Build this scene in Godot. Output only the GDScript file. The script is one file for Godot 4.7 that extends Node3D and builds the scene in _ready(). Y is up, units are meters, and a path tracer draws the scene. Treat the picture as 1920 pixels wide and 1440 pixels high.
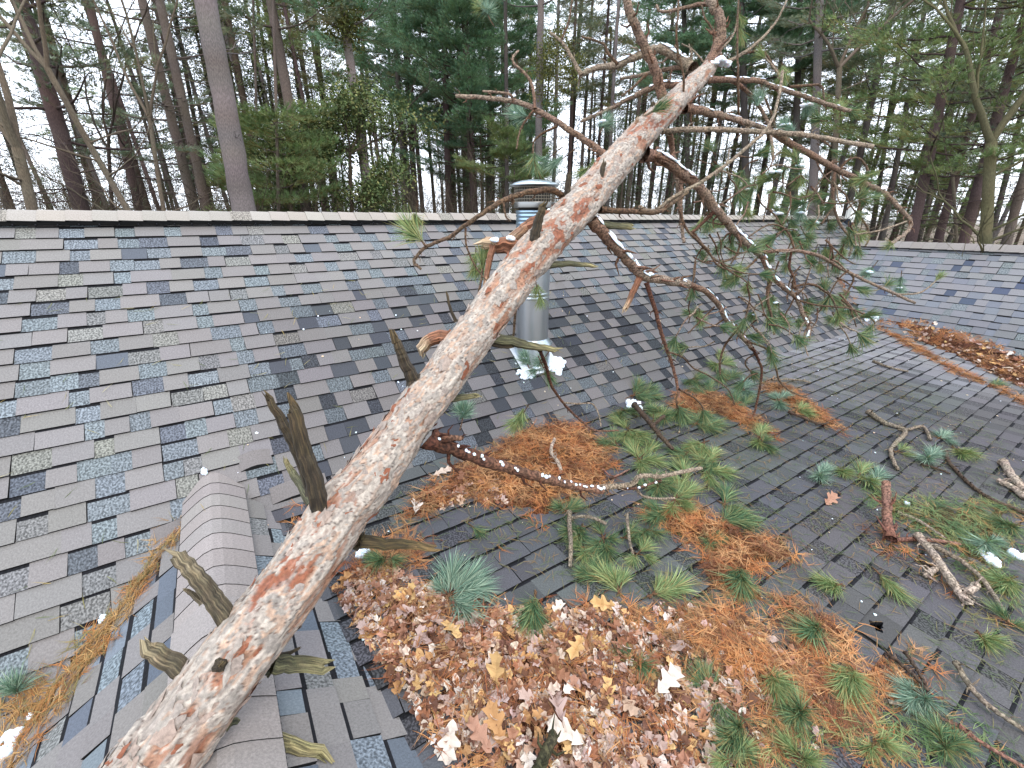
extends Node3D

const FIELD := 82.56          # vertical field of view, degrees
const PITCH := 20.71
const ROOF_ANGLE := 36.87     # 9 in 12
const RIDGE_Z := -5.4
const GROUND := -4.6

# places and courses measured for this scene, in metres; the eye stands at the origin, level with the main ridge
const TRUNK_R := [0.1700,0.1400,0.1220,0.1157,0.1101,0.1086,0.1115,0.1078,0.0979,0.0954,0.1065,0.1117,0.1147,0.1113,0.1029,0.0947,0.0828,0.0700,0.0568]
var TRUNK := PackedVector3Array([Vector3(-5.292,-4.600,0.807),Vector3(-2.867,-3.064,-0.230),Vector3(-0.641,-1.653,-1.182),Vector3(-0.443,-1.527,-1.267),Vector3(-0.232,-1.392,-1.359),Vector3(0.021,-1.234,-1.466),Vector3(0.226,-1.083,-1.572),Vector3(0.358,-1.012,-1.617),Vector3(0.560,-0.872,-1.715),Vector3(0.799,-0.716,-1.821),Vector3(1.231,-0.431,-2.016),Vector3(1.579,-0.206,-2.169),Vector3(2.103,0.089,-2.359),Vector3(2.704,0.439,-2.588),Vector3(3.252,0.749,-2.789),Vector3(3.590,0.924,-2.897),Vector3(3.938,1.116,-3.020),Vector3(4.370,1.347,-3.166),Vector3(4.652,1.547,-3.306)])
var BRANCHES := [
	["branch",0.0273,0.0147,-1,0,0,PackedVector3Array([Vector3(2.577,0.409,-2.580),Vector3(2.487,0.583,-2.847),Vector3(2.277,0.791,-3.144),Vector3(2.150,0.861,-3.324),Vector3(1.855,0.905,-3.603)])],
	["twig",0.0134,0.0079,-1,0,0,PackedVector3Array([Vector3(2.251,0.775,-3.088),Vector3(2.245,0.961,-3.139),Vector3(2.150,1.093,-3.235),Vector3(2.199,1.167,-3.236)])],
	["twig",0.0113,0.0079,-1,0,0,PackedVector3Array([Vector3(2.115,0.823,-3.180),Vector3(2.076,0.868,-3.187),Vector3(1.921,0.886,-3.298)])],
	["twig",0.0096,0.0061,-1,0,1,PackedVector3Array([Vector3(2.242,0.766,-3.081),Vector3(2.169,0.655,-3.144),Vector3(2.101,0.495,-3.116)])],
	["twig",0.0096,0.0061,0,0,1,PackedVector3Array([Vector3(2.348,0.649,-2.933),Vector3(2.242,0.566,-3.069),Vector3(2.205,0.420,-3.027)])],
	["branch",0.0211,0.0085,-1,0,1,PackedVector3Array([Vector3(2.028,0.125,-2.403),Vector3(1.872,0.171,-2.399),Vector3(1.710,0.149,-2.433),Vector3(1.546,0.098,-2.454),Vector3(1.389,0.000,-2.513),Vector3(1.253,-0.112,-2.617),Vector3(1.153,-0.165,-2.723),Vector3(1.066,-0.253,-2.740),Vector3(1.096,-0.301,-2.699)])],
	["twig",0.0061,0.0037,-1,0,1,PackedVector3Array([Vector3(1.145,-0.047,-2.173),Vector3(1.131,-0.137,-2.141),Vector3(1.179,-0.255,-2.120),Vector3(1.258,-0.356,-2.086)])],
	["twig",0.0058,0.0041,1,0,1,PackedVector3Array([Vector3(0.935,-0.134,-2.223),Vector3(0.919,-0.098,-2.249),Vector3(0.901,-0.077,-2.271)])],
	["twig",0.0065,0.0038,-1,0,1,PackedVector3Array([Vector3(1.439,0.085,-2.262),Vector3(1.435,0.014,-2.233),Vector3(1.454,-0.014,-2.208)])],
	["branch",0.0459,0.0287,-1,0,0,PackedVector3Array([Vector3(3.511,0.944,-2.928),Vector3(3.403,1.170,-2.973),Vector3(3.265,1.374,-3.029),Vector3(3.139,1.540,-3.060),Vector3(3.055,1.726,-3.071)])],
	["branch",0.0508,0.0240,-1,1,2,PackedVector3Array([Vector3(4.176,1.331,-3.180),Vector3(4.163,1.484,-3.387),Vector3(4.033,1.548,-3.501),Vector3(3.892,1.502,-3.638),Vector3(3.741,1.434,-3.771),Vector3(3.533,1.395,-3.891),Vector3(3.409,1.330,-3.944)])],
	["twig",0.0193,0.0091,-1,0,2,PackedVector3Array([Vector3(2.919,1.139,-3.344),Vector3(2.875,1.292,-3.442),Vector3(2.832,1.410,-3.524),Vector3(2.764,1.482,-3.602)])],
	["twig",0.0138,0.0097,-1,0,1,PackedVector3Array([Vector3(3.408,1.310,-3.416),Vector3(3.355,1.401,-3.493),Vector3(3.331,1.482,-3.545),Vector3(3.183,1.545,-3.672)])],
	["twig",0.0110,0.0070,-1,0,1,PackedVector3Array([Vector3(2.910,1.445,-3.621),Vector3(2.999,1.611,-3.637),Vector3(3.062,1.785,-3.674)])],
	["branch",0.0339,0.0155,-1,1,0,PackedVector3Array([Vector3(3.877,1.134,-3.046),Vector3(3.796,1.162,-3.240),Vector3(3.646,1.086,-3.433),Vector3(3.432,0.977,-3.525),Vector3(3.227,0.877,-3.680)])],
	["branch",0.0256,0.0137,-1,0,0,PackedVector3Array([Vector3(4.209,1.368,-3.209),Vector3(4.180,1.403,-3.501),Vector3(4.068,1.384,-3.694),Vector3(3.858,1.343,-3.814)])],
	["twig",0.0141,0.0076,-1,0,1,PackedVector3Array([Vector3(3.774,1.277,-3.394),Vector3(3.636,1.158,-3.432),Vector3(3.537,1.087,-3.466)])],
	["branch",0.0568,0.0362,-1,0,0,PackedVector3Array([Vector3(4.351,1.334,-3.156),Vector3(4.516,1.540,-3.205),Vector3(4.581,1.663,-3.217),Vector3(4.558,1.812,-3.236),Vector3(4.519,1.957,-3.327),Vector3(4.548,2.175,-3.407)])],
	["twig",0.0240,0.0120,-1,0,0,PackedVector3Array([Vector3(5.251,2.246,-3.855),Vector3(5.139,2.258,-3.934),Vector3(4.917,2.202,-4.056),Vector3(4.762,2.179,-4.148),Vector3(4.726,2.246,-4.203)])],
	["branch",0.0210,0.0083,-1,0,2,PackedVector3Array([Vector3(4.486,1.397,-3.194),Vector3(4.806,1.520,-3.166),Vector3(5.072,1.680,-3.127),Vector3(5.313,1.879,-3.121),Vector3(5.472,2.111,-3.121)])],
	["branch",0.0419,0.0234,-1,1,0,PackedVector3Array([Vector3(3.692,0.902,-2.861),Vector3(3.897,0.908,-2.857),Vector3(4.150,0.885,-2.807),Vector3(4.392,0.869,-2.768),Vector3(4.741,0.828,-2.711)])],
	["branch",0.0379,0.0183,1,0,0,PackedVector3Array([Vector3(5.100,0.902,-2.929),Vector3(5.338,0.769,-2.775),Vector3(5.642,0.650,-2.648),Vector3(5.975,0.509,-2.492),Vector3(6.321,0.378,-2.333),Vector3(6.637,0.259,-2.197),Vector3(6.765,0.058,-2.021),Vector3(6.808,-0.029,-1.953),Vector3(6.748,-0.144,-1.941),Vector3(6.502,-0.274,-1.981)])],
	["branch",0.0157,0.0124,-1,0,0,PackedVector3Array([Vector3(6.119,0.528,-2.575),Vector3(6.059,0.341,-2.530),Vector3(6.083,0.143,-2.488),Vector3(6.164,-0.058,-2.408),Vector3(6.217,-0.174,-2.320),Vector3(6.240,-0.261,-2.265),Vector3(6.179,-0.406,-2.240)])],
	["twig",0.0132,0.0094,-1,0,1,PackedVector3Array([Vector3(6.538,0.399,-2.447),Vector3(6.481,0.176,-2.383),Vector3(6.447,0.059,-2.353),Vector3(6.494,-0.088,-2.255),Vector3(6.496,-0.205,-2.201),Vector3(6.433,-0.305,-2.197)])],
	["twig",0.0095,0.0087,-1,0,2,PackedVector3Array([Vector3(5.778,-0.160,-2.107),Vector3(6.090,-0.119,-1.984),Vector3(6.350,-0.027,-1.854)])],
	["twig",0.0132,0.0092,-1,0,1,PackedVector3Array([Vector3(6.229,0.545,-2.569),Vector3(6.319,0.631,-2.549),Vector3(6.424,0.648,-2.486),Vector3(6.485,0.545,-2.400),Vector3(6.466,0.430,-2.360)])],
	["branch",0.0217,0.0176,-1,0,2,PackedVector3Array([Vector3(3.245,0.657,-2.705),Vector3(3.334,0.658,-2.519),Vector3(3.544,0.658,-2.379),Vector3(3.856,0.638,-2.164),Vector3(4.122,0.631,-2.049),Vector3(4.390,0.600,-1.922),Vector3(4.719,0.555,-1.748)])],
	["twig",0.0161,0.0081,-1,0,1,PackedVector3Array([Vector3(5.277,0.790,-2.518),Vector3(5.377,0.729,-2.424),Vector3(5.420,0.679,-2.373)])],
	["branch",0.0304,0.0194,0,1,0,PackedVector3Array([Vector3(4.239,1.233,-3.081),Vector3(4.506,1.262,-3.046),Vector3(4.897,1.282,-2.924),Vector3(5.012,1.256,-2.900),Vector3(5.322,1.179,-2.724),Vector3(5.593,1.105,-2.576),Vector3(5.849,1.050,-2.445)])],
	["twig",0.0172,0.0091,-1,0,1,PackedVector3Array([Vector3(5.820,1.395,-3.127),Vector3(6.096,1.426,-3.023),Vector3(6.195,1.415,-2.952),Vector3(6.193,1.283,-2.894)])],
	["branch",0.0212,0.0138,-1,0,0,PackedVector3Array([Vector3(4.764,1.306,-3.128),Vector3(4.947,1.177,-3.012),Vector3(5.066,1.009,-2.922),Vector3(5.090,0.880,-2.847),Vector3(5.057,0.569,-2.728)])],
	["twig",0.0138,0.0087,-1,0,1,PackedVector3Array([Vector3(5.322,1.393,-3.178),Vector3(5.333,1.215,-3.090),Vector3(5.357,1.053,-3.000),Vector3(5.367,0.918,-2.932)])],
	["branch",0.0491,0.0289,-1,1,0,PackedVector3Array([Vector3(2.919,0.459,-2.574),Vector3(3.112,0.441,-2.566),Vector3(3.308,0.357,-2.526),Vector3(3.507,0.250,-2.474),Vector3(3.696,0.064,-2.393),Vector3(3.880,-0.088,-2.330),Vector3(4.007,-0.200,-2.260),Vector3(4.153,-0.325,-2.171)])],
	["branch",0.0263,0.0149,-1,1,0,PackedVector3Array([Vector3(4.106,-0.312,-2.157),Vector3(4.198,-0.475,-2.087),Vector3(4.325,-0.595,-2.013),Vector3(4.453,-0.686,-1.951),Vector3(4.480,-0.834,-1.866),Vector3(4.494,-0.983,-1.789),Vector3(4.427,-1.066,-1.796)])],
	["branch",0.0162,0.0141,-1,0,0,PackedVector3Array([Vector3(4.126,-0.291,-2.172),Vector3(4.176,-0.278,-2.145),Vector3(4.434,-0.272,-2.041),Vector3(4.780,-0.330,-1.978),Vector3(5.184,-0.469,-1.904),Vector3(5.502,-0.606,-1.759),Vector3(5.833,-0.733,-1.611),Vector3(6.109,-0.834,-1.511)])],
	["twig",0.0113,0.0061,1,0,2,PackedVector3Array([Vector3(6.345,-0.796,-1.743),Vector3(6.670,-0.801,-1.653),Vector3(6.796,-0.732,-1.601),Vector3(6.897,-0.641,-1.576)])],
	["twig",0.0110,0.0086,0,0,1,PackedVector3Array([Vector3(5.501,-0.493,-2.031),Vector3(5.647,-0.583,-1.958),Vector3(5.632,-0.724,-1.968),Vector3(5.568,-0.804,-1.975)])],
	["twig",0.0106,0.0075,-1,0,1,PackedVector3Array([Vector3(4.610,-0.283,-2.122),Vector3(4.653,-0.143,-2.221),Vector3(4.604,-0.072,-2.286),Vector3(4.500,-0.057,-2.361),Vector3(4.227,-0.154,-2.370)])],
	["twig",0.0128,0.0102,-1,0,3,PackedVector3Array([Vector3(4.597,-0.260,-2.145),Vector3(4.596,-0.430,-2.132),Vector3(4.610,-0.526,-2.080),Vector3(4.602,-0.645,-2.031)])],
	["twig",0.0120,0.0076,1,0,1,PackedVector3Array([Vector3(4.374,-0.584,-1.968),Vector3(4.555,-0.565,-1.895),Vector3(4.703,-0.628,-1.833),Vector3(4.809,-0.707,-1.791),Vector3(4.830,-0.848,-1.713)])],
	["twig",0.0079,0.0077,0,0,1,PackedVector3Array([Vector3(4.354,-0.681,-1.915),Vector3(4.561,-0.745,-1.813),Vector3(4.920,-0.792,-1.682),Vector3(5.176,-0.879,-1.602),Vector3(5.227,-0.941,-1.539),Vector3(5.183,-0.990,-1.547)])],
	["branch",0.0158,0.0098,-1,0,1,PackedVector3Array([Vector3(4.122,-0.480,-2.051),Vector3(4.134,-0.585,-2.059),Vector3(4.111,-0.698,-2.024),Vector3(4.162,-0.866,-1.978),Vector3(4.152,-0.994,-1.927)])],
	["branch",0.0183,0.0117,-1,0,3,PackedVector3Array([Vector3(3.656,0.051,-2.399),Vector3(3.620,-0.022,-2.454),Vector3(3.562,-0.118,-2.513)])],
	["twig",0.0096,0.0059,0,0,1,PackedVector3Array([Vector3(3.403,-0.109,-2.392),Vector3(3.528,-0.275,-2.297),Vector3(3.630,-0.386,-2.244),Vector3(3.842,-0.443,-2.142),Vector3(4.027,-0.462,-2.075)])],
	["twig",0.0096,0.0059,1,0,1,PackedVector3Array([Vector3(3.368,-0.125,-2.384),Vector3(3.544,-0.256,-2.336),Vector3(3.651,-0.346,-2.289),Vector3(3.822,-0.416,-2.208)])],
	["twig",0.0101,0.0072,-1,0,1,PackedVector3Array([Vector3(3.931,-0.176,-2.270),Vector3(3.927,-0.290,-2.285),Vector3(3.861,-0.379,-2.289)])],
	["twig",0.0100,0.0072,0,0,1,PackedVector3Array([Vector3(4.018,-0.340,-2.151),Vector3(3.923,-0.420,-2.178),Vector3(3.887,-0.492,-2.233)])],
	["branch",0.0186,0.0135,-1,0,0,PackedVector3Array([Vector3(3.355,0.328,-2.541),Vector3(3.351,0.125,-2.515),Vector3(3.369,-0.042,-2.492),Vector3(3.353,-0.190,-2.435)])],
	["branch",0.0262,0.0166,-1,0,0,PackedVector3Array([Vector3(3.327,0.654,-2.690),Vector3(3.457,0.511,-2.732),Vector3(3.490,0.302,-2.680),Vector3(3.546,0.044,-2.654)])],
	["twig",0.0118,0.0088,-1,0,1,PackedVector3Array([Vector3(3.212,0.060,-2.407),Vector3(3.219,-0.060,-2.347),Vector3(3.321,-0.154,-2.301),Vector3(3.441,-0.247,-2.244)])],
	["branch",0.0169,0.0097,-1,0,2,PackedVector3Array([Vector3(2.750,0.075,-2.417),Vector3(2.752,0.051,-2.276),Vector3(2.874,0.138,-2.235),Vector3(3.130,0.283,-2.131),Vector3(3.360,0.453,-2.056),Vector3(3.557,0.624,-2.003),Vector3(3.651,0.798,-2.019),Vector3(3.724,1.004,-2.065)])],
	["twig",0.0144,0.0088,1,0,2,PackedVector3Array([Vector3(5.612,1.428,-3.106),Vector3(5.567,1.565,-3.198),Vector3(5.492,1.675,-3.297)])],
	["branch",0.0215,0.0115,-1,0,1,PackedVector3Array([Vector3(2.237,0.057,-2.309),Vector3(2.481,0.048,-2.272),Vector3(2.677,0.042,-2.204),Vector3(2.836,0.107,-2.192),Vector3(2.940,0.179,-2.156)])],
	["branch",0.0420,0.0317,-1,1,0,PackedVector3Array([Vector3(2.131,-0.007,-2.268),Vector3(2.259,-0.108,-2.264),Vector3(2.405,-0.228,-2.242),Vector3(2.543,-0.336,-2.230),Vector3(2.627,-0.397,-2.211),Vector3(2.815,-0.432,-2.199),Vector3(3.111,-0.487,-2.170)])],
	["branch",0.0249,0.0206,-1,1,0,PackedVector3Array([Vector3(3.147,-0.490,-2.205),Vector3(3.452,-0.585,-2.217),Vector3(3.659,-0.715,-2.213),Vector3(3.784,-0.860,-2.193),Vector3(4.015,-1.033,-2.153),Vector3(4.182,-1.179,-2.105)])],
	["branch",0.0140,0.0083,-1,0,3,PackedVector3Array([Vector3(4.130,-1.151,-2.092),Vector3(4.261,-1.315,-2.059),Vector3(4.306,-1.439,-2.037),Vector3(4.348,-1.785,-2.045),Vector3(4.299,-1.986,-2.050),Vector3(4.200,-2.089,-2.070),Vector3(4.115,-2.053,-2.142)])],
	["twig",0.0105,0.0084,-1,0,1,PackedVector3Array([Vector3(4.058,-1.083,-2.117),Vector3(4.356,-1.196,-2.061),Vector3(4.494,-1.349,-2.029),Vector3(4.605,-1.558,-1.988),Vector3(4.740,-1.679,-1.908),Vector3(4.907,-1.750,-1.829)])],
	["twig",0.0106,0.0105,0,0,1,PackedVector3Array([Vector3(3.905,-0.967,-2.153),Vector3(3.927,-1.146,-2.250),Vector3(3.909,-1.305,-2.254),Vector3(3.929,-1.443,-2.242)])],
	["twig",0.0068,0.0078,0,0,1,PackedVector3Array([Vector3(4.194,-1.403,-2.025),Vector3(4.124,-1.427,-2.061),Vector3(4.092,-1.517,-2.105)])],
	["twig",0.0070,0.0080,0,0,1,PackedVector3Array([Vector3(4.232,-1.214,-2.063),Vector3(4.176,-1.277,-2.136),Vector3(4.194,-1.356,-2.152),Vector3(4.289,-1.447,-2.112)])],
	["twig",0.0071,0.0060,-1,0,1,PackedVector3Array([Vector3(3.622,-0.727,-2.228),Vector3(3.522,-0.871,-2.293),Vector3(3.423,-0.960,-2.318)])],
	["twig",0.0088,0.0073,-1,0,1,PackedVector3Array([Vector3(3.750,-0.846,-2.194),Vector3(3.713,-0.912,-2.253),Vector3(3.627,-0.935,-2.300)])],
	["branch",0.0171,0.0104,-1,0,3,PackedVector3Array([Vector3(2.574,-0.431,-2.137),Vector3(2.629,-0.620,-2.079),Vector3(2.675,-0.797,-2.032),Vector3(2.726,-0.922,-2.006),Vector3(2.781,-1.069,-1.967),Vector3(2.822,-1.221,-1.935),Vector3(2.816,-1.299,-1.904)])],
	["twig",0.0077,0.0061,0,0,1,PackedVector3Array([Vector3(2.606,-1.143,-1.771),Vector3(2.766,-1.235,-1.752),Vector3(2.847,-1.310,-1.728),Vector3(2.896,-1.387,-1.725)])],
	["twig",0.0061,0.0058,0,0,1,PackedVector3Array([Vector3(2.587,-1.157,-1.764),Vector3(2.562,-1.228,-1.748),Vector3(2.615,-1.302,-1.744)])],
	["twig",0.0064,0.0055,-1,0,1,PackedVector3Array([Vector3(2.581,-0.889,-1.887),Vector3(2.748,-0.955,-1.875),Vector3(2.885,-1.060,-1.865),Vector3(3.064,-1.151,-1.834),Vector3(3.258,-1.285,-1.773),Vector3(3.370,-1.437,-1.758)])],
	["branch",0.0356,0.0194,-1,2,3,PackedVector3Array([Vector3(0.639,-0.924,-1.655),Vector3(0.750,-0.984,-1.618),Vector3(0.873,-1.056,-1.568),Vector3(1.003,-1.125,-1.515),Vector3(1.149,-1.193,-1.452),Vector3(1.320,-1.276,-1.404),Vector3(1.456,-1.314,-1.348)])],
	["branch",0.0167,0.0114,-1,0,2,PackedVector3Array([Vector3(1.500,-1.389,-1.468),Vector3(1.633,-1.409,-1.435),Vector3(1.744,-1.415,-1.397),Vector3(1.806,-1.383,-1.397),Vector3(1.946,-1.411,-1.355),Vector3(2.095,-1.412,-1.320),Vector3(2.234,-1.420,-1.288)])],
	["twig",0.0105,0.0063,-1,2,3,PackedVector3Array([Vector3(1.674,-1.432,-1.430),Vector3(1.798,-1.461,-1.399),Vector3(1.953,-1.440,-1.357)])],
	["twig",0.0080,0.0066,-1,0,2,PackedVector3Array([Vector3(1.826,-1.477,-1.442),Vector3(1.889,-1.566,-1.425),Vector3(2.004,-1.611,-1.392),Vector3(2.102,-1.620,-1.349)])],
	["branch",0.0114,0.0056,-1,0,3,PackedVector3Array([Vector3(1.421,-0.683,-1.868),Vector3(1.552,-0.841,-1.967),Vector3(1.645,-1.000,-2.025),Vector3(1.784,-1.171,-2.048),Vector3(1.904,-1.297,-2.039),Vector3(1.999,-1.389,-1.999),Vector3(2.075,-1.399,-1.944),Vector3(2.154,-1.396,-1.893)])],
	["twig",0.0055,0.0045,-1,0,2,PackedVector3Array([Vector3(1.729,-1.122,-2.001),Vector3(1.840,-1.148,-1.979),Vector3(1.947,-1.168,-1.964),Vector3(1.970,-1.228,-1.921),Vector3(1.968,-1.312,-1.885)])],
	["branch",0.0288,0.0098,-1,0,3,PackedVector3Array([Vector3(0.671,-0.908,-1.665),Vector3(0.735,-0.933,-1.636),Vector3(0.799,-0.943,-1.615)])],
	["branch",0.0123,0.0074,-1,0,1,PackedVector3Array([Vector3(1.503,-0.260,-2.131),Vector3(1.604,-0.484,-2.348),Vector3(1.611,-0.635,-2.402),Vector3(1.621,-0.830,-2.436)])],
	["twig",0.0084,0.0064,1,0,1,PackedVector3Array([Vector3(1.170,-0.519,-2.058),Vector3(1.277,-0.429,-2.285),Vector3(1.337,-0.332,-2.353),Vector3(1.361,-0.241,-2.378)])],
	["twig",0.0116,0.0056,-1,0,1,PackedVector3Array([Vector3(2.518,0.398,-2.579),Vector3(2.370,0.280,-2.495),Vector3(2.373,0.175,-2.446)])],
	["twig",0.0142,0.0081,0,0,2,PackedVector3Array([Vector3(2.781,0.531,-2.660),Vector3(2.943,0.672,-2.745),Vector3(3.009,0.734,-2.730),Vector3(3.042,0.777,-2.599)])],
	["twig",0.0126,0.0074,-1,0,1,PackedVector3Array([Vector3(4.057,1.410,-3.271),Vector3(3.993,1.616,-3.278),Vector3(4.048,1.800,-3.326),Vector3(4.088,2.031,-3.404)])],
	["twig",0.0116,0.0066,-1,0,1,PackedVector3Array([Vector3(3.679,0.915,-2.875),Vector3(3.593,1.088,-2.818),Vector3(3.550,1.280,-2.869),Vector3(3.537,1.341,-2.906)])],
	["twig",0.0123,0.0072,-1,0,1,PackedVector3Array([Vector3(4.507,0.869,-2.836),Vector3(4.367,1.196,-2.821),Vector3(4.335,1.570,-2.883),Vector3(4.426,1.929,-2.986)])],
	["twig",0.0104,0.0052,-1,0,2,PackedVector3Array([Vector3(4.414,1.365,-3.175),Vector3(4.319,1.535,-3.315),Vector3(4.236,1.599,-3.398)])],
	["twig",0.0136,0.0056,-1,0,2,PackedVector3Array([Vector3(4.773,1.599,-3.364),Vector3(5.004,1.800,-3.367),Vector3(5.099,2.034,-3.410)])],
	["twig",0.0138,0.0083,-1,0,1,PackedVector3Array([Vector3(4.772,1.679,-3.408),Vector3(4.782,1.834,-3.472),Vector3(4.743,1.937,-3.544),Vector3(4.738,2.066,-3.606)])],
	["twig",0.0143,0.0089,1,0,1,PackedVector3Array([Vector3(5.290,1.691,-3.396),Vector3(5.578,1.743,-3.357),Vector3(5.631,1.643,-3.276),Vector3(5.689,1.515,-3.180)])],
	["twig",0.0090,0.0052,0,0,1,PackedVector3Array([Vector3(4.349,0.461,-2.783),Vector3(4.363,0.376,-2.752),Vector3(4.378,0.305,-2.686),Vector3(4.381,0.221,-2.642)])],
	["twig",0.0083,0.0052,-1,0,1,PackedVector3Array([Vector3(4.231,0.518,-2.858),Vector3(4.275,0.463,-2.817),Vector3(4.271,0.389,-2.773),Vector3(4.305,0.316,-2.785)])],
	["twig",0.0092,0.0052,-1,0,0,PackedVector3Array([Vector3(4.990,-0.685,-1.803),Vector3(5.052,-0.773,-1.729),Vector3(5.143,-0.876,-1.671),Vector3(5.160,-0.977,-1.598)])],
	["twig",0.0073,0.0047,-1,0,1,PackedVector3Array([Vector3(3.688,-0.225,-2.266),Vector3(3.790,-0.258,-2.270),Vector3(3.829,-0.279,-2.233),Vector3(3.943,-0.288,-2.236)])],
	["twig",0.0097,0.0051,-1,0,2,PackedVector3Array([Vector3(4.117,0.440,-2.740),Vector3(4.229,0.400,-2.681),Vector3(4.342,0.360,-2.620),Vector3(4.446,0.279,-2.577)])],
	["twig",0.0082,0.0052,-1,0,1,PackedVector3Array([Vector3(4.992,-0.732,-1.779),Vector3(5.028,-0.795,-1.713),Vector3(5.045,-0.884,-1.665),Vector3(5.130,-0.991,-1.645)])],
	["twig",0.0092,0.0058,-1,0,2,PackedVector3Array([Vector3(5.506,0.338,-2.425),Vector3(5.508,0.257,-2.457),Vector3(5.532,0.174,-2.500),Vector3(5.489,0.079,-2.495)])],
	["twig",0.0088,0.0051,0,0,0,PackedVector3Array([Vector3(4.523,-0.560,-2.048),Vector3(4.587,-0.626,-2.015),Vector3(4.591,-0.662,-1.944),Vector3(4.699,-0.743,-1.936)])],
	["twig",0.0075,0.0060,-1,0,2,PackedVector3Array([Vector3(6.143,0.574,-2.613),Vector3(6.178,0.482,-2.563),Vector3(6.138,0.381,-2.491),Vector3(6.059,0.276,-2.443)])],
	["twig",0.0070,0.0048,-1,0,1,PackedVector3Array([Vector3(4.566,-0.194,-2.082),Vector3(4.563,-0.273,-2.028),Vector3(4.542,-0.351,-1.968),Vector3(4.532,-0.407,-1.891)])],
	["twig",0.0065,0.0058,-1,0,1,PackedVector3Array([Vector3(5.216,0.539,-2.879),Vector3(5.214,0.444,-2.801),Vector3(5.278,0.377,-2.734),Vector3(5.409,0.346,-2.687)])],
	["twig",0.0069,0.0052,-1,0,0,PackedVector3Array([Vector3(5.003,-0.271,-1.978),Vector3(5.041,-0.363,-1.988),Vector3(4.960,-0.447,-1.951),Vector3(5.029,-0.542,-1.944)])],
	["twig",0.0065,0.0054,0,0,1,PackedVector3Array([Vector3(5.410,-0.333,-2.064),Vector3(5.288,-0.390,-2.059),Vector3(5.155,-0.419,-2.073),Vector3(5.046,-0.412,-2.110)])],
	["twig",0.0099,0.0054,-1,0,1,PackedVector3Array([Vector3(5.097,-0.211,-2.056),Vector3(5.082,-0.290,-1.996),Vector3(5.166,-0.384,-2.000),Vector3(5.221,-0.481,-2.009)])],
	["twig",0.0058,0.0051,0,0,0,PackedVector3Array([Vector3(4.515,-0.077,-2.189),Vector3(4.539,-0.116,-2.243),Vector3(4.530,-0.163,-2.271),Vector3(4.505,-0.191,-2.311)])],
	["twig",0.0059,0.0043,-1,0,1,PackedVector3Array([Vector3(3.412,-0.577,-1.912),Vector3(3.478,-0.614,-1.867),Vector3(3.569,-0.681,-1.846),Vector3(3.608,-0.707,-1.784)])],
	["twig",0.0057,0.0044,-1,0,1,PackedVector3Array([Vector3(3.289,-0.338,-2.251),Vector3(3.223,-0.434,-2.200),Vector3(3.188,-0.531,-2.198),Vector3(3.162,-0.630,-2.207)])],
	["twig",0.0065,0.0050,-1,0,1,PackedVector3Array([Vector3(4.417,-0.140,-2.223),Vector3(4.489,-0.106,-2.211),Vector3(4.610,-0.095,-2.209),Vector3(4.618,-0.103,-2.148)])],
	["twig",0.0110,0.0061,0,0,2,PackedVector3Array([Vector3(6.117,0.353,-2.359),Vector3(6.102,0.292,-2.314),Vector3(6.186,0.244,-2.295),Vector3(6.319,0.203,-2.288)])],
	["twig",0.0065,0.0046,-1,0,1,PackedVector3Array([Vector3(3.545,-0.355,-2.182),Vector3(3.662,-0.429,-2.150),Vector3(3.773,-0.485,-2.103),Vector3(3.866,-0.566,-2.057)])],
	["twig",0.0057,0.0047,-1,0,1,PackedVector3Array([Vector3(3.708,-0.520,-2.025),Vector3(3.776,-0.632,-2.016),Vector3(3.804,-0.749,-2.036),Vector3(3.815,-0.865,-2.036)])],
	["twig",0.0053,0.0042,-1,0,0,PackedVector3Array([Vector3(3.772,-0.721,-1.741),Vector3(3.764,-0.761,-1.686),Vector3(3.735,-0.808,-1.634),Vector3(3.690,-0.863,-1.602)])],
	["twig",0.0087,0.0052,-1,0,0,PackedVector3Array([Vector3(3.994,0.248,-2.817),Vector3(4.066,0.246,-2.761),Vector3(4.223,0.253,-2.762),Vector3(4.285,0.283,-2.711)])],
	["twig",0.0095,0.0052,-1,0,1,PackedVector3Array([Vector3(4.966,0.247,-2.452),Vector3(4.907,0.143,-2.393),Vector3(4.833,0.045,-2.363),Vector3(4.721,-0.044,-2.337)])],
	["twig",0.0053,0.0047,-1,0,1,PackedVector3Array([Vector3(3.584,-0.109,-2.289),Vector3(3.641,-0.191,-2.278),Vector3(3.699,-0.283,-2.299),Vector3(3.753,-0.370,-2.285)])],
	["twig",0.0056,0.0051,-1,0,2,PackedVector3Array([Vector3(4.503,-0.813,-1.881),Vector3(4.575,-0.865,-1.863),Vector3(4.658,-0.927,-1.856),Vector3(4.667,-0.956,-1.806)])],
	["twig",0.0071,0.0044,-1,0,0,PackedVector3Array([Vector3(3.975,-0.802,-1.594),Vector3(3.979,-0.894,-1.613),Vector3(3.930,-0.975,-1.570),Vector3(3.915,-1.054,-1.520)])],
	["twig",0.0056,0.0046,0,0,0,PackedVector3Array([Vector3(3.586,-0.837,-1.989),Vector3(3.680,-0.903,-1.999),Vector3(3.730,-0.945,-1.972),Vector3(3.742,-0.949,-1.917)])],
	["twig",0.0060,0.0045,-1,0,1,PackedVector3Array([Vector3(3.739,-0.806,-1.908),Vector3(3.741,-0.849,-1.943),Vector3(3.670,-0.880,-1.935),Vector3(3.644,-0.925,-1.945)])],
	["twig",0.0070,0.0054,0,0,1,PackedVector3Array([Vector3(5.283,0.153,-2.261),Vector3(5.361,0.141,-2.175),Vector3(5.505,0.152,-2.120),Vector3(5.561,0.211,-2.059)])],
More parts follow.
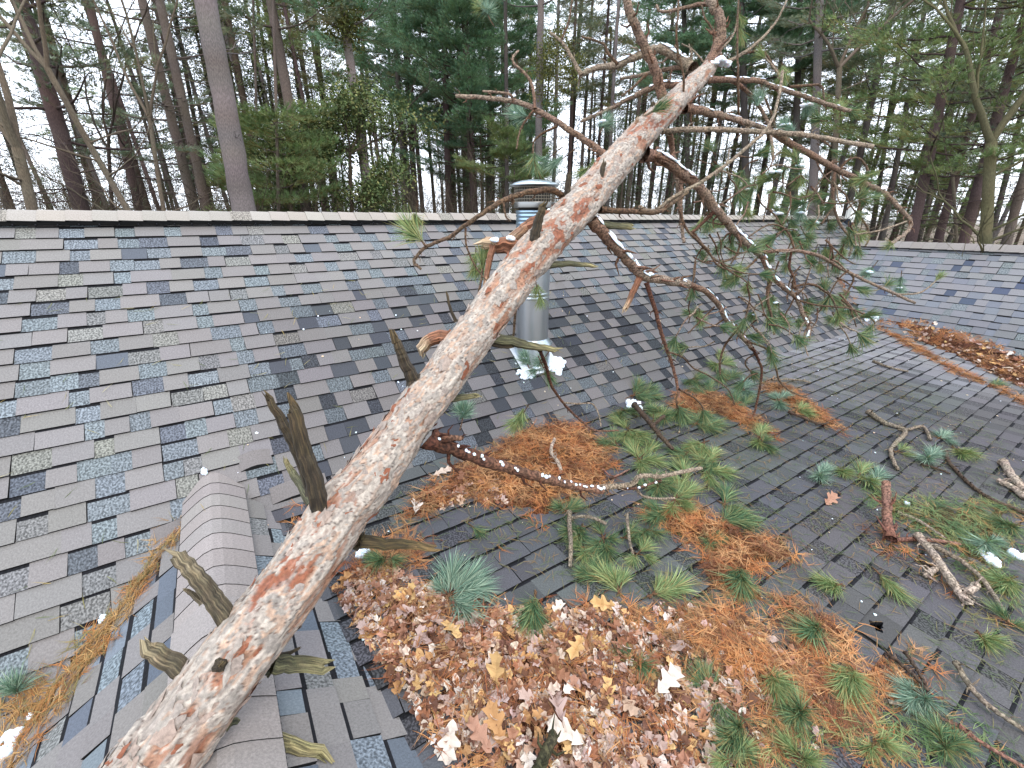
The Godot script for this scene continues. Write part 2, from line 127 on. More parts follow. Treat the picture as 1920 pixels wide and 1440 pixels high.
	["twig",0.0062,0.0054,-1,0,0,PackedVector3Array([Vector3(4.760,0.418,-2.661),Vector3(4.891,0.484,-2.661),Vector3(4.954,0.575,-2.669),Vector3(4.992,0.645,-2.634)])],
	["twig",0.0080,0.0056,0,0,1,PackedVector3Array([Vector3(5.470,0.088,-2.107),Vector3(5.601,0.156,-2.108),Vector3(5.764,0.190,-2.092),Vector3(5.884,0.209,-2.052)])],
	["twig",0.0060,0.0053,0,0,1,PackedVector3Array([Vector3(4.046,0.349,-2.900),Vector3(4.053,0.240,-2.860),Vector3(4.151,0.148,-2.837),Vector3(4.253,0.049,-2.825)])],
	["twig",0.0068,0.0048,0,0,0,PackedVector3Array([Vector3(4.189,0.143,-2.419),Vector3(4.092,0.037,-2.379),Vector3(3.985,-0.050,-2.371),Vector3(3.965,-0.154,-2.377)])],
	["twig",0.0086,0.0054,0,0,0,PackedVector3Array([Vector3(5.458,-0.071,-2.036),Vector3(5.570,-0.142,-2.025),Vector3(5.546,-0.220,-1.989),Vector3(5.483,-0.294,-1.934)])],
	["twig",0.0065,0.0052,0,0,1,PackedVector3Array([Vector3(3.932,0.514,-2.823),Vector3(4.040,0.496,-2.830),Vector3(4.148,0.488,-2.832),Vector3(4.238,0.454,-2.830)])],
	["twig",0.0093,0.0054,-1,0,1,PackedVector3Array([Vector3(5.113,0.399,-2.458),Vector3(5.082,0.368,-2.487),Vector3(4.990,0.328,-2.481),Vector3(4.980,0.302,-2.523)])],
	["twig",0.0084,0.0055,-1,0,1,PackedVector3Array([Vector3(5.019,0.238,-2.683),Vector3(4.953,0.145,-2.638),Vector3(4.898,0.060,-2.625),Vector3(4.849,-0.029,-2.599)])],
	["twig",0.0063,0.0048,-1,0,2,PackedVector3Array([Vector3(3.756,-0.225,-2.468),Vector3(3.775,-0.282,-2.472),Vector3(3.776,-0.338,-2.482),Vector3(3.705,-0.376,-2.473)])],
	["twig",0.0072,0.0044,0,0,2,PackedVector3Array([Vector3(3.619,-0.845,-1.835),Vector3(3.683,-0.912,-1.795),Vector3(3.690,-0.971,-1.731),Vector3(3.729,-1.064,-1.713)])],
	["twig",0.0086,0.0047,-1,0,1,PackedVector3Array([Vector3(3.758,-0.041,-2.314),Vector3(3.764,-0.045,-2.385),Vector3(3.732,-0.036,-2.436),Vector3(3.669,-0.019,-2.466)])],
	["twig",0.0094,0.0055,-1,0,1,PackedVector3Array([Vector3(4.799,0.233,-2.683),Vector3(4.780,0.155,-2.626),Vector3(4.904,0.098,-2.619),Vector3(4.914,0.070,-2.537)])],
	["twig",0.0093,0.0050,-1,0,1,PackedVector3Array([Vector3(4.849,-0.185,-1.982),Vector3(4.881,-0.267,-1.900),Vector3(4.995,-0.348,-1.846),Vector3(5.025,-0.403,-1.752)])],
	["twig",0.0061,0.0049,-1,0,1,PackedVector3Array([Vector3(4.091,0.218,-2.547),Vector3(4.035,0.153,-2.498),Vector3(4.039,0.093,-2.467),Vector3(4.109,0.034,-2.476)])],
	["twig",0.0054,0.0042,-1,0,0,PackedVector3Array([Vector3(3.282,-0.647,-1.921),Vector3(3.225,-0.683,-1.950),Vector3(3.161,-0.703,-1.985),Vector3(3.103,-0.748,-2.003)])],
	["twig",0.0074,0.0044,0,0,0,PackedVector3Array([Vector3(3.141,-0.741,-2.072),Vector3(3.252,-0.787,-2.064),Vector3(3.308,-0.813,-2.018),Vector3(3.417,-0.837,-2.001)])],
	["twig",0.0105,0.0060,-1,0,0,PackedVector3Array([Vector3(5.950,-0.038,-2.215),Vector3(5.983,-0.151,-2.151),Vector3(6.063,-0.277,-2.123),Vector3(6.092,-0.405,-2.086)])],
	["twig",0.0087,0.0051,-1,0,1,PackedVector3Array([Vector3(4.438,-0.640,-1.951),Vector3(4.426,-0.741,-1.963),Vector3(4.417,-0.840,-1.989),Vector3(4.393,-0.945,-1.980)])],
	["twig",0.0069,0.0054,-1,0,2,PackedVector3Array([Vector3(4.862,0.494,-2.647),Vector3(4.962,0.503,-2.581),Vector3(5.107,0.474,-2.532),Vector3(5.202,0.474,-2.460)])],
	["twig",0.0087,0.0052,0,0,2,PackedVector3Array([Vector3(4.842,-0.838,-1.770),Vector3(4.923,-0.952,-1.724),Vector3(4.985,-1.051,-1.659),Vector3(5.063,-1.176,-1.617)])],
	["twig",0.0052,0.0049,0,0,0,PackedVector3Array([Vector3(4.019,-0.424,-2.251),Vector3(4.049,-0.394,-2.211),Vector3(4.170,-0.349,-2.245),Vector3(4.216,-0.314,-2.218)])],
	["twig",0.0075,0.0047,-1,0,1,PackedVector3Array([Vector3(4.266,-0.655,-1.883),Vector3(4.330,-0.583,-1.854),Vector3(4.336,-0.483,-1.842),Vector3(4.433,-0.392,-1.875)])],
	["twig",0.0064,0.0049,-1,0,1,PackedVector3Array([Vector3(4.319,-0.459,-1.933),Vector3(4.300,-0.518,-1.940),Vector3(4.360,-0.592,-1.962),Vector3(4.329,-0.656,-1.944)])],
	["twig",0.0079,0.0045,0,0,2,PackedVector3Array([Vector3(4.367,-0.831,-1.518),Vector3(4.367,-0.864,-1.458),Vector3(4.374,-0.880,-1.399),Vector3(4.401,-0.924,-1.353)])],
	["twig",0.0058,0.0050,0,0,2,PackedVector3Array([Vector3(4.807,-0.912,-1.606),Vector3(4.848,-0.870,-1.595),Vector3(4.959,-0.860,-1.588),Vector3(4.964,-0.844,-1.542)])],
	["twig",0.0062,0.0040,0,0,0,PackedVector3Array([Vector3(2.960,-0.661,-1.968),Vector3(2.858,-0.705,-1.969),Vector3(2.780,-0.770,-1.956),Vector3(2.782,-0.859,-1.994)])],
	["twig",0.0090,0.0051,0,0,1,PackedVector3Array([Vector3(4.894,-0.448,-1.752),Vector3(4.838,-0.523,-1.786),Vector3(4.813,-0.619,-1.810),Vector3(4.801,-0.725,-1.823)])],
	["twig",0.0056,0.0047,0,0,1,PackedVector3Array([Vector3(3.622,-0.371,-2.282),Vector3(3.755,-0.338,-2.260),Vector3(3.870,-0.292,-2.231),Vector3(3.997,-0.260,-2.199)])],
	["twig",0.0055,0.0046,-1,0,2,PackedVector3Array([Vector3(4.149,-0.785,-1.660),Vector3(4.122,-0.840,-1.698),Vector3(4.060,-0.908,-1.687),Vector3(4.088,-0.999,-1.690)])],
	["twig",0.0067,0.0040,-1,0,2,PackedVector3Array([Vector3(2.829,-0.671,-1.931),Vector3(2.890,-0.651,-1.936),Vector3(2.931,-0.617,-1.941),Vector3(2.963,-0.591,-1.925)])],
	["twig",0.0074,0.0062,-1,0,0,PackedVector3Array([Vector3(6.190,0.523,-2.626),Vector3(6.028,0.445,-2.639),Vector3(5.992,0.349,-2.677),Vector3(5.927,0.248,-2.698)])],
	["twig",0.0062,0.0050,-1,0,0,PackedVector3Array([Vector3(4.472,-0.759,-1.759),Vector3(4.536,-0.873,-1.766),Vector3(4.527,-0.970,-1.790),Vector3(4.506,-1.072,-1.770)])],
	["twig",0.0094,0.0059,0,0,1,PackedVector3Array([Vector3(5.922,0.341,-2.472),Vector3(6.020,0.267,-2.390),Vector3(6.005,0.149,-2.297),Vector3(6.079,0.043,-2.227)])],
	["twig",0.0072,0.0045,-1,0,2,PackedVector3Array([Vector3(3.732,-0.746,-2.031),Vector3(3.767,-0.711,-1.965),Vector3(3.824,-0.659,-1.927),Vector3(3.874,-0.610,-1.885)])],
	["twig",0.0055,0.0048,-1,0,0,PackedVector3Array([Vector3(4.042,-0.213,-2.105),Vector3(4.141,-0.263,-2.064),Vector3(4.292,-0.278,-2.042),Vector3(4.442,-0.264,-2.022)])],
	["twig",0.0062,0.0046,-1,0,1,PackedVector3Array([Vector3(3.397,-0.304,-2.351),Vector3(3.472,-0.333,-2.342),Vector3(3.562,-0.359,-2.341),Vector3(3.614,-0.367,-2.311)])],
	["twig",0.0090,0.0051,-1,0,0,PackedVector3Array([Vector3(4.806,-0.357,-1.879),Vector3(4.912,-0.386,-1.853),Vector3(4.967,-0.440,-1.816),Vector3(5.035,-0.487,-1.780)])],
	["twig",0.0076,0.0046,0,0,1,PackedVector3Array([Vector3(3.799,-0.563,-2.058),Vector3(3.829,-0.663,-2.041),Vector3(3.749,-0.747,-1.998),Vector3(3.687,-0.832,-1.983)])],
	["twig",0.0054,0.0047,-1,0,1,PackedVector3Array([Vector3(3.276,-0.648,-2.245),Vector3(3.320,-0.720,-2.277),Vector3(3.381,-0.792,-2.293),Vector3(3.407,-0.864,-2.318)])],
	["twig",0.0064,0.0045,-1,0,1,PackedVector3Array([Vector3(3.488,-0.232,-2.346),Vector3(3.496,-0.316,-2.394),Vector3(3.416,-0.401,-2.347),Vector3(3.378,-0.491,-2.310)])],
	["twig",0.0079,0.0053,0,0,2,PackedVector3Array([Vector3(5.197,0.122,-2.264),Vector3(5.146,0.056,-2.220),Vector3(5.102,-0.007,-2.203),Vector3(5.016,-0.057,-2.193)])],
	["twig",0.0072,0.0042,0,0,1,PackedVector3Array([Vector3(3.576,-0.785,-1.721),Vector3(3.617,-0.792,-1.656),Vector3(3.740,-0.846,-1.631),Vector3(3.742,-0.888,-1.559)])],
	["twig",0.0071,0.0048,-1,0,0,PackedVector3Array([Vector3(3.694,-0.363,-2.415),Vector3(3.778,-0.355,-2.363),Vector3(3.910,-0.355,-2.338),Vector3(3.989,-0.334,-2.285)])],
	["twig",0.0063,0.0054,0,0,1,PackedVector3Array([Vector3(4.704,-0.087,-2.415),Vector3(4.751,-0.110,-2.353),Vector3(4.864,-0.164,-2.331),Vector3(4.926,-0.202,-2.278)])],
	["twig",0.0091,0.0063,-1,0,0,PackedVector3Array([Vector3(6.050,0.619,-2.761),Vector3(6.155,0.510,-2.727),Vector3(6.297,0.417,-2.683),Vector3(6.336,0.344,-2.577)])],
	["twig",0.0083,0.0052,0,0,1,PackedVector3Array([Vector3(4.206,0.131,-2.701),Vector3(4.187,0.087,-2.754),Vector3(4.162,0.022,-2.776),Vector3(4.135,-0.055,-2.756)])],
	["twig",0.0064,0.0045,0,0,1,PackedVector3Array([Vector3(3.689,-0.581,-1.909),Vector3(3.707,-0.655,-1.872),Vector3(3.723,-0.733,-1.843),Vector3(3.788,-0.804,-1.813)])],
	["twig",0.0110,0.0057,-1,0,2,PackedVector3Array([Vector3(5.646,0.370,-2.374),Vector3(5.718,0.289,-2.344),Vector3(5.675,0.193,-2.292),Vector3(5.749,0.109,-2.262)])],
	["twig",0.0086,0.0052,0,0,1,PackedVector3Array([Vector3(4.637,0.073,-2.443),Vector3(4.652,0.028,-2.388),Vector3(4.638,-0.029,-2.333),Vector3(4.722,-0.092,-2.335)])],
	["twig",0.0086,0.0048,0,0,1,PackedVector3Array([Vector3(4.649,-0.500,-1.730),Vector3(4.755,-0.533,-1.702),Vector3(4.768,-0.572,-1.646),Vector3(4.774,-0.587,-1.583)])],
	["twig",0.0069,0.0051,-1,0,2,PackedVector3Array([Vector3(4.029,0.369,-2.689),Vector3(4.073,0.430,-2.653),Vector3(4.200,0.516,-2.691),Vector3(4.294,0.617,-2.756)])],
	["twig",0.0102,0.0050,0,0,1,PackedVector3Array([Vector3(4.262,0.518,-2.702),Vector3(4.369,0.552,-2.682),Vector3(4.482,0.548,-2.650),Vector3(4.507,0.570,-2.580)])],
	["twig",0.0060,0.0053,-1,0,2,PackedVector3Array([Vector3(4.456,0.290,-2.614),Vector3(4.326,0.229,-2.618),Vector3(4.311,0.177,-2.696),Vector3(4.273,0.128,-2.766)])],
	["twig",0.0097,0.0053,-1,0,1,PackedVector3Array([Vector3(4.774,0.247,-2.515),Vector3(4.868,0.231,-2.467),Vector3(4.965,0.199,-2.421),Vector3(5.023,0.174,-2.355)])],
	["twig",0.0093,0.0055,-1,0,1,PackedVector3Array([Vector3(5.091,0.153,-2.445),Vector3(5.152,0.197,-2.422),Vector3(5.272,0.218,-2.409),Vector3(5.317,0.252,-2.371)])],
	["twig",0.0087,0.0047,0,0,1,PackedVector3Array([Vector3(3.656,-0.130,-2.408),Vector3(3.723,-0.213,-2.382),Vector3(3.791,-0.307,-2.378),Vector3(3.769,-0.391,-2.307)])],
	["twig",0.0100,0.0056,0,0,1,PackedVector3Array([Vector3(5.136,0.467,-2.639),Vector3(5.157,0.407,-2.651),Vector3(5.103,0.338,-2.605),Vector3(5.120,0.279,-2.621)])],
	["twig",0.0081,0.0047,-1,0,0,PackedVector3Array([Vector3(3.590,0.130,-2.564),Vector3(3.748,0.149,-2.556),Vector3(3.805,0.116,-2.474),Vector3(3.899,0.096,-2.415)])],
	["twig",0.0109,0.0057,-1,0,0,PackedVector3Array([Vector3(5.498,0.321,-2.511),Vector3(5.551,0.268,-2.469),Vector3(5.545,0.203,-2.412),Vector3(5.576,0.140,-2.371)])],
	["twig",0.0089,0.0056,-1,0,1,PackedVector3Array([Vector3(5.394,-0.052,-2.279),Vector3(5.474,-0.000,-2.291),Vector3(5.540,0.052,-2.295),Vector3(5.582,0.098,-2.282)])],
	["twig",0.0077,0.0054,0,0,1,PackedVector3Array([Vector3(4.986,-0.151,-2.278),Vector3(4.985,-0.228,-2.344),Vector3(4.931,-0.331,-2.340),Vector3(4.871,-0.440,-2.295)])],
	["twig",0.0063,0.0054,-1,0,1,PackedVector3Array([Vector3(4.526,0.736,-2.849),Vector3(4.596,0.784,-2.845),Vector3(4.681,0.844,-2.860),Vector3(4.805,0.917,-2.907)])],
	["twig",0.0079,0.0053,0,0,1,PackedVector3Array([Vector3(4.736,0.548,-2.715),Vector3(4.643,0.522,-2.726),Vector3(4.657,0.485,-2.782),Vector3(4.595,0.427,-2.776)])],
	["twig",0.0073,0.0050,-1,0,1,PackedVector3Array([Vector3(3.959,0.135,-2.496),Vector3(4.110,0.204,-2.510),Vector3(4.244,0.272,-2.510),Vector3(4.403,0.301,-2.492)])],
	["twig",0.0087,0.0051,0,0,1,PackedVector3Array([Vector3(4.487,-0.379,-2.187),Vector3(4.473,-0.495,-2.195),Vector3(4.374,-0.602,-2.159),Vector3(4.357,-0.721,-2.151)])],
	["twig",0.0076,0.0053,-1,0,1,PackedVector3Array([Vector3(4.828,-0.443,-2.141),Vector3(4.738,-0.528,-2.153),Vector3(4.715,-0.638,-2.155),Vector3(4.684,-0.750,-2.121)])],
	["twig",0.0059,0.0055,0,0,1,PackedVector3Array([Vector3(5.140,-0.559,-2.056),Vector3(5.190,-0.636,-2.044),Vector3(5.199,-0.694,-1.993),Vector3(5.244,-0.751,-1.953)])],
	["twig",0.0071,0.0058,0,0,2,PackedVector3Array([Vector3(5.615,-0.688,-1.921),Vector3(5.766,-0.722,-1.863),Vector3(5.859,-0.714,-1.791),Vector3(6.035,-0.669,-1.766)])],
	["twig",0.0074,0.0056,0,0,0,PackedVector3Array([Vector3(5.223,-0.767,-1.945),Vector3(5.300,-0.797,-1.898),Vector3(5.376,-0.854,-1.858),Vector3(5.504,-0.911,-1.830)])],
	["twig",0.0073,0.0052,0,0,1,PackedVector3Array([Vector3(4.775,-0.870,-1.878),Vector3(4.790,-0.794,-1.847),Vector3(4.877,-0.718,-1.879),Vector3(4.914,-0.632,-1.914)])],
	["twig",0.0059,0.0047,-1,0,2,PackedVector3Array([Vector3(3.804,-0.656,-2.103),Vector3(3.855,-0.713,-2.053),Vector3(3.890,-0.778,-2.005),Vector3(3.884,-0.854,-1.959)])],
	["twig",0.0064,0.0049,0,0,1,PackedVector3Array([Vector3(4.040,-0.809,-2.011),Vector3(4.132,-0.843,-1.997),Vector3(4.243,-0.865,-1.988),Vector3(4.241,-0.880,-1.927)])],
	["twig",0.0075,0.0049,0,0,0,PackedVector3Array([Vector3(3.860,-0.881,-1.994),Vector3(3.915,-0.949,-1.958),Vector3(4.029,-1.028,-1.945),Vector3(4.118,-1.117,-1.931)])],
	["twig",0.0057,0.0048,0,0,2,PackedVector3Array([Vector3(3.487,-0.993,-2.092),Vector3(3.474,-1.052,-2.168),Vector3(3.425,-1.068,-2.242),Vector3(3.345,-1.076,-2.297)])]]
var STUBS := [
	[0.0374,0.0229,0,PackedVector3Array([Vector3(0.159,-1.039,-1.547),Vector3(0.154,-0.925,-1.538),Vector3(0.142,-0.763,-1.555),Vector3(0.130,-0.610,-1.568)])],
	[0.0274,0.0105,0,PackedVector3Array([Vector3(0.154,-0.948,-1.557),Vector3(0.130,-0.807,-1.611),Vector3(0.098,-0.684,-1.649),Vector3(0.073,-0.597,-1.667)])],
	[0.0229,0.0083,2,PackedVector3Array([Vector3(0.145,-1.051,-1.614),Vector3(0.129,-1.040,-1.758),Vector3(0.108,-1.005,-1.852),Vector3(0.096,-0.969,-1.876)])],
	[0.0308,0.0199,1,PackedVector3Array([Vector3(-0.187,-1.271,-1.428),Vector3(-0.209,-1.180,-1.445),Vector3(-0.237,-1.083,-1.469),Vector3(-0.278,-0.996,-1.510)])],
	[0.0291,0.0223,1,PackedVector3Array([Vector3(-0.327,-1.363,-1.400),Vector3(-0.361,-1.312,-1.420),Vector3(-0.398,-1.255,-1.445)])],
	[0.0306,0.0234,2,PackedVector3Array([Vector3(-0.111,-1.483,-1.398),Vector3(-0.049,-1.522,-1.391),Vector3(0.053,-1.565,-1.354)])],
	[0.0091,0.0045,0,PackedVector3Array([Vector3(-0.092,-1.490,-1.423),Vector3(-0.050,-1.505,-1.426),Vector3(-0.014,-1.498,-1.419)])],
	[0.0386,0.0185,2,PackedVector3Array([Vector3(-0.287,-1.592,-1.336),Vector3(-0.228,-1.642,-1.325),Vector3(-0.139,-1.718,-1.283),Vector3(-0.023,-1.802,-1.219)])],
	[0.0220,0.0085,2,PackedVector3Array([Vector3(-0.225,-1.668,-1.329),Vector3(-0.157,-1.731,-1.294),Vector3(-0.121,-1.778,-1.263)])],
	[0.0312,0.0146,3,PackedVector3Array([Vector3(0.280,-1.260,-1.585),Vector3(0.375,-1.298,-1.556),Vector3(0.479,-1.331,-1.523),Vector3(0.575,-1.372,-1.492)])],
	[0.0299,0.0149,0,PackedVector3Array([Vector3(0.659,-0.686,-1.806),Vector3(0.634,-0.615,-1.816),Vector3(0.618,-0.543,-1.834),Vector3(0.602,-0.489,-1.844)])],
	[0.0223,0.0124,2,PackedVector3Array([Vector3(0.765,-0.820,-1.833),Vector3(0.850,-0.821,-1.802),Vector3(0.952,-0.816,-1.762)])],
	[0.0357,0.0137,2,PackedVector3Array([Vector3(1.114,-0.588,-1.948),Vector3(1.236,-0.612,-1.920),Vector3(1.361,-0.649,-1.872),Vector3(1.491,-0.680,-1.823)])],
	[0.0192,0.0110,0,PackedVector3Array([Vector3(1.123,-0.606,-1.942),Vector3(1.205,-0.638,-1.924),Vector3(1.262,-0.648,-1.907)])],
	[0.0348,0.0268,4,PackedVector3Array([Vector3(0.953,-0.576,-1.985),Vector3(0.901,-0.571,-2.034),Vector3(0.852,-0.586,-2.060),Vector3(0.817,-0.622,-2.066)])],
	[0.0349,0.0190,0,PackedVector3Array([Vector3(1.549,-0.167,-2.129),Vector3(1.567,-0.086,-2.129),Vector3(1.588,-0.006,-2.126),Vector3(1.606,0.056,-2.116)])],
	[0.0220,0.0110,2,PackedVector3Array([Vector3(1.651,-0.262,-2.137),Vector3(1.774,-0.256,-2.097),Vector3(1.868,-0.261,-2.058),Vector3(1.940,-0.272,-2.031)])],
	[0.0501,0.0345,4,PackedVector3Array([Vector3(1.556,-0.179,-2.247),Vector3(1.488,-0.149,-2.306),Vector3(1.435,-0.149,-2.341),Vector3(1.384,-0.137,-2.368)])],
	[0.0577,0.0441,4,PackedVector3Array([Vector3(1.953,0.016,-2.409),Vector3(1.840,-0.033,-2.461),Vector3(1.771,-0.073,-2.515),Vector3(1.692,-0.150,-2.570)])],
	[0.0184,0.0123,4,PackedVector3Array([Vector3(1.390,-0.152,-2.299),Vector3(1.358,-0.219,-2.289),Vector3(1.321,-0.322,-2.268),Vector3(1.300,-0.395,-2.248)])],
	[0.0245,0.0140,0,PackedVector3Array([Vector3(1.988,0.110,-2.359),Vector3(1.994,0.192,-2.367),Vector3(2.002,0.270,-2.372)])],
	[0.0219,0.0146,0,PackedVector3Array([Vector3(2.251,0.161,-2.359),Vector3(2.265,0.249,-2.352),Vector3(2.306,0.349,-2.370)])],
	[0.0245,0.0210,2,PackedVector3Array([Vector3(2.200,-0.033,-2.278),Vector3(2.305,-0.044,-2.242),Vector3(2.430,-0.054,-2.180)])],
	[0.0096,0.0055,0,PackedVector3Array([Vector3(0.971,-0.486,-1.982),Vector3(0.951,-0.426,-1.996),Vector3(0.947,-0.350,-2.021)])],
	[0.0239,0.0171,4,PackedVector3Array([Vector3(2.584,-0.401,-2.208),Vector3(2.516,-0.511,-2.204),Vector3(2.448,-0.620,-2.200)])],
	[0.0221,0.0132,0,PackedVector3Array([Vector3(3.244,0.796,-2.804),Vector3(3.230,0.833,-2.804),Vector3(3.224,0.868,-2.798)])],
	[0.0187,0.0146,4,PackedVector3Array([Vector3(2.925,0.585,-2.658),Vector3(2.911,0.651,-2.671),Vector3(2.913,0.704,-2.668)])],
	[0.0149,0.0088,0,PackedVector3Array([Vector3(-0.223,-1.277,-1.282),Vector3(-0.217,-1.263,-1.269),Vector3(-0.214,-1.254,-1.261)])],
	[0.0091,0.0045,1,PackedVector3Array([Vector3(-0.242,-1.163,-1.448),Vector3(-0.266,-1.126,-1.468),Vector3(-0.276,-1.108,-1.470)])]]
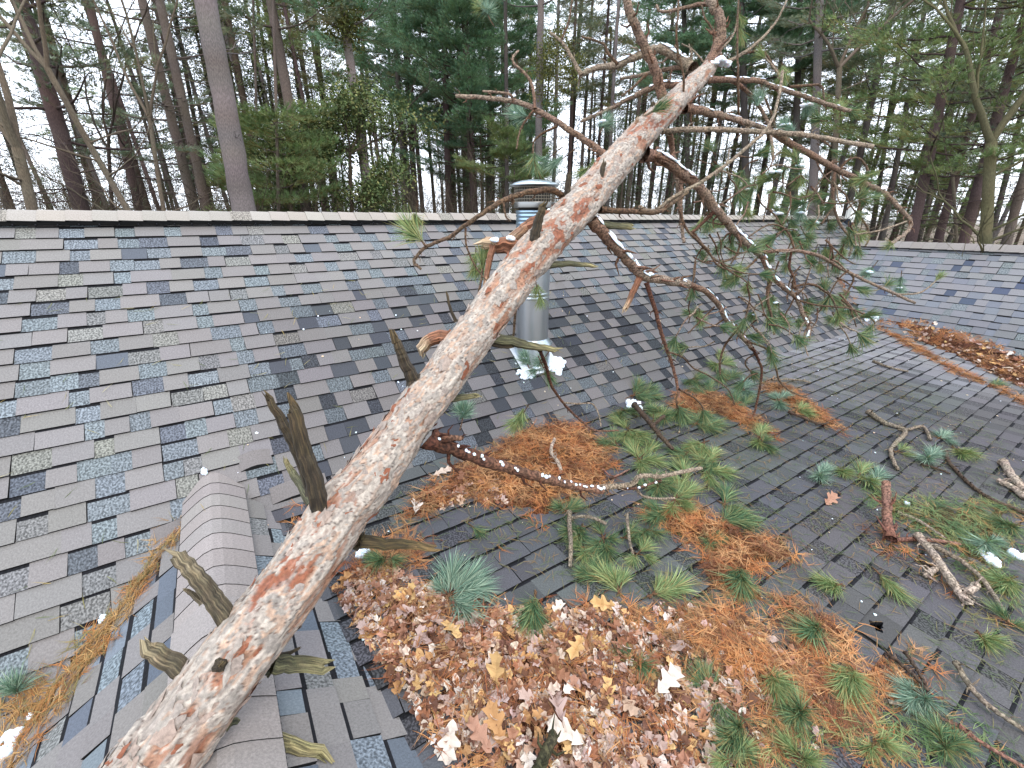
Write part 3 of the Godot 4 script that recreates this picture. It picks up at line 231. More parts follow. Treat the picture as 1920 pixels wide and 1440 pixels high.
var TUFTS := [
	[0,0.000,Vector3(5.353,-0.445,-2.025),Vector3(0.374,-0.927,-0.038)],
	[0,0.000,Vector3(4.907,-0.335,-3.104),Vector3(0.434,-0.695,-0.573)],
	[1,0.000,Vector3(4.141,-0.080,-2.875),Vector3(-0.209,-0.761,-0.614)],
	[0,0.000,Vector3(6.286,-0.227,-2.329),Vector3(-0.526,-0.691,-0.496)],
	[0,0.000,Vector3(6.275,-0.423,-2.478),Vector3(0.366,-0.853,0.373)],
	[0,0.000,Vector3(5.920,-0.423,-2.805),Vector3(-0.521,-0.613,-0.593)],
	[0,0.000,Vector3(5.556,-0.200,-2.043),Vector3(0.429,-0.813,0.393)],
	[0,0.000,Vector3(5.080,0.140,-2.408),Vector3(0.221,-0.261,-0.940)],
	[0,0.000,Vector3(5.592,-0.188,-2.470),Vector3(0.893,-0.327,0.308)],
	[0,0.000,Vector3(5.025,-0.996,-2.432),Vector3(0.210,-0.935,0.284)],
	[0,0.000,Vector3(4.573,0.687,-3.150),Vector3(0.043,0.611,-0.790)],
	[0,0.000,Vector3(5.612,0.379,-2.715),Vector3(0.963,0.134,-0.232)],
	[0,0.000,Vector3(4.814,0.216,-2.825),Vector3(0.269,-0.962,0.048)],
	[1,0.000,Vector3(5.881,-1.039,-2.429),Vector3(0.005,-0.994,0.105)],
	[0,0.000,Vector3(5.696,-0.178,-2.681),Vector3(0.486,-0.830,0.275)],
	[0,0.000,Vector3(4.557,-0.275,-2.548),Vector3(0.982,-0.084,0.172)],
	[0,0.000,Vector3(5.984,0.132,-2.488),Vector3(-0.374,-0.511,-0.774)],
	[0,0.000,Vector3(4.697,0.224,-2.702),Vector3(-0.313,-0.942,-0.117)],
	[1,0.000,Vector3(4.841,0.409,-2.967),Vector3(0.428,-0.824,0.372)],
	[0,0.000,Vector3(4.422,-0.775,-3.016),Vector3(-0.110,-0.993,0.053)],
	[0,0.000,Vector3(4.887,-0.415,-3.268),Vector3(0.518,-0.746,0.418)],
	[0,0.000,Vector3(6.218,0.723,-2.679),Vector3(0.869,-0.363,0.335)],
	[0,0.000,Vector3(5.665,0.223,-2.444),Vector3(-0.571,-0.413,-0.709)],
	[0,0.000,Vector3(6.086,-0.279,-2.684),Vector3(-0.262,-0.931,-0.255)],
	[1,0.000,Vector3(5.868,-0.043,-2.945),Vector3(0.111,-0.966,0.234)],
	[0,0.000,Vector3(5.999,-0.443,-2.557),Vector3(-0.230,-0.973,0.028)],
	[1,0.000,Vector3(5.121,-0.739,-2.781),Vector3(-0.381,-0.911,-0.155)],
	[0,0.000,Vector3(6.182,-0.919,-2.179),Vector3(-0.117,-0.987,-0.113)],
	[0,0.000,Vector3(5.887,0.190,-2.915),Vector3(0.971,0.200,-0.130)],
	[1,0.000,Vector3(4.019,-0.952,-2.607),Vector3(0.255,-0.954,0.156)],
	[0,0.000,Vector3(4.161,-0.944,-2.819),Vector3(-0.174,-0.082,-0.981)],
	[0,0.000,Vector3(5.903,-0.043,-2.646),Vector3(0.886,-0.461,0.057)],
	[1,0.000,Vector3(5.797,0.387,-2.144),Vector3(-0.247,-0.368,-0.896)],
	[1,0.000,Vector3(6.129,-0.163,-2.172),Vector3(0.544,-0.823,0.165)],
	[0,0.030,Vector3(4.846,0.283,-2.819),Vector3(0.456,0.028,-0.890)],
	[0,0.050,Vector3(5.124,0.451,-2.710),Vector3(-0.254,-0.436,-0.863)],
	[0,0.050,Vector3(5.323,0.509,-2.605),Vector3(0.390,0.750,-0.534)],
	[0,0.050,Vector3(5.502,0.046,-2.789),Vector3(0.661,-0.658,0.361)],
	[2,0.040,Vector3(5.708,0.057,-2.658),Vector3(-0.130,-0.989,0.077)],
	[0,0.040,Vector3(6.061,-0.053,-2.631),Vector3(0.960,-0.170,-0.221)],
	[0,0.000,Vector3(6.208,-0.083,-2.520),Vector3(0.712,-0.662,-0.233)],
	[0,0.040,Vector3(5.588,-0.125,-2.654),Vector3(0.486,-0.782,0.389)],
	[1,0.000,Vector3(4.481,-0.073,-2.898),Vector3(-0.482,-0.064,-0.874)],
	[0,0.000,Vector3(4.785,-0.301,-2.850),Vector3(0.567,-0.791,0.231)],
	[0,0.000,Vector3(5.255,-0.229,-2.700),Vector3(-0.133,-0.951,-0.278)],
	[0,0.000,Vector3(5.323,-0.422,-2.695),Vector3(-0.460,-0.758,-0.462)],
	[1,0.000,Vector3(6.212,-0.381,-2.511),Vector3(0.124,-0.960,0.250)],
	[1,0.000,Vector3(6.133,-0.526,-2.497),Vector3(0.409,-0.879,0.245)],
	[2,0.050,Vector3(6.974,-0.645,-2.271),Vector3(-0.558,-0.711,-0.427)],
	[2,0.030,Vector3(7.531,-0.860,-2.061),Vector3(0.262,-0.932,0.252)],
	[0,0.020,Vector3(4.951,-0.622,-2.851),Vector3(-0.192,-0.981,0.034)],
	[0,0.030,Vector3(5.474,-0.937,-2.618),Vector3(0.373,-0.871,0.320)],
	[0,0.000,Vector3(5.505,-1.068,-2.539),Vector3(0.439,-0.786,0.435)],
	[0,0.020,Vector3(5.130,-1.047,-2.668),Vector3(-0.380,-0.919,-0.104)],
	[0,0.030,Vector3(6.530,-1.067,-2.246),Vector3(0.245,-0.951,0.187)],
	[0,0.040,Vector3(6.264,-1.170,-2.246),Vector3(-0.540,0.011,-0.842)],
	[0,0.000,Vector3(5.784,-1.167,-2.438),Vector3(0.780,-0.526,0.340)],
	[0,0.040,Vector3(6.434,0.416,-2.341),Vector3(0.501,-0.742,0.444)],
	[1,0.000,Vector3(6.508,-0.370,-2.448),Vector3(0.298,-0.937,0.184)],
	[0,0.020,Vector3(4.748,-0.654,-2.843),Vector3(0.390,-0.906,0.166)],
	[2,0.060,Vector3(5.531,1.102,-2.736),Vector3(0.540,-0.760,0.361)],
	[0,0.030,Vector3(5.587,0.986,-2.647),Vector3(0.347,0.479,-0.806)],
	[2,0.020,Vector3(4.904,1.129,-2.907),Vector3(0.328,0.797,-0.506)],
	[2,0.030,Vector3(5.190,0.898,-2.741),Vector3(-0.004,0.692,-0.722)],
	[1,0.000,Vector3(5.930,1.088,-2.594),Vector3(0.775,0.622,-0.115)],
	[1,0.000,Vector3(4.763,1.717,-3.139),Vector3(0.355,-0.920,0.168)],
	[1,0.000,Vector3(5.278,1.386,-2.904),Vector3(0.036,-0.999,0.019)],
	[1,0.000,Vector3(5.393,0.643,-2.748),Vector3(0.068,0.538,-0.840)],
	[1,0.000,Vector3(5.098,0.375,-2.821),Vector3(-0.377,-0.070,-0.924)],
	[1,0.000,Vector3(5.270,0.219,-2.765),Vector3(-0.015,-0.999,0.050)],
	[1,0.000,Vector3(4.991,0.055,-2.875),Vector3(0.950,-0.308,0.046)],
	[1,0.000,Vector3(5.794,0.228,-2.678),Vector3(-0.445,0.098,-0.890)],
	[1,0.000,Vector3(5.548,0.383,-2.655),Vector3(-0.063,-0.979,-0.194)],
	[2,0.020,Vector3(2.512,0.876,-3.735),Vector3(-0.235,0.606,-0.760)],
	[2,0.040,Vector3(3.235,0.821,-3.359),Vector3(0.691,0.645,-0.327)],
	[2,0.030,Vector3(2.728,0.482,-3.669),Vector3(-0.577,-0.584,-0.571)],
	[2,0.000,Vector3(2.855,0.491,-3.589),Vector3(-0.558,-0.509,-0.655)],
	[1,0.000,Vector3(2.928,0.400,-3.243),Vector3(-0.530,-0.675,-0.512)],
	[1,0.010,Vector3(1.309,-0.083,-3.327),Vector3(0.121,-0.693,-0.710)],
	[1,0.000,Vector3(1.846,-0.370,-3.226),Vector3(-0.361,-0.899,-0.249)],
	[1,0.000,Vector3(1.791,-0.370,-3.262),Vector3(-0.086,-0.947,-0.311)],
	[2,0.000,Vector3(2.663,1.868,-4.469),Vector3(0.078,0.727,-0.682)],
	[1,0.000,Vector3(2.622,1.916,-4.518),Vector3(0.033,0.670,-0.741)],
	[2,0.020,Vector3(2.161,-1.166,-3.041),Vector3(0.078,0.693,-0.717)],
	[0,0.000,Vector3(2.297,-1.312,-2.885),Vector3(0.440,-0.861,0.255)],
	[1,0.020,Vector3(1.828,-1.561,-2.698),Vector3(-0.350,-0.911,-0.217)],
	[2,0.030,Vector3(2.220,-1.246,-2.966),Vector3(-0.497,-0.747,-0.442)],
	[2,0.020,Vector3(1.320,-1.321,-2.630),Vector3(0.347,0.718,-0.604)],
	[1,0.000,Vector3(2.433,-0.684,-3.207),Vector3(0.010,-1.000,0.024)]]
var SPRIGS := [
	["large blue-green pine sprig with four bushy tufts beside the leaf pile",2,Vector3(0.735,-1.969,-1.746),[Vector3(0.850,-1.948,-1.922),Vector3(0.984,-1.980,-1.653),Vector3(0.783,-1.990,-1.569),Vector3(0.695,-1.956,-1.849),Vector3(0.959,-1.963,-1.793)]],
	["drooping sprig hanging point down over the leaf pile's upper edge",0,Vector3(1.143,-1.999,-1.493),[Vector3(1.010,-2.019,-1.325),Vector3(1.003,-2.015,-1.363)]],
	["bright sprig just under the bare twig crossing to the orange needle heap",1,Vector3(2.985,-1.877,-2.513),[Vector3(2.969,-1.908,-2.252),Vector3(2.967,-1.856,-2.685),Vector3(2.785,-1.916,-2.183),Vector3(2.697,-1.900,-2.320)]],
	["light green fan-shaped sprig above the snow-dotted branch",1,Vector3(2.703,-1.924,-2.122),[Vector3(3.059,-1.911,-2.224),Vector3(2.774,-1.903,-2.297),Vector3(2.825,-1.941,-1.973),Vector3(2.572,-1.942,-1.965)]],
	["big round spiky sprig at the end of the pale twig above the dark courses",1,Vector3(3.106,-1.967,-1.757),[Vector3(3.536,-1.947,-1.926),Vector3(3.307,-1.936,-2.017),Vector3(3.212,-1.989,-1.581),Vector3(2.939,-1.989,-1.579)]],
	["round sprig right below the tip of the snow-dotted branch",1,Vector3(2.567,-1.982,-1.637),[Vector3(2.805,-1.983,-1.631),Vector3(2.528,-1.999,-1.491),Vector3(2.323,-1.995,-1.526),Vector3(2.792,-1.966,-1.770)]],
	["dark brushy sprig lying against the snow lump under the flue",0,Vector3(3.553,-1.814,-2.966),[Vector3(4.084,-1.804,-2.978),Vector3(3.639,-1.841,-2.808),Vector3(3.883,-1.849,-2.741),Vector3(3.782,-1.728,-3.080)]],
	["dark green pointed sprig alone on the dark courses right of the heap",0,Vector3(2.843,-2.009,-1.412),[Vector3(3.026,-1.997,-1.510),Vector3(2.853,-2.028,-1.248),Vector3(2.871,-2.035,-1.190)]],
	["very dark sprig tangled in the middle of the fallen branch ends",0,Vector3(3.668,-1.907,-2.260),[Vector3(3.732,-1.932,-2.055),Vector3(3.755,-1.897,-2.341),Vector3(3.927,-1.928,-2.083),Vector3(4.010,-1.899,-2.331)]],
	["dull sprig under the hanging bough with white crumbs on it",1,Vector3(5.244,-1.767,-3.028),[Vector3(4.988,-1.775,-3.018),Vector3(5.483,-1.787,-3.001),Vector3(5.430,-1.670,-3.157)]],
	["small sprig on the near side of the orange needles by the thin hanging twig",0,Vector3(4.586,-1.824,-2.949),[Vector3(4.804,-1.825,-2.945),Vector3(4.356,-1.832,-2.885),Vector3(4.432,-1.847,-2.758)]],
	["snow-flecked sprig on the needle drift below the hanging bough",2,Vector3(4.883,-1.881,-2.479),[Vector3(4.822,-1.900,-2.321),Vector3(4.595,-1.891,-2.390),Vector3(5.187,-1.866,-2.598)]],
	["tiny snow-topped sprig beside the long orange needle drift",2,Vector3(5.007,-1.922,-2.132),[Vector3(5.201,-1.922,-2.135),Vector3(5.092,-1.911,-2.231),Vector3(4.815,-1.936,-2.015)]],
	["olive sprig lying across the long orange needle drift",1,Vector3(4.948,-1.948,-1.922),[Vector3(4.974,-1.967,-1.759),Vector3(5.130,-1.951,-1.896)]],
	["yellow-green sprig between the two orange drifts",1,Vector3(4.010,-1.963,-1.797),[Vector3(4.273,-1.950,-1.906),Vector3(3.775,-1.974,-1.705)]],
	["dark sprig beneath the end of the lowest hanging twig",0,Vector3(3.955,-1.968,-1.756),[Vector3(3.884,-1.986,-1.602),Vector3(4.045,-1.971,-1.728)]],
	["dense sprig under the snow-dotted branch near the hanging twigs",0,Vector3(1.797,-1.983,-1.626),[Vector3(1.686,-2.002,-1.465),Vector3(1.636,-1.990,-1.566),Vector3(1.848,-1.992,-1.555),Vector3(1.850,-1.970,-1.733)]],
	["bright sprig on the orange drift below the dense sprig",1,Vector3(1.589,-2.025,-1.281),[Vector3(1.634,-2.011,-1.390),Vector3(1.591,-2.003,-1.460),Vector3(1.700,-2.017,-1.344)]],
	["pale feathery sprig pointing right over the bare dark courses",1,Vector3(1.740,-2.038,-1.165),[Vector3(1.986,-2.047,-1.092),Vector3(1.835,-2.046,-1.105),Vector3(1.854,-2.035,-1.190)]],
	["sprig with yellow tips between the dense sprig and the pale feathery one",1,Vector3(1.898,-2.008,-1.416),[Vector3(1.915,-2.022,-1.301),Vector3(1.789,-2.012,-1.383),Vector3(2.011,-2.007,-1.427)]],
	["small faded sprig half sunk among the brown leaves",0,Vector3(1.372,-2.064,-0.951),[Vector3(1.343,-2.058,-1.005),Vector3(1.364,-2.070,-0.902)]],
	["sprig under the lichen-covered stub beside the trunk",0,Vector3(0.537,-1.918,-2.169),[Vector3(0.420,-1.914,-2.205),Vector3(0.431,-1.924,-2.119),Vector3(0.563,-1.928,-2.086)]],
	["dark sprig below the middle of the snow-dotted branch",0,Vector3(1.739,-1.945,-1.942),[Vector3(1.689,-1.938,-2.000),Vector3(1.878,-1.943,-1.958),Vector3(1.688,-1.959,-1.824)]],
	["dark sprig on the crest of the middle orange drift",0,Vector3(2.669,-2.018,-1.333),[Vector3(2.784,-2.037,-1.180),Vector3(2.828,-2.024,-1.287)]],
	["drooping dark sprig on the shoulder of the middle orange drift",0,Vector3(2.474,-2.024,-1.287),[Vector3(2.346,-2.034,-1.201),Vector3(2.482,-2.033,-1.212)]],
	["narrow sprig hanging downhill in the middle of the orange drift",0,Vector3(2.406,-2.054,-1.038),[Vector3(2.177,-2.074,-0.866),Vector3(2.216,-2.068,-0.916)]],
	["flat yellow-green sprig on the bare grey patch",1,Vector3(2.814,-2.104,-0.620),[Vector3(2.696,-2.093,-0.706),Vector3(2.691,-2.102,-0.632)]],
	["single pointed sprig lying left of the white stick",1,Vector3(3.145,-2.114,-0.533),[Vector3(3.026,-2.134,-0.370)]],
	["grey-green sprig on the rim of the tall needle ridge",0,Vector3(2.429,-2.114,-0.539),[Vector3(2.228,-2.109,-0.577),Vector3(2.318,-2.108,-0.586)]],
	["long green sprig pointing down toward the picture's lower edge",1,Vector3(1.900,-2.110,-0.569),[Vector3(1.796,-2.123,-0.457),Vector3(1.878,-2.125,-0.441),Vector3(1.828,-2.118,-0.504)]],
	["grey-green sprig at the right margin of the brown leaves",0,Vector3(1.582,-2.100,-0.653),[Vector3(1.624,-2.085,-0.776),Vector3(1.529,-2.086,-0.769),Vector3(1.515,-2.109,-0.576)]],
	["bright green sprig under the tall needle ridge",1,Vector3(2.296,-2.134,-0.368),[Vector3(2.139,-2.144,-0.289),Vector3(2.075,-2.140,-0.323),Vector3(2.224,-2.143,-0.294)]],
	["blue-green sprig by the two crossing dark sticks",2,Vector3(2.456,-2.165,-0.112),[Vector3(2.390,-2.154,-0.199),Vector3(2.307,-2.161,-0.147),Vector3(2.395,-2.169,-0.081)]],
	["small sprig below the long green one",0,Vector3(1.880,-2.130,-0.406),[Vector3(1.730,-2.130,-0.404),Vector3(1.755,-2.134,-0.369)]],
	["dull sprig in the low corner of the leaf pile",0,Vector3(1.549,-2.118,-0.499),[Vector3(1.404,-2.117,-0.509),Vector3(1.500,-2.116,-0.520),Vector3(1.460,-2.123,-0.458)]],
	["sprig at the bottom edge among green needle litter",1,Vector3(1.404,-2.123,-0.459),[Vector3(1.508,-2.124,-0.450),Vector3(1.320,-2.121,-0.479)]],
	["flat olive sprig left of the thick upright stick",1,Vector3(4.185,-2.037,-1.177),[Vector3(4.189,-2.049,-1.076),Vector3(4.069,-2.047,-1.093)]],
	["blue-green round sprig left of the olive one",2,Vector3(3.942,-2.031,-1.226),[Vector3(4.083,-2.030,-1.232),Vector3(3.792,-2.036,-1.189)]],
	["blue-green tuft touching the thick upright stick",2,Vector3(4.284,-2.065,-0.945),[Vector3(4.456,-2.062,-0.965),Vector3(4.147,-2.065,-0.942)]],
	["brown-green sprig flat against the olive one",1,Vector3(4.242,-2.053,-1.048),[Vector3(4.131,-2.071,-0.891),Vector3(4.443,-2.048,-1.081)]],
	["olive sprig under the forked dry twig",1,Vector3(5.010,-2.055,-1.026),[Vector3(5.054,-2.069,-0.908),Vector3(5.134,-2.060,-0.989)]],
	["blue-green sprig right of the forked dry twig",2,Vector3(5.191,-2.078,-0.835),[Vector3(5.385,-2.079,-0.827),Vector3(5.008,-2.079,-0.823)]],
	["faded green sprig behind the curved right-hand twig",2,Vector3(5.750,-2.070,-0.902),[Vector3(5.734,-2.085,-0.774),Vector3(5.931,-2.072,-0.885)]],
	["long yellow-green sprig across the curved right-hand twig",1,Vector3(5.641,-2.088,-0.752),[Vector3(5.589,-2.108,-0.586),Vector3(5.427,-2.104,-0.617)]],
	["small dark sprig by the far right needle strip",0,Vector3(8.199,-2.060,-0.988),[Vector3(8.518,-2.063,-0.956)]],
	["sprig beside the white stick with a pink end",1,Vector3(3.899,-2.172,-0.051),[Vector3(3.658,-2.164,-0.122),Vector3(3.696,-2.172,-0.056)]],
	["blue-green sprig under leftover snow at the right edge",2,Vector3(4.232,-2.150,-0.238),[Vector3(3.981,-2.151,-0.227),Vector3(4.246,-2.156,-0.185)]],
	["dark sprig at the right edge above the snow",0,Vector3(4.655,-2.159,-0.160),[Vector3(4.441,-2.145,-0.280),Vector3(4.436,-2.155,-0.192)]],
	["dark green sprig under the long curved pale stick",0,Vector3(2.278,-2.179,0.009),[Vector3(2.303,-2.174,-0.035),Vector3(2.339,-2.185,0.058),Vector3(2.222,-2.182,0.032)]],
	["green sprig in the bottom right among litter",1,Vector3(2.025,-2.159,-0.157),[Vector3(1.913,-2.159,-0.158),Vector3(2.029,-2.165,-0.109)]],
	["light green sprig on the bottom edge near the middle",1,Vector3(1.671,-2.141,-0.306),[Vector3(1.650,-2.135,-0.363),Vector3(1.671,-2.147,-0.263)]],
	["sprig on the near valley needles at the left edge",2,Vector3(-1.189,-2.145,-2.523),[Vector3(-1.217,-2.115,-2.563),Vector3(-1.171,-2.122,-2.554)]],
	["small sprig beside the trunk over the dark courses",0,Vector3(1.088,-1.919,-2.161),[Vector3(1.118,-1.934,-2.036)]],
	["flattened green sprig among the far right litter",1,Vector3(3.159,-2.172,-0.054),[Vector3(3.166,-2.181,0.021),Vector3(3.070,-2.178,-0.003)]],
	["green sprig at the right edge beneath the long stick",0,Vector3(3.408,-2.181,0.020),[Vector3(3.420,-2.172,-0.050),Vector3(3.430,-2.187,0.070)]],
	["dark green sprig in the tangle of fallen branch ends",1,Vector3(3.333,-1.878,-2.498),[Vector3(3.621,-1.847,-2.758),Vector3(3.677,-1.873,-2.544)],1],
	["dark green sprig in the tangle of fallen branch ends",0,Vector3(3.616,-1.875,-2.529),[Vector3(3.245,-1.893,-2.380),Vector3(3.403,-1.860,-2.655)],1],
	["dark green sprig in the tangle of fallen branch ends",0,Vector3(3.795,-1.878,-2.500),[Vector3(3.511,-1.907,-2.259),Vector3(3.423,-1.891,-2.390)],1],
	["dark green sprig in the tangle of fallen branch ends",1,Vector3(3.461,-1.937,-2.014),[Vector3(3.184,-1.958,-1.836),Vector3(3.167,-1.935,-2.030)],1],
	["dark green sprig in the tangle of fallen branch ends",0,Vector3(3.175,-1.941,-1.977),[Vector3(2.932,-1.948,-1.918),Vector3(3.050,-1.929,-2.080)],1],
	["dark green sprig in the tangle of fallen branch ends",0,Vector3(2.608,-1.958,-1.833),[Vector3(2.620,-1.976,-1.688),Vector3(2.425,-1.972,-1.721)],1],
	["dark green sprig in the tangle of fallen branch ends",0,Vector3(2.454,-1.961,-1.808),[Vector3(2.463,-1.947,-1.927),Vector3(2.618,-1.954,-1.867)],1],
	["dark green sprig in the tangle of fallen branch ends",1,Vector3(2.822,-1.972,-1.716),[Vector3(2.644,-1.962,-1.802),Vector3(2.934,-1.950,-1.901)],1],
	["dark green sprig in the tangle of fallen branch ends",0,Vector3(2.350,-1.990,-1.572),[Vector3(2.170,-1.989,-1.573),Vector3(2.320,-1.974,-1.699)],1],
	["dark green sprig in the tangle of fallen branch ends",0,Vector3(3.321,-1.961,-1.810),[Vector3(3.048,-1.974,-1.698),Vector3(3.073,-1.957,-1.842)],1],
	["dark green sprig in the tangle of fallen branch ends",0,Vector3(3.198,-1.842,-2.800),[Vector3(3.293,-1.860,-2.649),Vector3(2.959,-1.865,-2.607)],1],
	["dark green sprig in the tangle of fallen branch ends",0,Vector3(2.684,-1.894,-2.372),[Vector3(2.540,-1.883,-2.459),Vector3(2.842,-1.871,-2.561)],1],
	["dark green sprig in the tangle of fallen branch ends",1,Vector3(1.641,-1.985,-1.612),[Vector3(1.543,-1.992,-1.554),Vector3(1.574,-1.976,-1.689)],1],
	["dark green sprig in the tangle of fallen branch ends",0,Vector3(1.736,-1.966,-1.769),[Vector3(1.614,-1.978,-1.672),Vector3(1.578,-1.966,-1.772)],1],
	["dark green sprig in the tangle of fallen branch ends",0,Vector3(1.923,-1.992,-1.555),[Vector3(2.051,-1.988,-1.587),Vector3(1.988,-2.001,-1.480)],1],
	["dark green sprig in the tangle of fallen branch ends",0,Vector3(2.123,-1.995,-1.523),[Vector3(2.127,-2.008,-1.421),Vector3(1.981,-1.999,-1.494)],1],
	["dark green sprig in the tangle of fallen branch ends",0,Vector3(4.361,-1.912,-2.216),[Vector3(4.655,-1.880,-2.483),Vector3(4.821,-1.898,-2.338)],1],
	["dark green sprig in the tangle of fallen branch ends",0,Vector3(4.342,-1.871,-2.556),[Vector3(4.322,-1.843,-2.794),Vector3(4.761,-1.836,-2.848)],1],
	["dark green sprig in the tangle of fallen branch ends",0,Vector3(4.917,-1.851,-2.727),[Vector3(5.224,-1.810,-2.971),Vector3(5.293,-1.846,-2.772)],1],
	["dark green sprig in the tangle of fallen branch ends",0,Vector3(1.545,-2.009,-1.412),[Vector3(1.447,-1.998,-1.500),Vector3(1.604,-1.995,-1.526)],1]]
var STICKS := [
	["forked grey dry twig in the middle of the open low roof",0.0267,0.0148,0,[PackedVector3Array([Vector3(5.660,-1.975,-1.491),Vector3(5.537,-1.997,-1.306),Vector3(5.551,-2.019,-1.126),Vector3(5.114,-2.025,-1.078),Vector3(4.884,-2.030,-1.033),Vector3(4.631,-2.046,-0.900)]),PackedVector3Array([Vector3(5.551,-2.019,-1.126),Vector3(5.833,-2.027,-1.061),Vector3(5.567,-2.043,-0.923)])]],
	["thin curved twig running to the right edge over the green litter",0.0179,0.0128,1,[PackedVector3Array([Vector3(5.442,-2.066,-0.776),Vector3(5.237,-2.076,-0.698),Vector3(4.997,-2.097,-0.522),Vector3(4.872,-2.116,-0.363),Vector3(4.891,-2.144,-0.132)])]],
	["thin grey twig on the open far courses",0.0193,0.0116,0,[PackedVector3Array([Vector3(7.594,-1.904,-2.124),Vector3(7.542,-1.927,-1.927),Vector3(7.618,-1.952,-1.719)])]],
	["thick pale broken stick at the right edge",0.0325,0.0275,2,[PackedVector3Array([Vector3(5.704,-2.099,-0.434),Vector3(5.461,-2.112,-0.322),Vector3(5.213,-2.129,-0.185)]),PackedVector3Array([Vector3(5.266,-2.104,-0.387),Vector3(5.239,-2.117,-0.284),Vector3(5.140,-2.128,-0.189)])]],
	["thick reddish upright stick stub",0.0357,0.0282,3,[PackedVector3Array([Vector3(3.529,-2.077,-0.600),Vector3(3.682,-1.966,-0.689),Vector3(3.890,-1.854,-0.793)])]],
	["grey twig running right from the upright stub",0.0164,0.0102,0,[PackedVector3Array([Vector3(3.945,-2.077,-0.692),Vector3(3.983,-2.093,-0.563),Vector3(3.933,-2.113,-0.397)])]],
	["stout white peeled stick with a pink side end",0.0249,0.0230,2,[PackedVector3Array([Vector3(3.728,-2.064,-0.509),Vector3(3.589,-2.080,-0.375),Vector3(3.394,-2.109,-0.218),Vector3(3.343,-2.138,-0.142)]),PackedVector3Array([Vector3(3.379,-2.101,-0.199),Vector3(3.412,-2.095,-0.166),Vector3(3.491,-2.086,-0.157)]),PackedVector3Array([Vector3(3.533,-2.096,-0.325),Vector3(3.444,-2.113,-0.350),Vector3(3.389,-2.113,-0.354)])]],
	["long grey stick beside the white peeled one",0.0168,0.0112,0,[PackedVector3Array([Vector3(3.696,-2.077,-0.439),Vector3(3.711,-2.097,-0.276),Vector3(3.625,-2.124,-0.133),Vector3(3.459,-2.159,-0.011)])]],
	["reddish stick lying level at the foot of the upright stub",0.0169,0.0113,3,[PackedVector3Array([Vector3(3.579,-2.090,-0.585),Vector3(3.801,-2.105,-0.460),Vector3(3.960,-2.121,-0.325)])]],
	["long curved pale stick crossing the lower right",0.0140,0.0098,0,[PackedVector3Array([Vector3(2.770,-2.123,-0.072),Vector3(2.672,-2.145,0.023),Vector3(2.646,-2.156,0.115),Vector3(2.677,-2.188,0.216)])]],
	["brown stick slanting to the bottom right corner",0.0111,0.0074,3,[PackedVector3Array([Vector3(2.396,-2.137,0.027),Vector3(2.409,-2.157,0.116),Vector3(2.470,-2.191,0.232)]),PackedVector3Array([Vector3(2.382,-2.152,-0.097),Vector3(2.391,-2.159,-0.034),Vector3(2.396,-2.137,0.027)])]],
	["short pale stick tip by the blue-green sprig",0.0102,0.0064,0,[PackedVector3Array([Vector3(2.260,-2.141,-0.193),Vector3(2.301,-2.146,-0.149),Vector3(2.332,-2.154,-0.083)])]],
	["dark stick crossing the orange needles, left of a pair",0.0113,0.0071,1,[PackedVector3Array([Vector3(2.526,-2.110,-0.281),Vector3(2.511,-2.121,-0.190),Vector3(2.499,-2.151,-0.103)])]],
	["dark stick crossing the orange needles, right of a pair",0.0099,0.0057,1,[PackedVector3Array([Vector3(2.615,-2.116,-0.235),Vector3(2.548,-2.125,-0.160),Vector3(2.495,-2.153,-0.097)])]],
	["short bare twig standing up from the orange needle heap",0.0171,0.0128,2,[PackedVector3Array([Vector3(1.971,-1.888,-2.269),Vector3(1.994,-1.829,-2.340),Vector3(2.011,-1.785,-2.460),Vector3(2.116,-1.735,-2.545)])]],
	["thin wavy twig under the hanging bough",0.0134,0.0084,0,[PackedVector3Array([Vector3(5.440,-1.849,-2.443),Vector3(5.744,-1.866,-2.298),Vector3(5.875,-1.900,-2.184)])]],
	["thin pale twig hanging under the snow-dotted branch",0.0171,0.0114,0,[PackedVector3Array([Vector3(1.699,-1.877,-1.860),Vector3(1.525,-1.934,-1.636),Vector3(1.443,-1.974,-1.548)]),PackedVector3Array([Vector3(1.670,-1.892,-1.820),Vector3(1.778,-1.888,-1.769),Vector3(1.865,-1.920,-1.667)])]],
	["dark bent twig running through the tangle of sprigs",0.0283,0.0170,1,[PackedVector3Array([Vector3(3.253,-1.750,-2.690),Vector3(3.144,-1.782,-2.424),Vector3(3.052,-1.831,-2.182),Vector3(3.029,-1.879,-2.032)]),PackedVector3Array([Vector3(3.111,-1.812,-2.342),Vector3(3.350,-1.786,-2.397)])]],
	["mossy dark stick poking from the leaf pile at the bottom",0.0258,0.0193,4,[PackedVector3Array([Vector3(0.659,-1.997,-0.817),Vector3(0.716,-1.973,-0.845),Vector3(0.790,-1.969,-0.878)])]],
	["dark twig across the tip of the orange drift",0.0144,0.0087,1,[PackedVector3Array([Vector3(4.773,-1.912,-1.911),Vector3(4.799,-1.944,-1.647),Vector3(4.968,-1.970,-1.599)])]],
	["dark twig under the blue-green sprig on the right",0.0121,0.0073,1,[PackedVector3Array([Vector3(4.958,-2.064,-0.825),Vector3(5.003,-2.075,-0.731),Vector3(5.021,-2.087,-0.636)])]],
	["fine reddish twig curving over the orange needle heap",0.0088,0.0055,3,[PackedVector3Array([Vector3(2.282,-1.879,-2.131),Vector3(2.295,-1.892,-2.026),Vector3(2.477,-1.892,-2.027)])]],
	["thin pale twig hanging over the middle drift",0.0115,0.0076,0,[PackedVector3Array([Vector3(2.037,-1.906,-1.647),Vector3(1.905,-1.944,-1.498),Vector3(1.861,-1.993,-1.420)])]]]
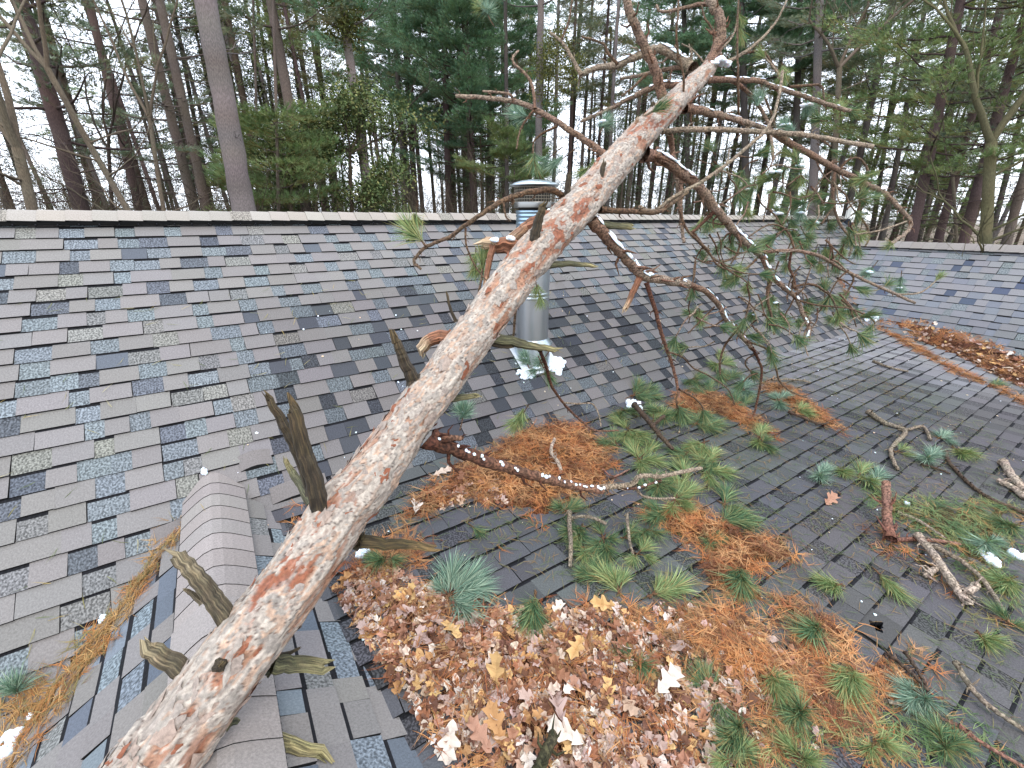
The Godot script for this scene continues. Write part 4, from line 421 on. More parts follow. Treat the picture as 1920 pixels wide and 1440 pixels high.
var SNOW := [
	["bright snow patch at the right foot of the metal flue",0.131,0.020,Vector3(2.843,-1.468,-3.430)],
	["snow patch below the metal flue under the pine tufts",0.092,0.018,Vector3(2.416,-1.486,-3.406)],
	["snow lump beside the dark brushy sprig",0.117,0.050,Vector3(3.381,-1.846,-2.786)],
	["round snow lump on the tip of the far needle drift",0.108,0.030,Vector3(9.894,-1.725,-2.984)],
	["snow patch on the near valley at the bottom left",0.073,0.040,Vector3(-1.232,-2.275,-2.354)],
	["leftover snow under sprigs at the right edge",0.065,0.030,Vector3(3.987,-2.159,-0.174)],
	["leftover snow at the right edge below the stick",0.048,0.030,Vector3(4.216,-2.170,-0.085)],
	["small snow bit at the tip of the near gable ridge",0.029,0.020,Vector3(-0.323,-1.596,-3.259)],
	["snow lump under the lichen-covered stub",0.042,0.030,Vector3(0.413,-1.908,-2.266)],
	["long snow sliver on the near valley needles",0.023,0.015,Vector3(-0.871,-2.022,-2.690)],
	["snow bit on the left valley needles near the bottom",0.018,0.015,Vector3(-1.142,-2.224,-2.421)],
	["snow bit on the orange valley drift at the right",0.025,0.012,Vector3(4.176,-2.097,-0.691)]]
var NEEDLE_AREAS := [
	["dry brown needles filling the near valley beside the low gable",3,0.012,1700,[Vector2(-0.464,-3.062),Vector2(-0.595,-2.975),Vector2(-0.705,-2.828),Vector2(-0.821,-2.747),Vector2(-0.989,-2.620),Vector2(-1.146,-2.531),Vector2(-1.289,-2.497),Vector2(-1.278,-2.284),Vector2(-1.115,-2.152),Vector2(-1.031,-2.231),Vector2(-0.918,-2.321),Vector2(-0.780,-2.421),Vector2(-0.677,-2.565),Vector2(-0.588,-2.747),Vector2(-0.458,-2.827)]],
	["orange needles in the short valley right of the gable tip",0,0.020,700,[Vector2(-0.090,-3.084),Vector2(0.030,-3.040),Vector2(0.153,-2.928),Vector2(0.259,-2.695),Vector2(0.224,-2.530),Vector2(0.123,-2.664),Vector2(0.034,-2.906),Vector2(-0.075,-2.999)]],
	["orange needle heap beyond the snow-dotted branch",0,0.045,900,[Vector2(0.650,-2.422),Vector2(0.874,-2.657),Vector2(1.057,-2.693),Vector2(1.307,-2.836),Vector2(1.582,-2.839),Vector2(1.934,-3.009),Vector2(2.249,-3.031),Vector2(2.633,-2.933),Vector2(2.722,-2.724),Vector2(2.677,-2.397),Vector2(2.481,-2.112),Vector2(2.248,-1.974),Vector2(1.960,-1.962),Vector2(1.731,-1.932),Vector2(1.504,-1.943),Vector2(1.382,-2.156),Vector2(1.179,-2.330),Vector2(0.929,-2.321),Vector2(0.700,-2.313)]],
	["orange needle strip between the trunk and the leaf pile",0,0.025,700,[Vector2(0.247,-2.113),Vector2(0.324,-2.237),Vector2(0.482,-2.285),Vector2(0.667,-2.229),Vector2(0.689,-2.028),Vector2(0.573,-1.986),Vector2(0.399,-2.025),Vector2(0.230,-2.045)]],
	["middle orange needle drift between the green sprigs",0,0.050,900,[Vector2(2.159,-1.725),Vector2(2.438,-1.665),Vector2(2.708,-1.583),Vector2(2.724,-1.411),Vector2(2.808,-1.211),Vector2(2.981,-0.999),Vector2(2.895,-0.835),Vector2(2.708,-0.798),Vector2(2.484,-0.882),Vector2(2.366,-0.884),Vector2(2.493,-0.726),Vector2(2.624,-0.549),Vector2(2.553,-0.388),Vector2(2.424,-0.270),Vector2(2.277,-0.242),Vector2(2.247,-0.346),Vector2(2.317,-0.528),Vector2(2.285,-0.653),Vector2(2.168,-0.835),Vector2(2.007,-0.968),Vector2(2.087,-1.133),Vector2(2.240,-1.285),Vector2(2.165,-1.487)]],
	["orange needle drift along the right rim of the leaf pile",0,0.035,900,[Vector2(1.501,-1.115),Vector2(1.680,-1.083),Vector2(1.895,-0.995),Vector2(2.065,-0.838),Vector2(2.110,-0.651),Vector2(2.088,-0.502),Vector2(1.882,-0.453),Vector2(1.702,-0.509),Vector2(1.726,-0.631),Vector2(1.632,-0.805),Vector2(1.484,-0.989)]],
	["orange needle drift nearest the hanging bough",0,0.035,900,[Vector2(4.076,-2.854),Vector2(4.371,-2.784),Vector2(4.608,-2.595),Vector2(4.587,-2.257),Vector2(4.401,-1.863),Vector2(4.219,-1.639),Vector2(4.029,-1.592),Vector2(4.001,-1.753),Vector2(4.091,-2.022),Vector2(3.934,-2.216),Vector2(3.724,-2.380),Vector2(3.657,-2.594)]],
	["long orange needle drift pointing down the open roof",0,0.040,1000,[Vector2(5.367,-2.541),Vector2(5.582,-2.488),Vector2(5.632,-2.252),Vector2(5.432,-1.976),Vector2(5.243,-1.671),Vector2(5.058,-1.436),Vector2(4.901,-1.408),Vector2(4.871,-1.566),Vector2(4.842,-1.813),Vector2(4.970,-2.134),Vector2(5.066,-2.373)]],
	["orange needles around the upright stick stub",2,0.020,600,[Vector2(3.491,-0.798),Vector2(3.775,-0.730),Vector2(3.688,-0.572),Vector2(3.553,-0.384),Vector2(3.466,-0.202),Vector2(3.513,-0.089),Vector2(3.464,0.079),Vector2(3.298,0.106),Vector2(3.264,-0.039),Vector2(3.342,-0.274),Vector2(3.421,-0.460),Vector2(3.334,-0.610)]],
	["orange needles around the two dark sticks",0,0.020,700,[Vector2(2.448,-0.399),Vector2(2.640,-0.319),Vector2(2.723,-0.202),Vector2(2.723,-0.091),Vector2(2.576,-0.034),Vector2(2.374,-0.102),Vector2(2.324,-0.214),Vector2(2.351,-0.314)]],
	["green and tan needle mat at the right edge",4,0.030,600,[Vector2(4.109,-1.034),Vector2(4.279,-0.791),Vector2(4.527,-0.581),Vector2(4.915,-0.405),Vector2(5.111,-0.188),Vector2(3.464,0.079),Vector2(3.439,-0.051),Vector2(3.633,-0.241),Vector2(3.867,-0.470),Vector2(3.753,-0.592),Vector2(3.843,-0.788)]],
	["green and tan needle mat in the bottom right corner",4,0.020,700,[Vector2(1.469,-0.576),Vector2(1.746,-0.483),Vector2(1.953,-0.438),Vector2(2.128,-0.277),Vector2(2.328,-0.130),Vector2(2.559,0.010),Vector2(2.642,0.212),Vector2(2.440,0.245),Vector2(1.257,-0.483)]],
	["orange needle strip at the far end of the right valley",0,0.030,800,[Vector2(10.057,-3.252),Vector2(9.895,-2.925),Vector2(9.997,-2.512),Vector2(10.001,-2.085),Vector2(9.839,-2.142),Vector2(9.749,-2.456),Vector2(9.778,-2.780),Vector2(9.832,-3.064)]],
	["orange needle strip along the lower edge of the right valley",0,0.030,800,[Vector2(9.839,-3.149),Vector2(9.864,-2.827),Vector2(9.749,-2.456),Vector2(9.275,-1.949),Vector2(8.709,-1.425),Vector2(8.449,-0.982),Vector2(8.199,-0.689),Vector2(7.565,0.054),Vector2(7.123,0.090),Vector2(7.745,-0.615),Vector2(8.094,-1.015),Vector2(8.265,-1.435),Vector2(8.830,-2.026),Vector2(9.575,-2.706)]],
	["thin orange needles climbing the far valley",0,0.010,500,[Vector2(10.780,-4.215),Vector2(10.177,-3.701),Vector2(9.850,-3.278),Vector2(9.951,-3.157),Vector2(10.126,-3.326),Vector2(10.489,-3.747),Vector2(10.837,-4.149)]],
	["small orange needle patch on the open right courses",0,0.010,500,[Vector2(6.474,-0.626),Vector2(6.541,-0.557),Vector2(6.316,-0.459),Vector2(6.186,-0.455),Vector2(6.298,-0.552)]],
	["thin brown and orange needle carpet running on right of the leaf pile",0,0.012,1100,[Vector2(1.357,-1.388),Vector2(1.627,-1.152),Vector2(2.072,-1.012),Vector2(2.342,-0.773),Vector2(2.465,-0.511),Vector2(2.424,-0.270),Vector2(2.374,-0.102),Vector2(2.041,-0.043),Vector2(1.289,-0.505),Vector2(1.615,-0.562),Vector2(1.656,-0.822),Vector2(1.490,-1.104)]],
	["thin orange needles fringing the leaf pile and reaching under the trunk",0,0.012,900,[Vector2(0.205,-2.178),Vector2(0.452,-2.402),Vector2(0.665,-2.413),Vector2(0.879,-2.212),Vector2(0.717,-2.012),Vector2(0.833,-1.693),Vector2(1.145,-1.511),Vector2(1.545,-1.278),Vector2(1.655,-0.989),Vector2(1.505,-1.043),Vector2(1.189,-1.371),Vector2(0.837,-1.578),Vector2(0.612,-1.922),Vector2(0.416,-2.077),Vector2(0.238,-2.079)]],
	["rusty needle patch on the bare courses below the stub",0,0.008,420,[Vector2(1.170,-2.021),Vector2(1.297,-2.058),Vector2(1.286,-1.930),Vector2(1.234,-1.833),Vector2(1.120,-1.780),Vector2(1.109,-1.856)]],
	["orange tuft of needles below the snow-dotted branch's middle",0,0.010,420,[Vector2(1.453,-2.028),Vector2(1.598,-2.037),Vector2(1.568,-1.907),Vector2(1.461,-1.884),Vector2(1.412,-1.939)]]]
var SCATTER := [Vector2(0.583,-2.601),Vector2(2.059,-2.767),Vector2(5.614,-2.860),Vector2(7.777,-2.730),Vector2(7.172,-1.594),Vector2(6.632,-0.720),Vector2(5.598,-0.267),Vector2(2.495,0.236),Vector2(1.347,-0.470),Vector2(1.459,-1.410),Vector2(0.900,-1.952)]
var LEAF_AREAS := [
	["big pile of brown oak leaves in the valley right of the low gable",0.020,215,2300,[Vector2(0.202,-2.139),Vector2(0.286,-2.151),Vector2(0.433,-2.131),Vector2(0.599,-1.971),Vector2(0.742,-1.708),Vector2(0.961,-1.505),Vector2(1.209,-1.397),Vector2(1.445,-1.221),Vector2(1.528,-1.064),Vector2(1.656,-0.822),Vector2(1.703,-0.616),Vector2(1.637,-0.523),Vector2(1.413,-0.539),Vector2(1.261,-0.461),Vector2(0.404,-0.990),Vector2(0.363,-1.203),Vector2(0.315,-1.452),Vector2(0.272,-1.709),Vector2(0.229,-1.935)]],
	["leaf-filled valley between the low roof and the right wing",0.090,55,700,[Vector2(9.844,-2.582),Vector2(9.995,-2.364),Vector2(9.931,-1.851),Vector2(9.844,-1.378),Vector2(9.724,-0.936),Vector2(9.432,-0.108),Vector2(7.756,0.038),Vector2(8.521,-0.692),Vector2(8.778,-1.099),Vector2(9.265,-1.555),Vector2(9.520,-2.016),Vector2(9.721,-2.368)]],
	["thin scatter of brown leaves in the orange needles right of the pile",0.012,0,260,[Vector2(1.471,-1.206),Vector2(1.895,-0.995),Vector2(2.125,-0.748),Vector2(2.205,-0.402),Vector2(1.845,-0.252),Vector2(1.542,-0.350),Vector2(1.308,-0.493),Vector2(1.636,-0.575),Vector2(1.632,-0.805)]],
	["brown leaves gathered on the orange needle heap",0.030,30,120,[Vector2(0.963,-2.576),Vector2(1.212,-2.645),Vector2(1.463,-2.509),Vector2(1.540,-2.326),Vector2(1.411,-2.201),Vector2(1.205,-2.378),Vector2(0.993,-2.373)]]]
var BIG_LEAVES := [
	["curled golden oak leaf on the pile's lower middle",6,Vector3(0.623,-2.062,-1.067),1],
	["golden oak leaf above the pile's centre",8,Vector3(0.725,-2.042,-1.232),1],
	["yellow oak leaf near the drooping sprig's left",8,Vector3(0.653,-2.007,-1.531),1],
	["golden oak leaf in the right half of the pile",8,Vector3(1.126,-2.056,-1.123),1],
	["large pale pink oak leaf in the pile's lower middle",9,Vector3(0.889,-2.073,-0.977),1],
	["big pale leaf at the pile's left rim over the shingles",5,Vector3(0.432,-2.056,-1.116),1],
	["torn pale leaf near the pile's bottom",5,Vector3(0.855,-2.085,-0.880),1],
	["white-backed leaf near the pile's right side",5,Vector3(1.390,-2.097,-0.777),1],
	["orange-brown leaf at the pile's lower left",1,Vector3(0.541,-2.063,-1.061),1],
	["yellow oak leaf beside the drooping sprig's right",8,Vector3(1.443,-2.039,-1.260),1],
	["tan leaf half up the right side of the pile",4,Vector3(1.607,-2.082,-0.900),1],
	["orange leaf scrap on the bare right courses",1,Vector3(3.641,-2.068,-1.021),0],
	["pale leaf scrap by the lichen stub",5,Vector3(0.844,-1.892,-2.485),0],
	["tan leaf curled on the needle heap by the trunk",3,Vector3(1.168,-1.861,-2.741),0],
	["yellow leaf on the needles above the two dark sticks",8,Vector3(3.519,-2.144,-0.389),0]]
var SNOW_LUMPS := [[Vector3(4.450,1.428,-3.086),0.060],[Vector3(4.539,1.406,-3.082),0.050],[Vector3(4.393,1.399,-3.111),0.040],[Vector3(1.487,-0.106,-2.275),0.030],[Vector3(1.397,-0.116,-2.279),0.030],[Vector3(1.803,-0.006,-2.413),0.030],[Vector3(1.931,0.046,-2.439),0.030]]
const HOLE := Vector3(2.706,-2.141,-0.412)
const FLUE := Vector3(2.622,-1.363,-3.583)
const VENT := Vector3(13.800,-0.104,-5.262)
var PINES := [
	["dark reddish leaning pine trunk near the left edge, feathery with thin branches","",Vector3(-2.069,-4.600,-11.822),Vector3(0.035,0.000,-0.006),10.44,0.135,1,1.01,4.15,0.60,2.30,3,0,40],
	["slender dark pine second from the left edge with thin drooping branches","",Vector3(-1.591,-4.600,-15.924),Vector3(0.046,0.000,-0.004),11.86,0.107,1,1.05,5.61,0.55,2.20,3,0,38],
	["dark pine left of the thick forked trunk, its branches ragged","",Vector3(-0.124,-4.600,-14.499),Vector3(-0.001,0.000,0.000),11.61,0.116,2,0.88,5.51,0.40,1.70,3,0,40],
	["forked-looking dark pine standing just left of the stout grey trunk","",Vector3(0.008,-4.600,-13.501),Vector3(0.022,0.000,0.000),11.37,0.109,2,3.23,5.18,0.35,1.60,3,0,44],
	["stout smooth grey trunk, the thickest standing on the left","",Vector3(0.408,-4.600,-9.495),Vector3(0.042,0.000,0.003),10.22,0.197,0,3.40,4.00,0.50,1.80,4,0,12],
	["brown pine trunk right of the stout grey one, pale scar on its bark","",Vector3(2.325,-4.600,-12.791),Vector3(-0.018,0.000,-0.003),11.56,0.129,2,3.97,5.33,0.40,1.50,4,0,24],
	["pinkish grey pine trunk rising behind the leafy young tree","",Vector3(3.726,-4.600,-12.455),Vector3(-0.007,0.000,-0.002),11.76,0.120,4,4.11,5.50,0.80,1.80,8,2,8],
	["short dense young evergreen in front of the brown trunk","",Vector3(0.795,-4.600,-12.010),Vector3(0.143,0.000,0.021),11.23,0.037,2,0.34,2.10,1.00,0.90,9,1,2],
	["young evergreen peeping over the ridge beside the stout trunk","",Vector3(0.363,-4.600,-14.045),Vector3(0.176,0.000,0.020),11.85,0.035,2,0.13,1.52,1.00,0.80,8,1,2],
	["tall dense pine with deep green boughs left of the flue","",Vector3(8.789,-4.600,-15.709),Vector3(-0.016,0.000,-0.009),13.83,0.143,1,2.02,7.57,1.00,3.00,19,2,10],
	["dense dark pine close behind the deep green one","",Vector3(10.635,-4.600,-18.109),Vector3(0.018,0.000,0.011),14.98,0.119,3,1.52,8.85,1.00,2.80,17,2,10],
	["full pine with drooping boughs above the middle of the ridge","",Vector3(8.186,-4.600,-17.147),Vector3(0.021,0.000,0.010),14.18,0.128,1,3.29,7.96,0.95,2.80,18,2,12],
	["dense pine left of centre filling the gap by the leafy tree","",Vector3(6.835,-4.600,-18.799),Vector3(0.040,0.000,0.015),14.44,0.111,3,3.68,8.28,0.95,2.70,17,2,12],
	["pale grey pine trunk right behind the metal flue","",Vector3(9.223,-4.600,-12.458),Vector3(0.005,0.000,0.004),12.91,0.123,0,5.69,6.53,0.80,1.80,7,2,10],
	["bushy low pine behind the ridge, just left of the flue","",Vector3(8.683,-4.600,-13.439),Vector3(-0.001,0.000,-0.001),13.11,0.073,3,1.24,2.34,1.00,1.50,12,1,4],
	["pale thin dead trunk left of the fallen tree's upper boughs","",Vector3(14.167,-4.600,-14.118),Vector3(-0.009,0.000,-0.009),14.47,0.078,0,7.71,8.61,0.30,1.00,3,3,16],
	["dark straight pine behind the fallen tree's upper trunk","",Vector3(16.631,-4.600,-11.166),Vector3(-0.092,0.000,-0.120),14.26,0.106,3,3.90,8.04,0.90,2.20,10,2,14],
	["large dark pine filling the sky right of the fallen tree's tip","",Vector3(16.952,-4.600,-8.696),Vector3(-0.102,0.000,-0.165),13.67,0.126,3,4.34,7.38,1.00,2.90,18,2,10],
	["dense dark pine at the top right of the fallen tree's tip","",Vector3(18.410,-4.600,-7.910),Vector3(-0.076,0.000,-0.149),13.74,0.117,3,4.72,7.52,1.00,2.90,18,2,12],
	["grey trunk behind the white vent pipe's left side","",Vector3(14.946,-4.600,-5.815),Vector3(-0.069,0.000,-0.145),12.32,0.115,0,4.09,5.94,0.70,2.30,9,0,16],
	["dark slender pine right behind the white vent pipe","",Vector3(17.788,-4.600,-6.681),Vector3(-0.010,0.000,-0.026),12.94,0.097,3,2.38,6.86,0.60,2.40,7,0,16],
	["tall leaning pine right of the bent twig tips, with layered boughs","",Vector3(13.083,-4.600,-3.357),Vector3(-0.019,0.000,-0.066),11.00,0.099,1,0.86,4.60,0.65,2.40,6,1,18],
	["thin leaning pine between the tall one and the mossy fork","",Vector3(15.570,-4.600,-3.687),Vector3(-0.007,0.000,-0.028),11.55,0.094,1,1.35,5.32,0.50,2.30,5,0,16],
	["dark leaning trunk just left of the mossy forked tree","",Vector3(13.746,-4.600,-2.673),Vector3(-0.011,0.000,-0.052),10.90,0.096,1,0.84,4.54,0.45,2.20,5,1,16],
	["pine cut by the right edge, leaning right","",Vector3(14.361,-4.600,-2.055),Vector3(-0.012,0.000,-0.070),10.88,0.084,2,0.93,4.53,0.50,2.20,5,0,14],
	["pine with wide boughs behind the tall leaning one","",Vector3(19.133,-4.600,-5.844),Vector3(-0.022,0.000,-0.065),13.06,0.080,3,1.31,6.99,0.60,2.50,7,1,12],
	["bright green-boughed pine above the right wing's ridge","",Vector3(21.919,-4.600,-7.002),Vector3(-0.031,0.000,-0.087),14.07,0.083,3,0.58,8.12,0.60,2.80,8,1,8],
	["low feathery pine at the far right over the wing's ridge","",Vector3(21.313,-4.600,-5.471),Vector3(-0.016,0.000,-0.057),13.39,0.066,3,-0.35,5.09,0.80,2.50,8,1,6],
	["background pine with full boughs at the right edge","",Vector3(20.717,-4.600,-3.484),Vector3(-0.016,0.000,-0.080),12.71,0.075,3,0.16,6.68,0.40,2.60,7,1,8],
	["thin dark pine trunk standing far back in the wood behind the ridge","thin far trunks behind the ridge",Vector3(-4.707,-4.600,-21.498),Vector3(-0.081,0.000,0.020),12.62,0.068,3,3.82,6.62,0.30,1.70,3,3,14],
	["thin dark pine trunk standing far back in the wood behind the ridge","thin far trunks behind the ridge",Vector3(-4.138,-4.600,-23.648),Vector3(-0.078,0.000,0.016),13.41,0.068,2,2.31,7.50,0.30,1.70,3,1,14],
	["thin dark pine trunk standing far back in the wood behind the ridge","thin far trunks behind the ridge",Vector3(-2.623,-4.600,-23.863),Vector3(-0.074,0.000,0.010),13.82,0.083,3,3.88,7.88,0.30,1.70,3,1,14],
	["thin dark pine trunk standing far back in the wood behind the ridge","thin far trunks behind the ridge",Vector3(-1.080,-4.600,-23.981),Vector3(-0.068,0.000,0.005),14.20,0.076,1,4.07,8.23,0.30,1.70,3,3,14],
	["thin dark pine trunk standing far back in the wood behind the ridge","thin far trunks behind the ridge",Vector3(-0.566,-4.600,-26.999),Vector3(-0.066,0.000,0.003),15.25,0.075,3,5.49,9.39,0.30,1.70,3,1,14],
	["thin dark pine trunk standing far back in the wood behind the ridge","thin far trunks behind the ridge",Vector3(1.351,-4.600,-24.968),Vector3(-0.059,0.000,-0.002),15.05,0.085,3,5.31,9.04,0.30,1.70,3,3,14],
	["thin dark pine trunk standing far back in the wood behind the ridge","thin far trunks behind the ridge",Vector3(2.936,-4.600,-24.830),Vector3(-0.052,0.000,-0.005),15.36,0.076,0,4.66,9.30,0.30,1.70,3,1,14],
	["thin dark pine trunk standing far back in the wood behind the ridge","thin far trunks behind the ridge",Vector3(3.967,-4.600,-25.698),Vector3(-0.048,0.000,-0.007),15.86,0.080,0,4.92,9.81,0.30,1.70,3,1,14],
	["thin dark pine trunk standing far back in the wood behind the ridge","thin far trunks behind the ridge",Vector3(5.046,-4.600,-23.466),Vector3(-0.042,0.000,-0.008),15.41,0.089,1,5.46,9.23,0.70,1.70,6,1,14],
	["thin dark pine trunk standing far back in the wood behind the ridge","thin far trunks behind the ridge",Vector3(6.497,-4.600,-26.209),Vector3(-0.038,0.000,-0.009),16.58,0.086,2,3.36,10.48,0.70,1.70,6,3,14],
	["thin dark pine trunk standing far back in the wood behind the ridge","thin far trunks behind the ridge",Vector3(7.700,-4.600,-22.732),Vector3(-0.028,0.000,-0.009),15.77,0.092,2,5.65,9.51,0.70,1.70,6,3,14],
	["thin dark pine trunk standing far back in the wood behind the ridge","thin far trunks behind the ridge",Vector3(9.926,-4.600,-25.110),Vector3(-0.022,0.000,-0.009),16.99,0.090,3,3.49,10.79,0.70,1.70,6,0,14],
	["thin dark pine trunk standing far back in the wood behind the ridge","thin far trunks behind the ridge",Vector3(9.355,-4.600,-22.102),Vector3(-0.020,0.000,-0.008),15.94,0.107,1,4.45,9.63,0.70,1.70,6,0,14],
	["thin dark pine trunk standing far back in the wood behind the ridge","thin far trunks behind the ridge",Vector3(11.536,-4.600,-25.513),Vector3(-0.017,0.000,-0.008),17.46,0.094,3,3.65,11.27,0.70,1.70,6,3,14],
	["thin dark pine trunk standing far back in the wood behind the ridge","thin far trunks behind the ridge",Vector3(11.918,-4.600,-23.108),Vector3(-0.011,0.000,-0.006),16.80,0.088,1,3.41,10.52,0.70,1.70,6,3,14],
	["thin dark pine trunk standing far back in the wood behind the ridge","thin far trunks behind the ridge",Vector3(13.449,-4.600,-21.074),Vector3(-0.002,0.000,-0.001),16.48,0.099,1,6.06,10.16,0.70,1.70,6,0,14],
	["thin dark pine trunk standing far back in the wood behind the ridge","thin far trunks behind the ridge",Vector3(15.152,-4.600,-22.348),Vector3(0.001,0.000,0.001),17.23,0.092,0,6.54,10.97,0.70,1.70,6,1,14],
	["thin dark pine trunk standing far back in the wood behind the ridge","thin far trunks behind the ridge",Vector3(14.861,-4.600,-18.846),Vector3(0.008,0.000,0.006),16.07,0.095,0,4.94,9.73,0.70,1.70,6,0,14],
	["thin dark pine trunk standing far back in the wood behind the ridge","thin far trunks behind the ridge",Vector3(16.702,-4.600,-19.926),Vector3(0.010,0.000,0.008),16.79,0.103,1,6.27,10.52,0.70,1.70,6,0,14],
	["thin dark pine trunk standing far back in the wood behind the ridge","thin far trunks behind the ridge",Vector3(18.525,-4.600,-20.996),Vector3(0.012,0.000,0.011),17.50,0.094,2,5.73,11.30,0.70,1.70,6,3,14],
	["thin dark pine trunk standing far back in the wood behind the ridge","thin far trunks behind the ridge",Vector3(18.448,-4.600,-19.716),Vector3(0.014,0.000,0.013),17.08,0.091,1,5.51,10.86,0.70,1.70,6,0,14],
	["thin dark pine trunk standing far back in the wood behind the ridge","thin far trunks behind the ridge",Vector3(18.262,-4.600,-17.074),Vector3(0.018,0.000,0.020),16.19,0.097,2,5.04,9.95,0.70,1.70,6,3,14],
	["thin dark pine trunk standing far back in the wood behind the ridge","thin far trunks behind the ridge",Vector3(19.717,-4.600,-16.950),Vector3(0.020,0.000,0.024),16.44,0.099,1,4.73,10.26,0.70,1.70,6,0,14],
	["thin dark pine trunk standing far back in the wood behind the ridge","thin far trunks behind the ridge",Vector3(21.789,-4.600,-17.587),Vector3(0.022,0.000,0.028),17.06,0.091,1,6.51,10.97,0.70,1.70,6,0,14],
	["thin dark pine trunk standing far back in the wood behind the ridge","thin far trunks behind the ridge",Vector3(19.721,-4.600,-13.683),Vector3(0.024,0.000,0.036),15.39,0.101,3,2.95,9.21,0.70,1.70,6,3,14],
	["thin dark pine trunk standing far back in the wood behind the ridge","thin far trunks behind the ridge",Vector3(21.810,-4.600,-14.158),Vector3(0.025,0.000,0.039),15.95,0.094,1,4.52,9.88,0.70,1.70,6,3,14],
	["thin dark pine trunk standing far back in the wood behind the ridge","thin far trunks behind the ridge",Vector3(21.974,-4.600,-11.931),Vector3(0.025,0.000,0.049),15.26,0.100,0,4.61,9.22,0.70,1.70,6,1,14],
	["thin dark pine trunk standing far back in the wood behind the ridge","thin far trunks behind the ridge",Vector3(21.329,-4.600,-11.013),Vector3(0.025,0.000,0.051),14.83,0.083,1,2.77,8.77,0.70,1.70,6,0,14],
	["thin dark pine trunk standing far back in the wood behind the ridge","thin far trunks behind the ridge",Vector3(22.031,-4.600,-9.532),Vector3(0.024,0.000,0.059),14.49,0.091,0,4.96,8.47,0.30,1.70,3,3,14],
	["thin dark pine trunk standing far back in the wood behind the ridge","thin far trunks behind the ridge",Vector3(23.375,-4.600,-8.881),Vector3(0.023,0.000,0.064),14.54,0.080,1,5.02,8.61,0.30,1.70,3,3,14],
	["thin dark pine trunk standing far back in the wood behind the ridge","thin far trunks behind the ridge",Vector3(24.788,-4.600,-7.864),Vector3(0.020,0.000,0.070),14.49,0.080,1,3.87,8.64,0.30,1.70,3,0,14],
	["thin dark pine trunk standing far back in the wood behind the ridge","thin far trunks behind the ridge",Vector3(24.126,-4.600,-6.578),Vector3(0.018,0.000,0.074),13.94,0.074,2,2.50,8.06,0.30,1.70,3,3,14],
	["thin dark pine trunk standing far back in the wood behind the ridge","thin far trunks behind the ridge",Vector3(25.270,-4.600,-6.147),Vector3(0.017,0.000,0.077),14.02,0.085,3,3.66,8.21,0.30,1.70,3,0,14],
	["thin dark pine trunk standing far back in the wood behind the ridge","thin far trunks behind the ridge",Vector3(25.534,-4.600,-4.940),Vector3(0.014,0.000,0.082),13.68,0.071,0,4.55,7.88,0.30,1.70,3,3,14]]
var BARES := [
	["bare grey-brown tree at the far left edge, bending left","",Vector3(-2.332,-4.600,-8.711),Vector3(0.096,0.000,-0.019),5.45,0.072,0,4,0,[Vector3(-0.750,1.800,-0.497),Vector3(0.333,2.000,-0.115),Vector3(-0.062,2.200,0.379)]],
	["thin bare tree leaning left across the gap behind the left ridge","",Vector3(0.160,-4.600,-9.594),Vector3(-0.230,0.000,0.030),6.52,0.046,0,3,0,[Vector3(-0.834,1.500,-0.552),Vector3(-0.475,1.700,-0.873),Vector3(0.205,1.500,0.509)]],
	["pale bare sapling right of the leaning thin one","",Vector3(-1.116,-4.600,-10.967),Vector3(0.117,0.000,-0.004),6.22,0.040,0,4,0,[Vector3(-0.432,1.600,-0.576),Vector3(0.511,1.600,0.531),Vector3(0.083,2.000,0.055)]],
	["bare spindly tree behind the left part of the ridge","",Vector3(-2.435,-4.600,-12.829),Vector3(0.193,0.000,-0.017),5.93,0.039,3,4,0,[Vector3(-0.536,1.500,-0.629),Vector3(0.524,1.500,0.530),Vector3(0.036,1.800,-0.342)]],
	["young leafy oak with green and rust leaves against the pinkish trunk","",Vector3(2.729,-4.600,-12.112),Vector3(0.093,0.000,0.026),6.04,0.053,1,2,4,[Vector3(-0.449,0.350,-0.525),Vector3(0.574,0.300,0.607),Vector3(0.083,0.700,0.055),Vector3(-0.148,0.600,-0.552),Vector3(0.368,0.600,-0.097)]],
	["leafy low tree left of the brown pine","",Vector3(1.115,-4.600,-12.490),Vector3(0.151,0.000,0.026),5.54,0.039,1,2,4,[Vector3(-0.263,0.300,-0.391),Vector3(0.263,0.300,0.391),Vector3(0.000,0.500,0.000)]],
	["mossy green forked tree near the right edge","",Vector3(12.035,-4.600,-1.199),Vector3(-0.056,0.000,-0.240),5.84,0.096,2,3,0,[Vector3(-0.819,1.300,-0.627),Vector3(0.736,2.200,0.571)]],
	["curved dead tree with grey limbs above the wing's ridge","",Vector3(14.200,-4.600,-4.958),Vector3(-0.066,0.000,-0.151),8.03,0.070,0,3,0,[Vector3(1.084,1.600,0.718),Vector3(0.454,1.200,-0.096),Vector3(-0.685,0.900,-0.256)]],
	["bare sapling at the lower right behind the wing's ridge","",Vector3(15.014,-4.600,-1.975),Vector3(-0.087,0.000,-0.307),5.51,0.037,0,4,0,[Vector3(-0.375,1.000,-0.510),Vector3(0.306,1.100,0.377)]],
	["bare sapling behind the ridge right of the leafy oak","",Vector3(4.584,-4.600,-14.292),Vector3(0.071,0.000,0.026),6.24,0.041,3,3,0,[Vector3(-0.318,1.200,-0.559),Vector3(0.435,1.100,0.520)]]]
var IVY := [
	["olive clump of leaves wrapped round the trunk behind the flue",Vector3(9.461,4.028,-12.024),Vector3(.85,1.1,.85)],
	["green leafy clump high on the pinkish grey trunk",Vector3(3.542,4.324,-12.404),Vector3(.45,.6,.45)]]

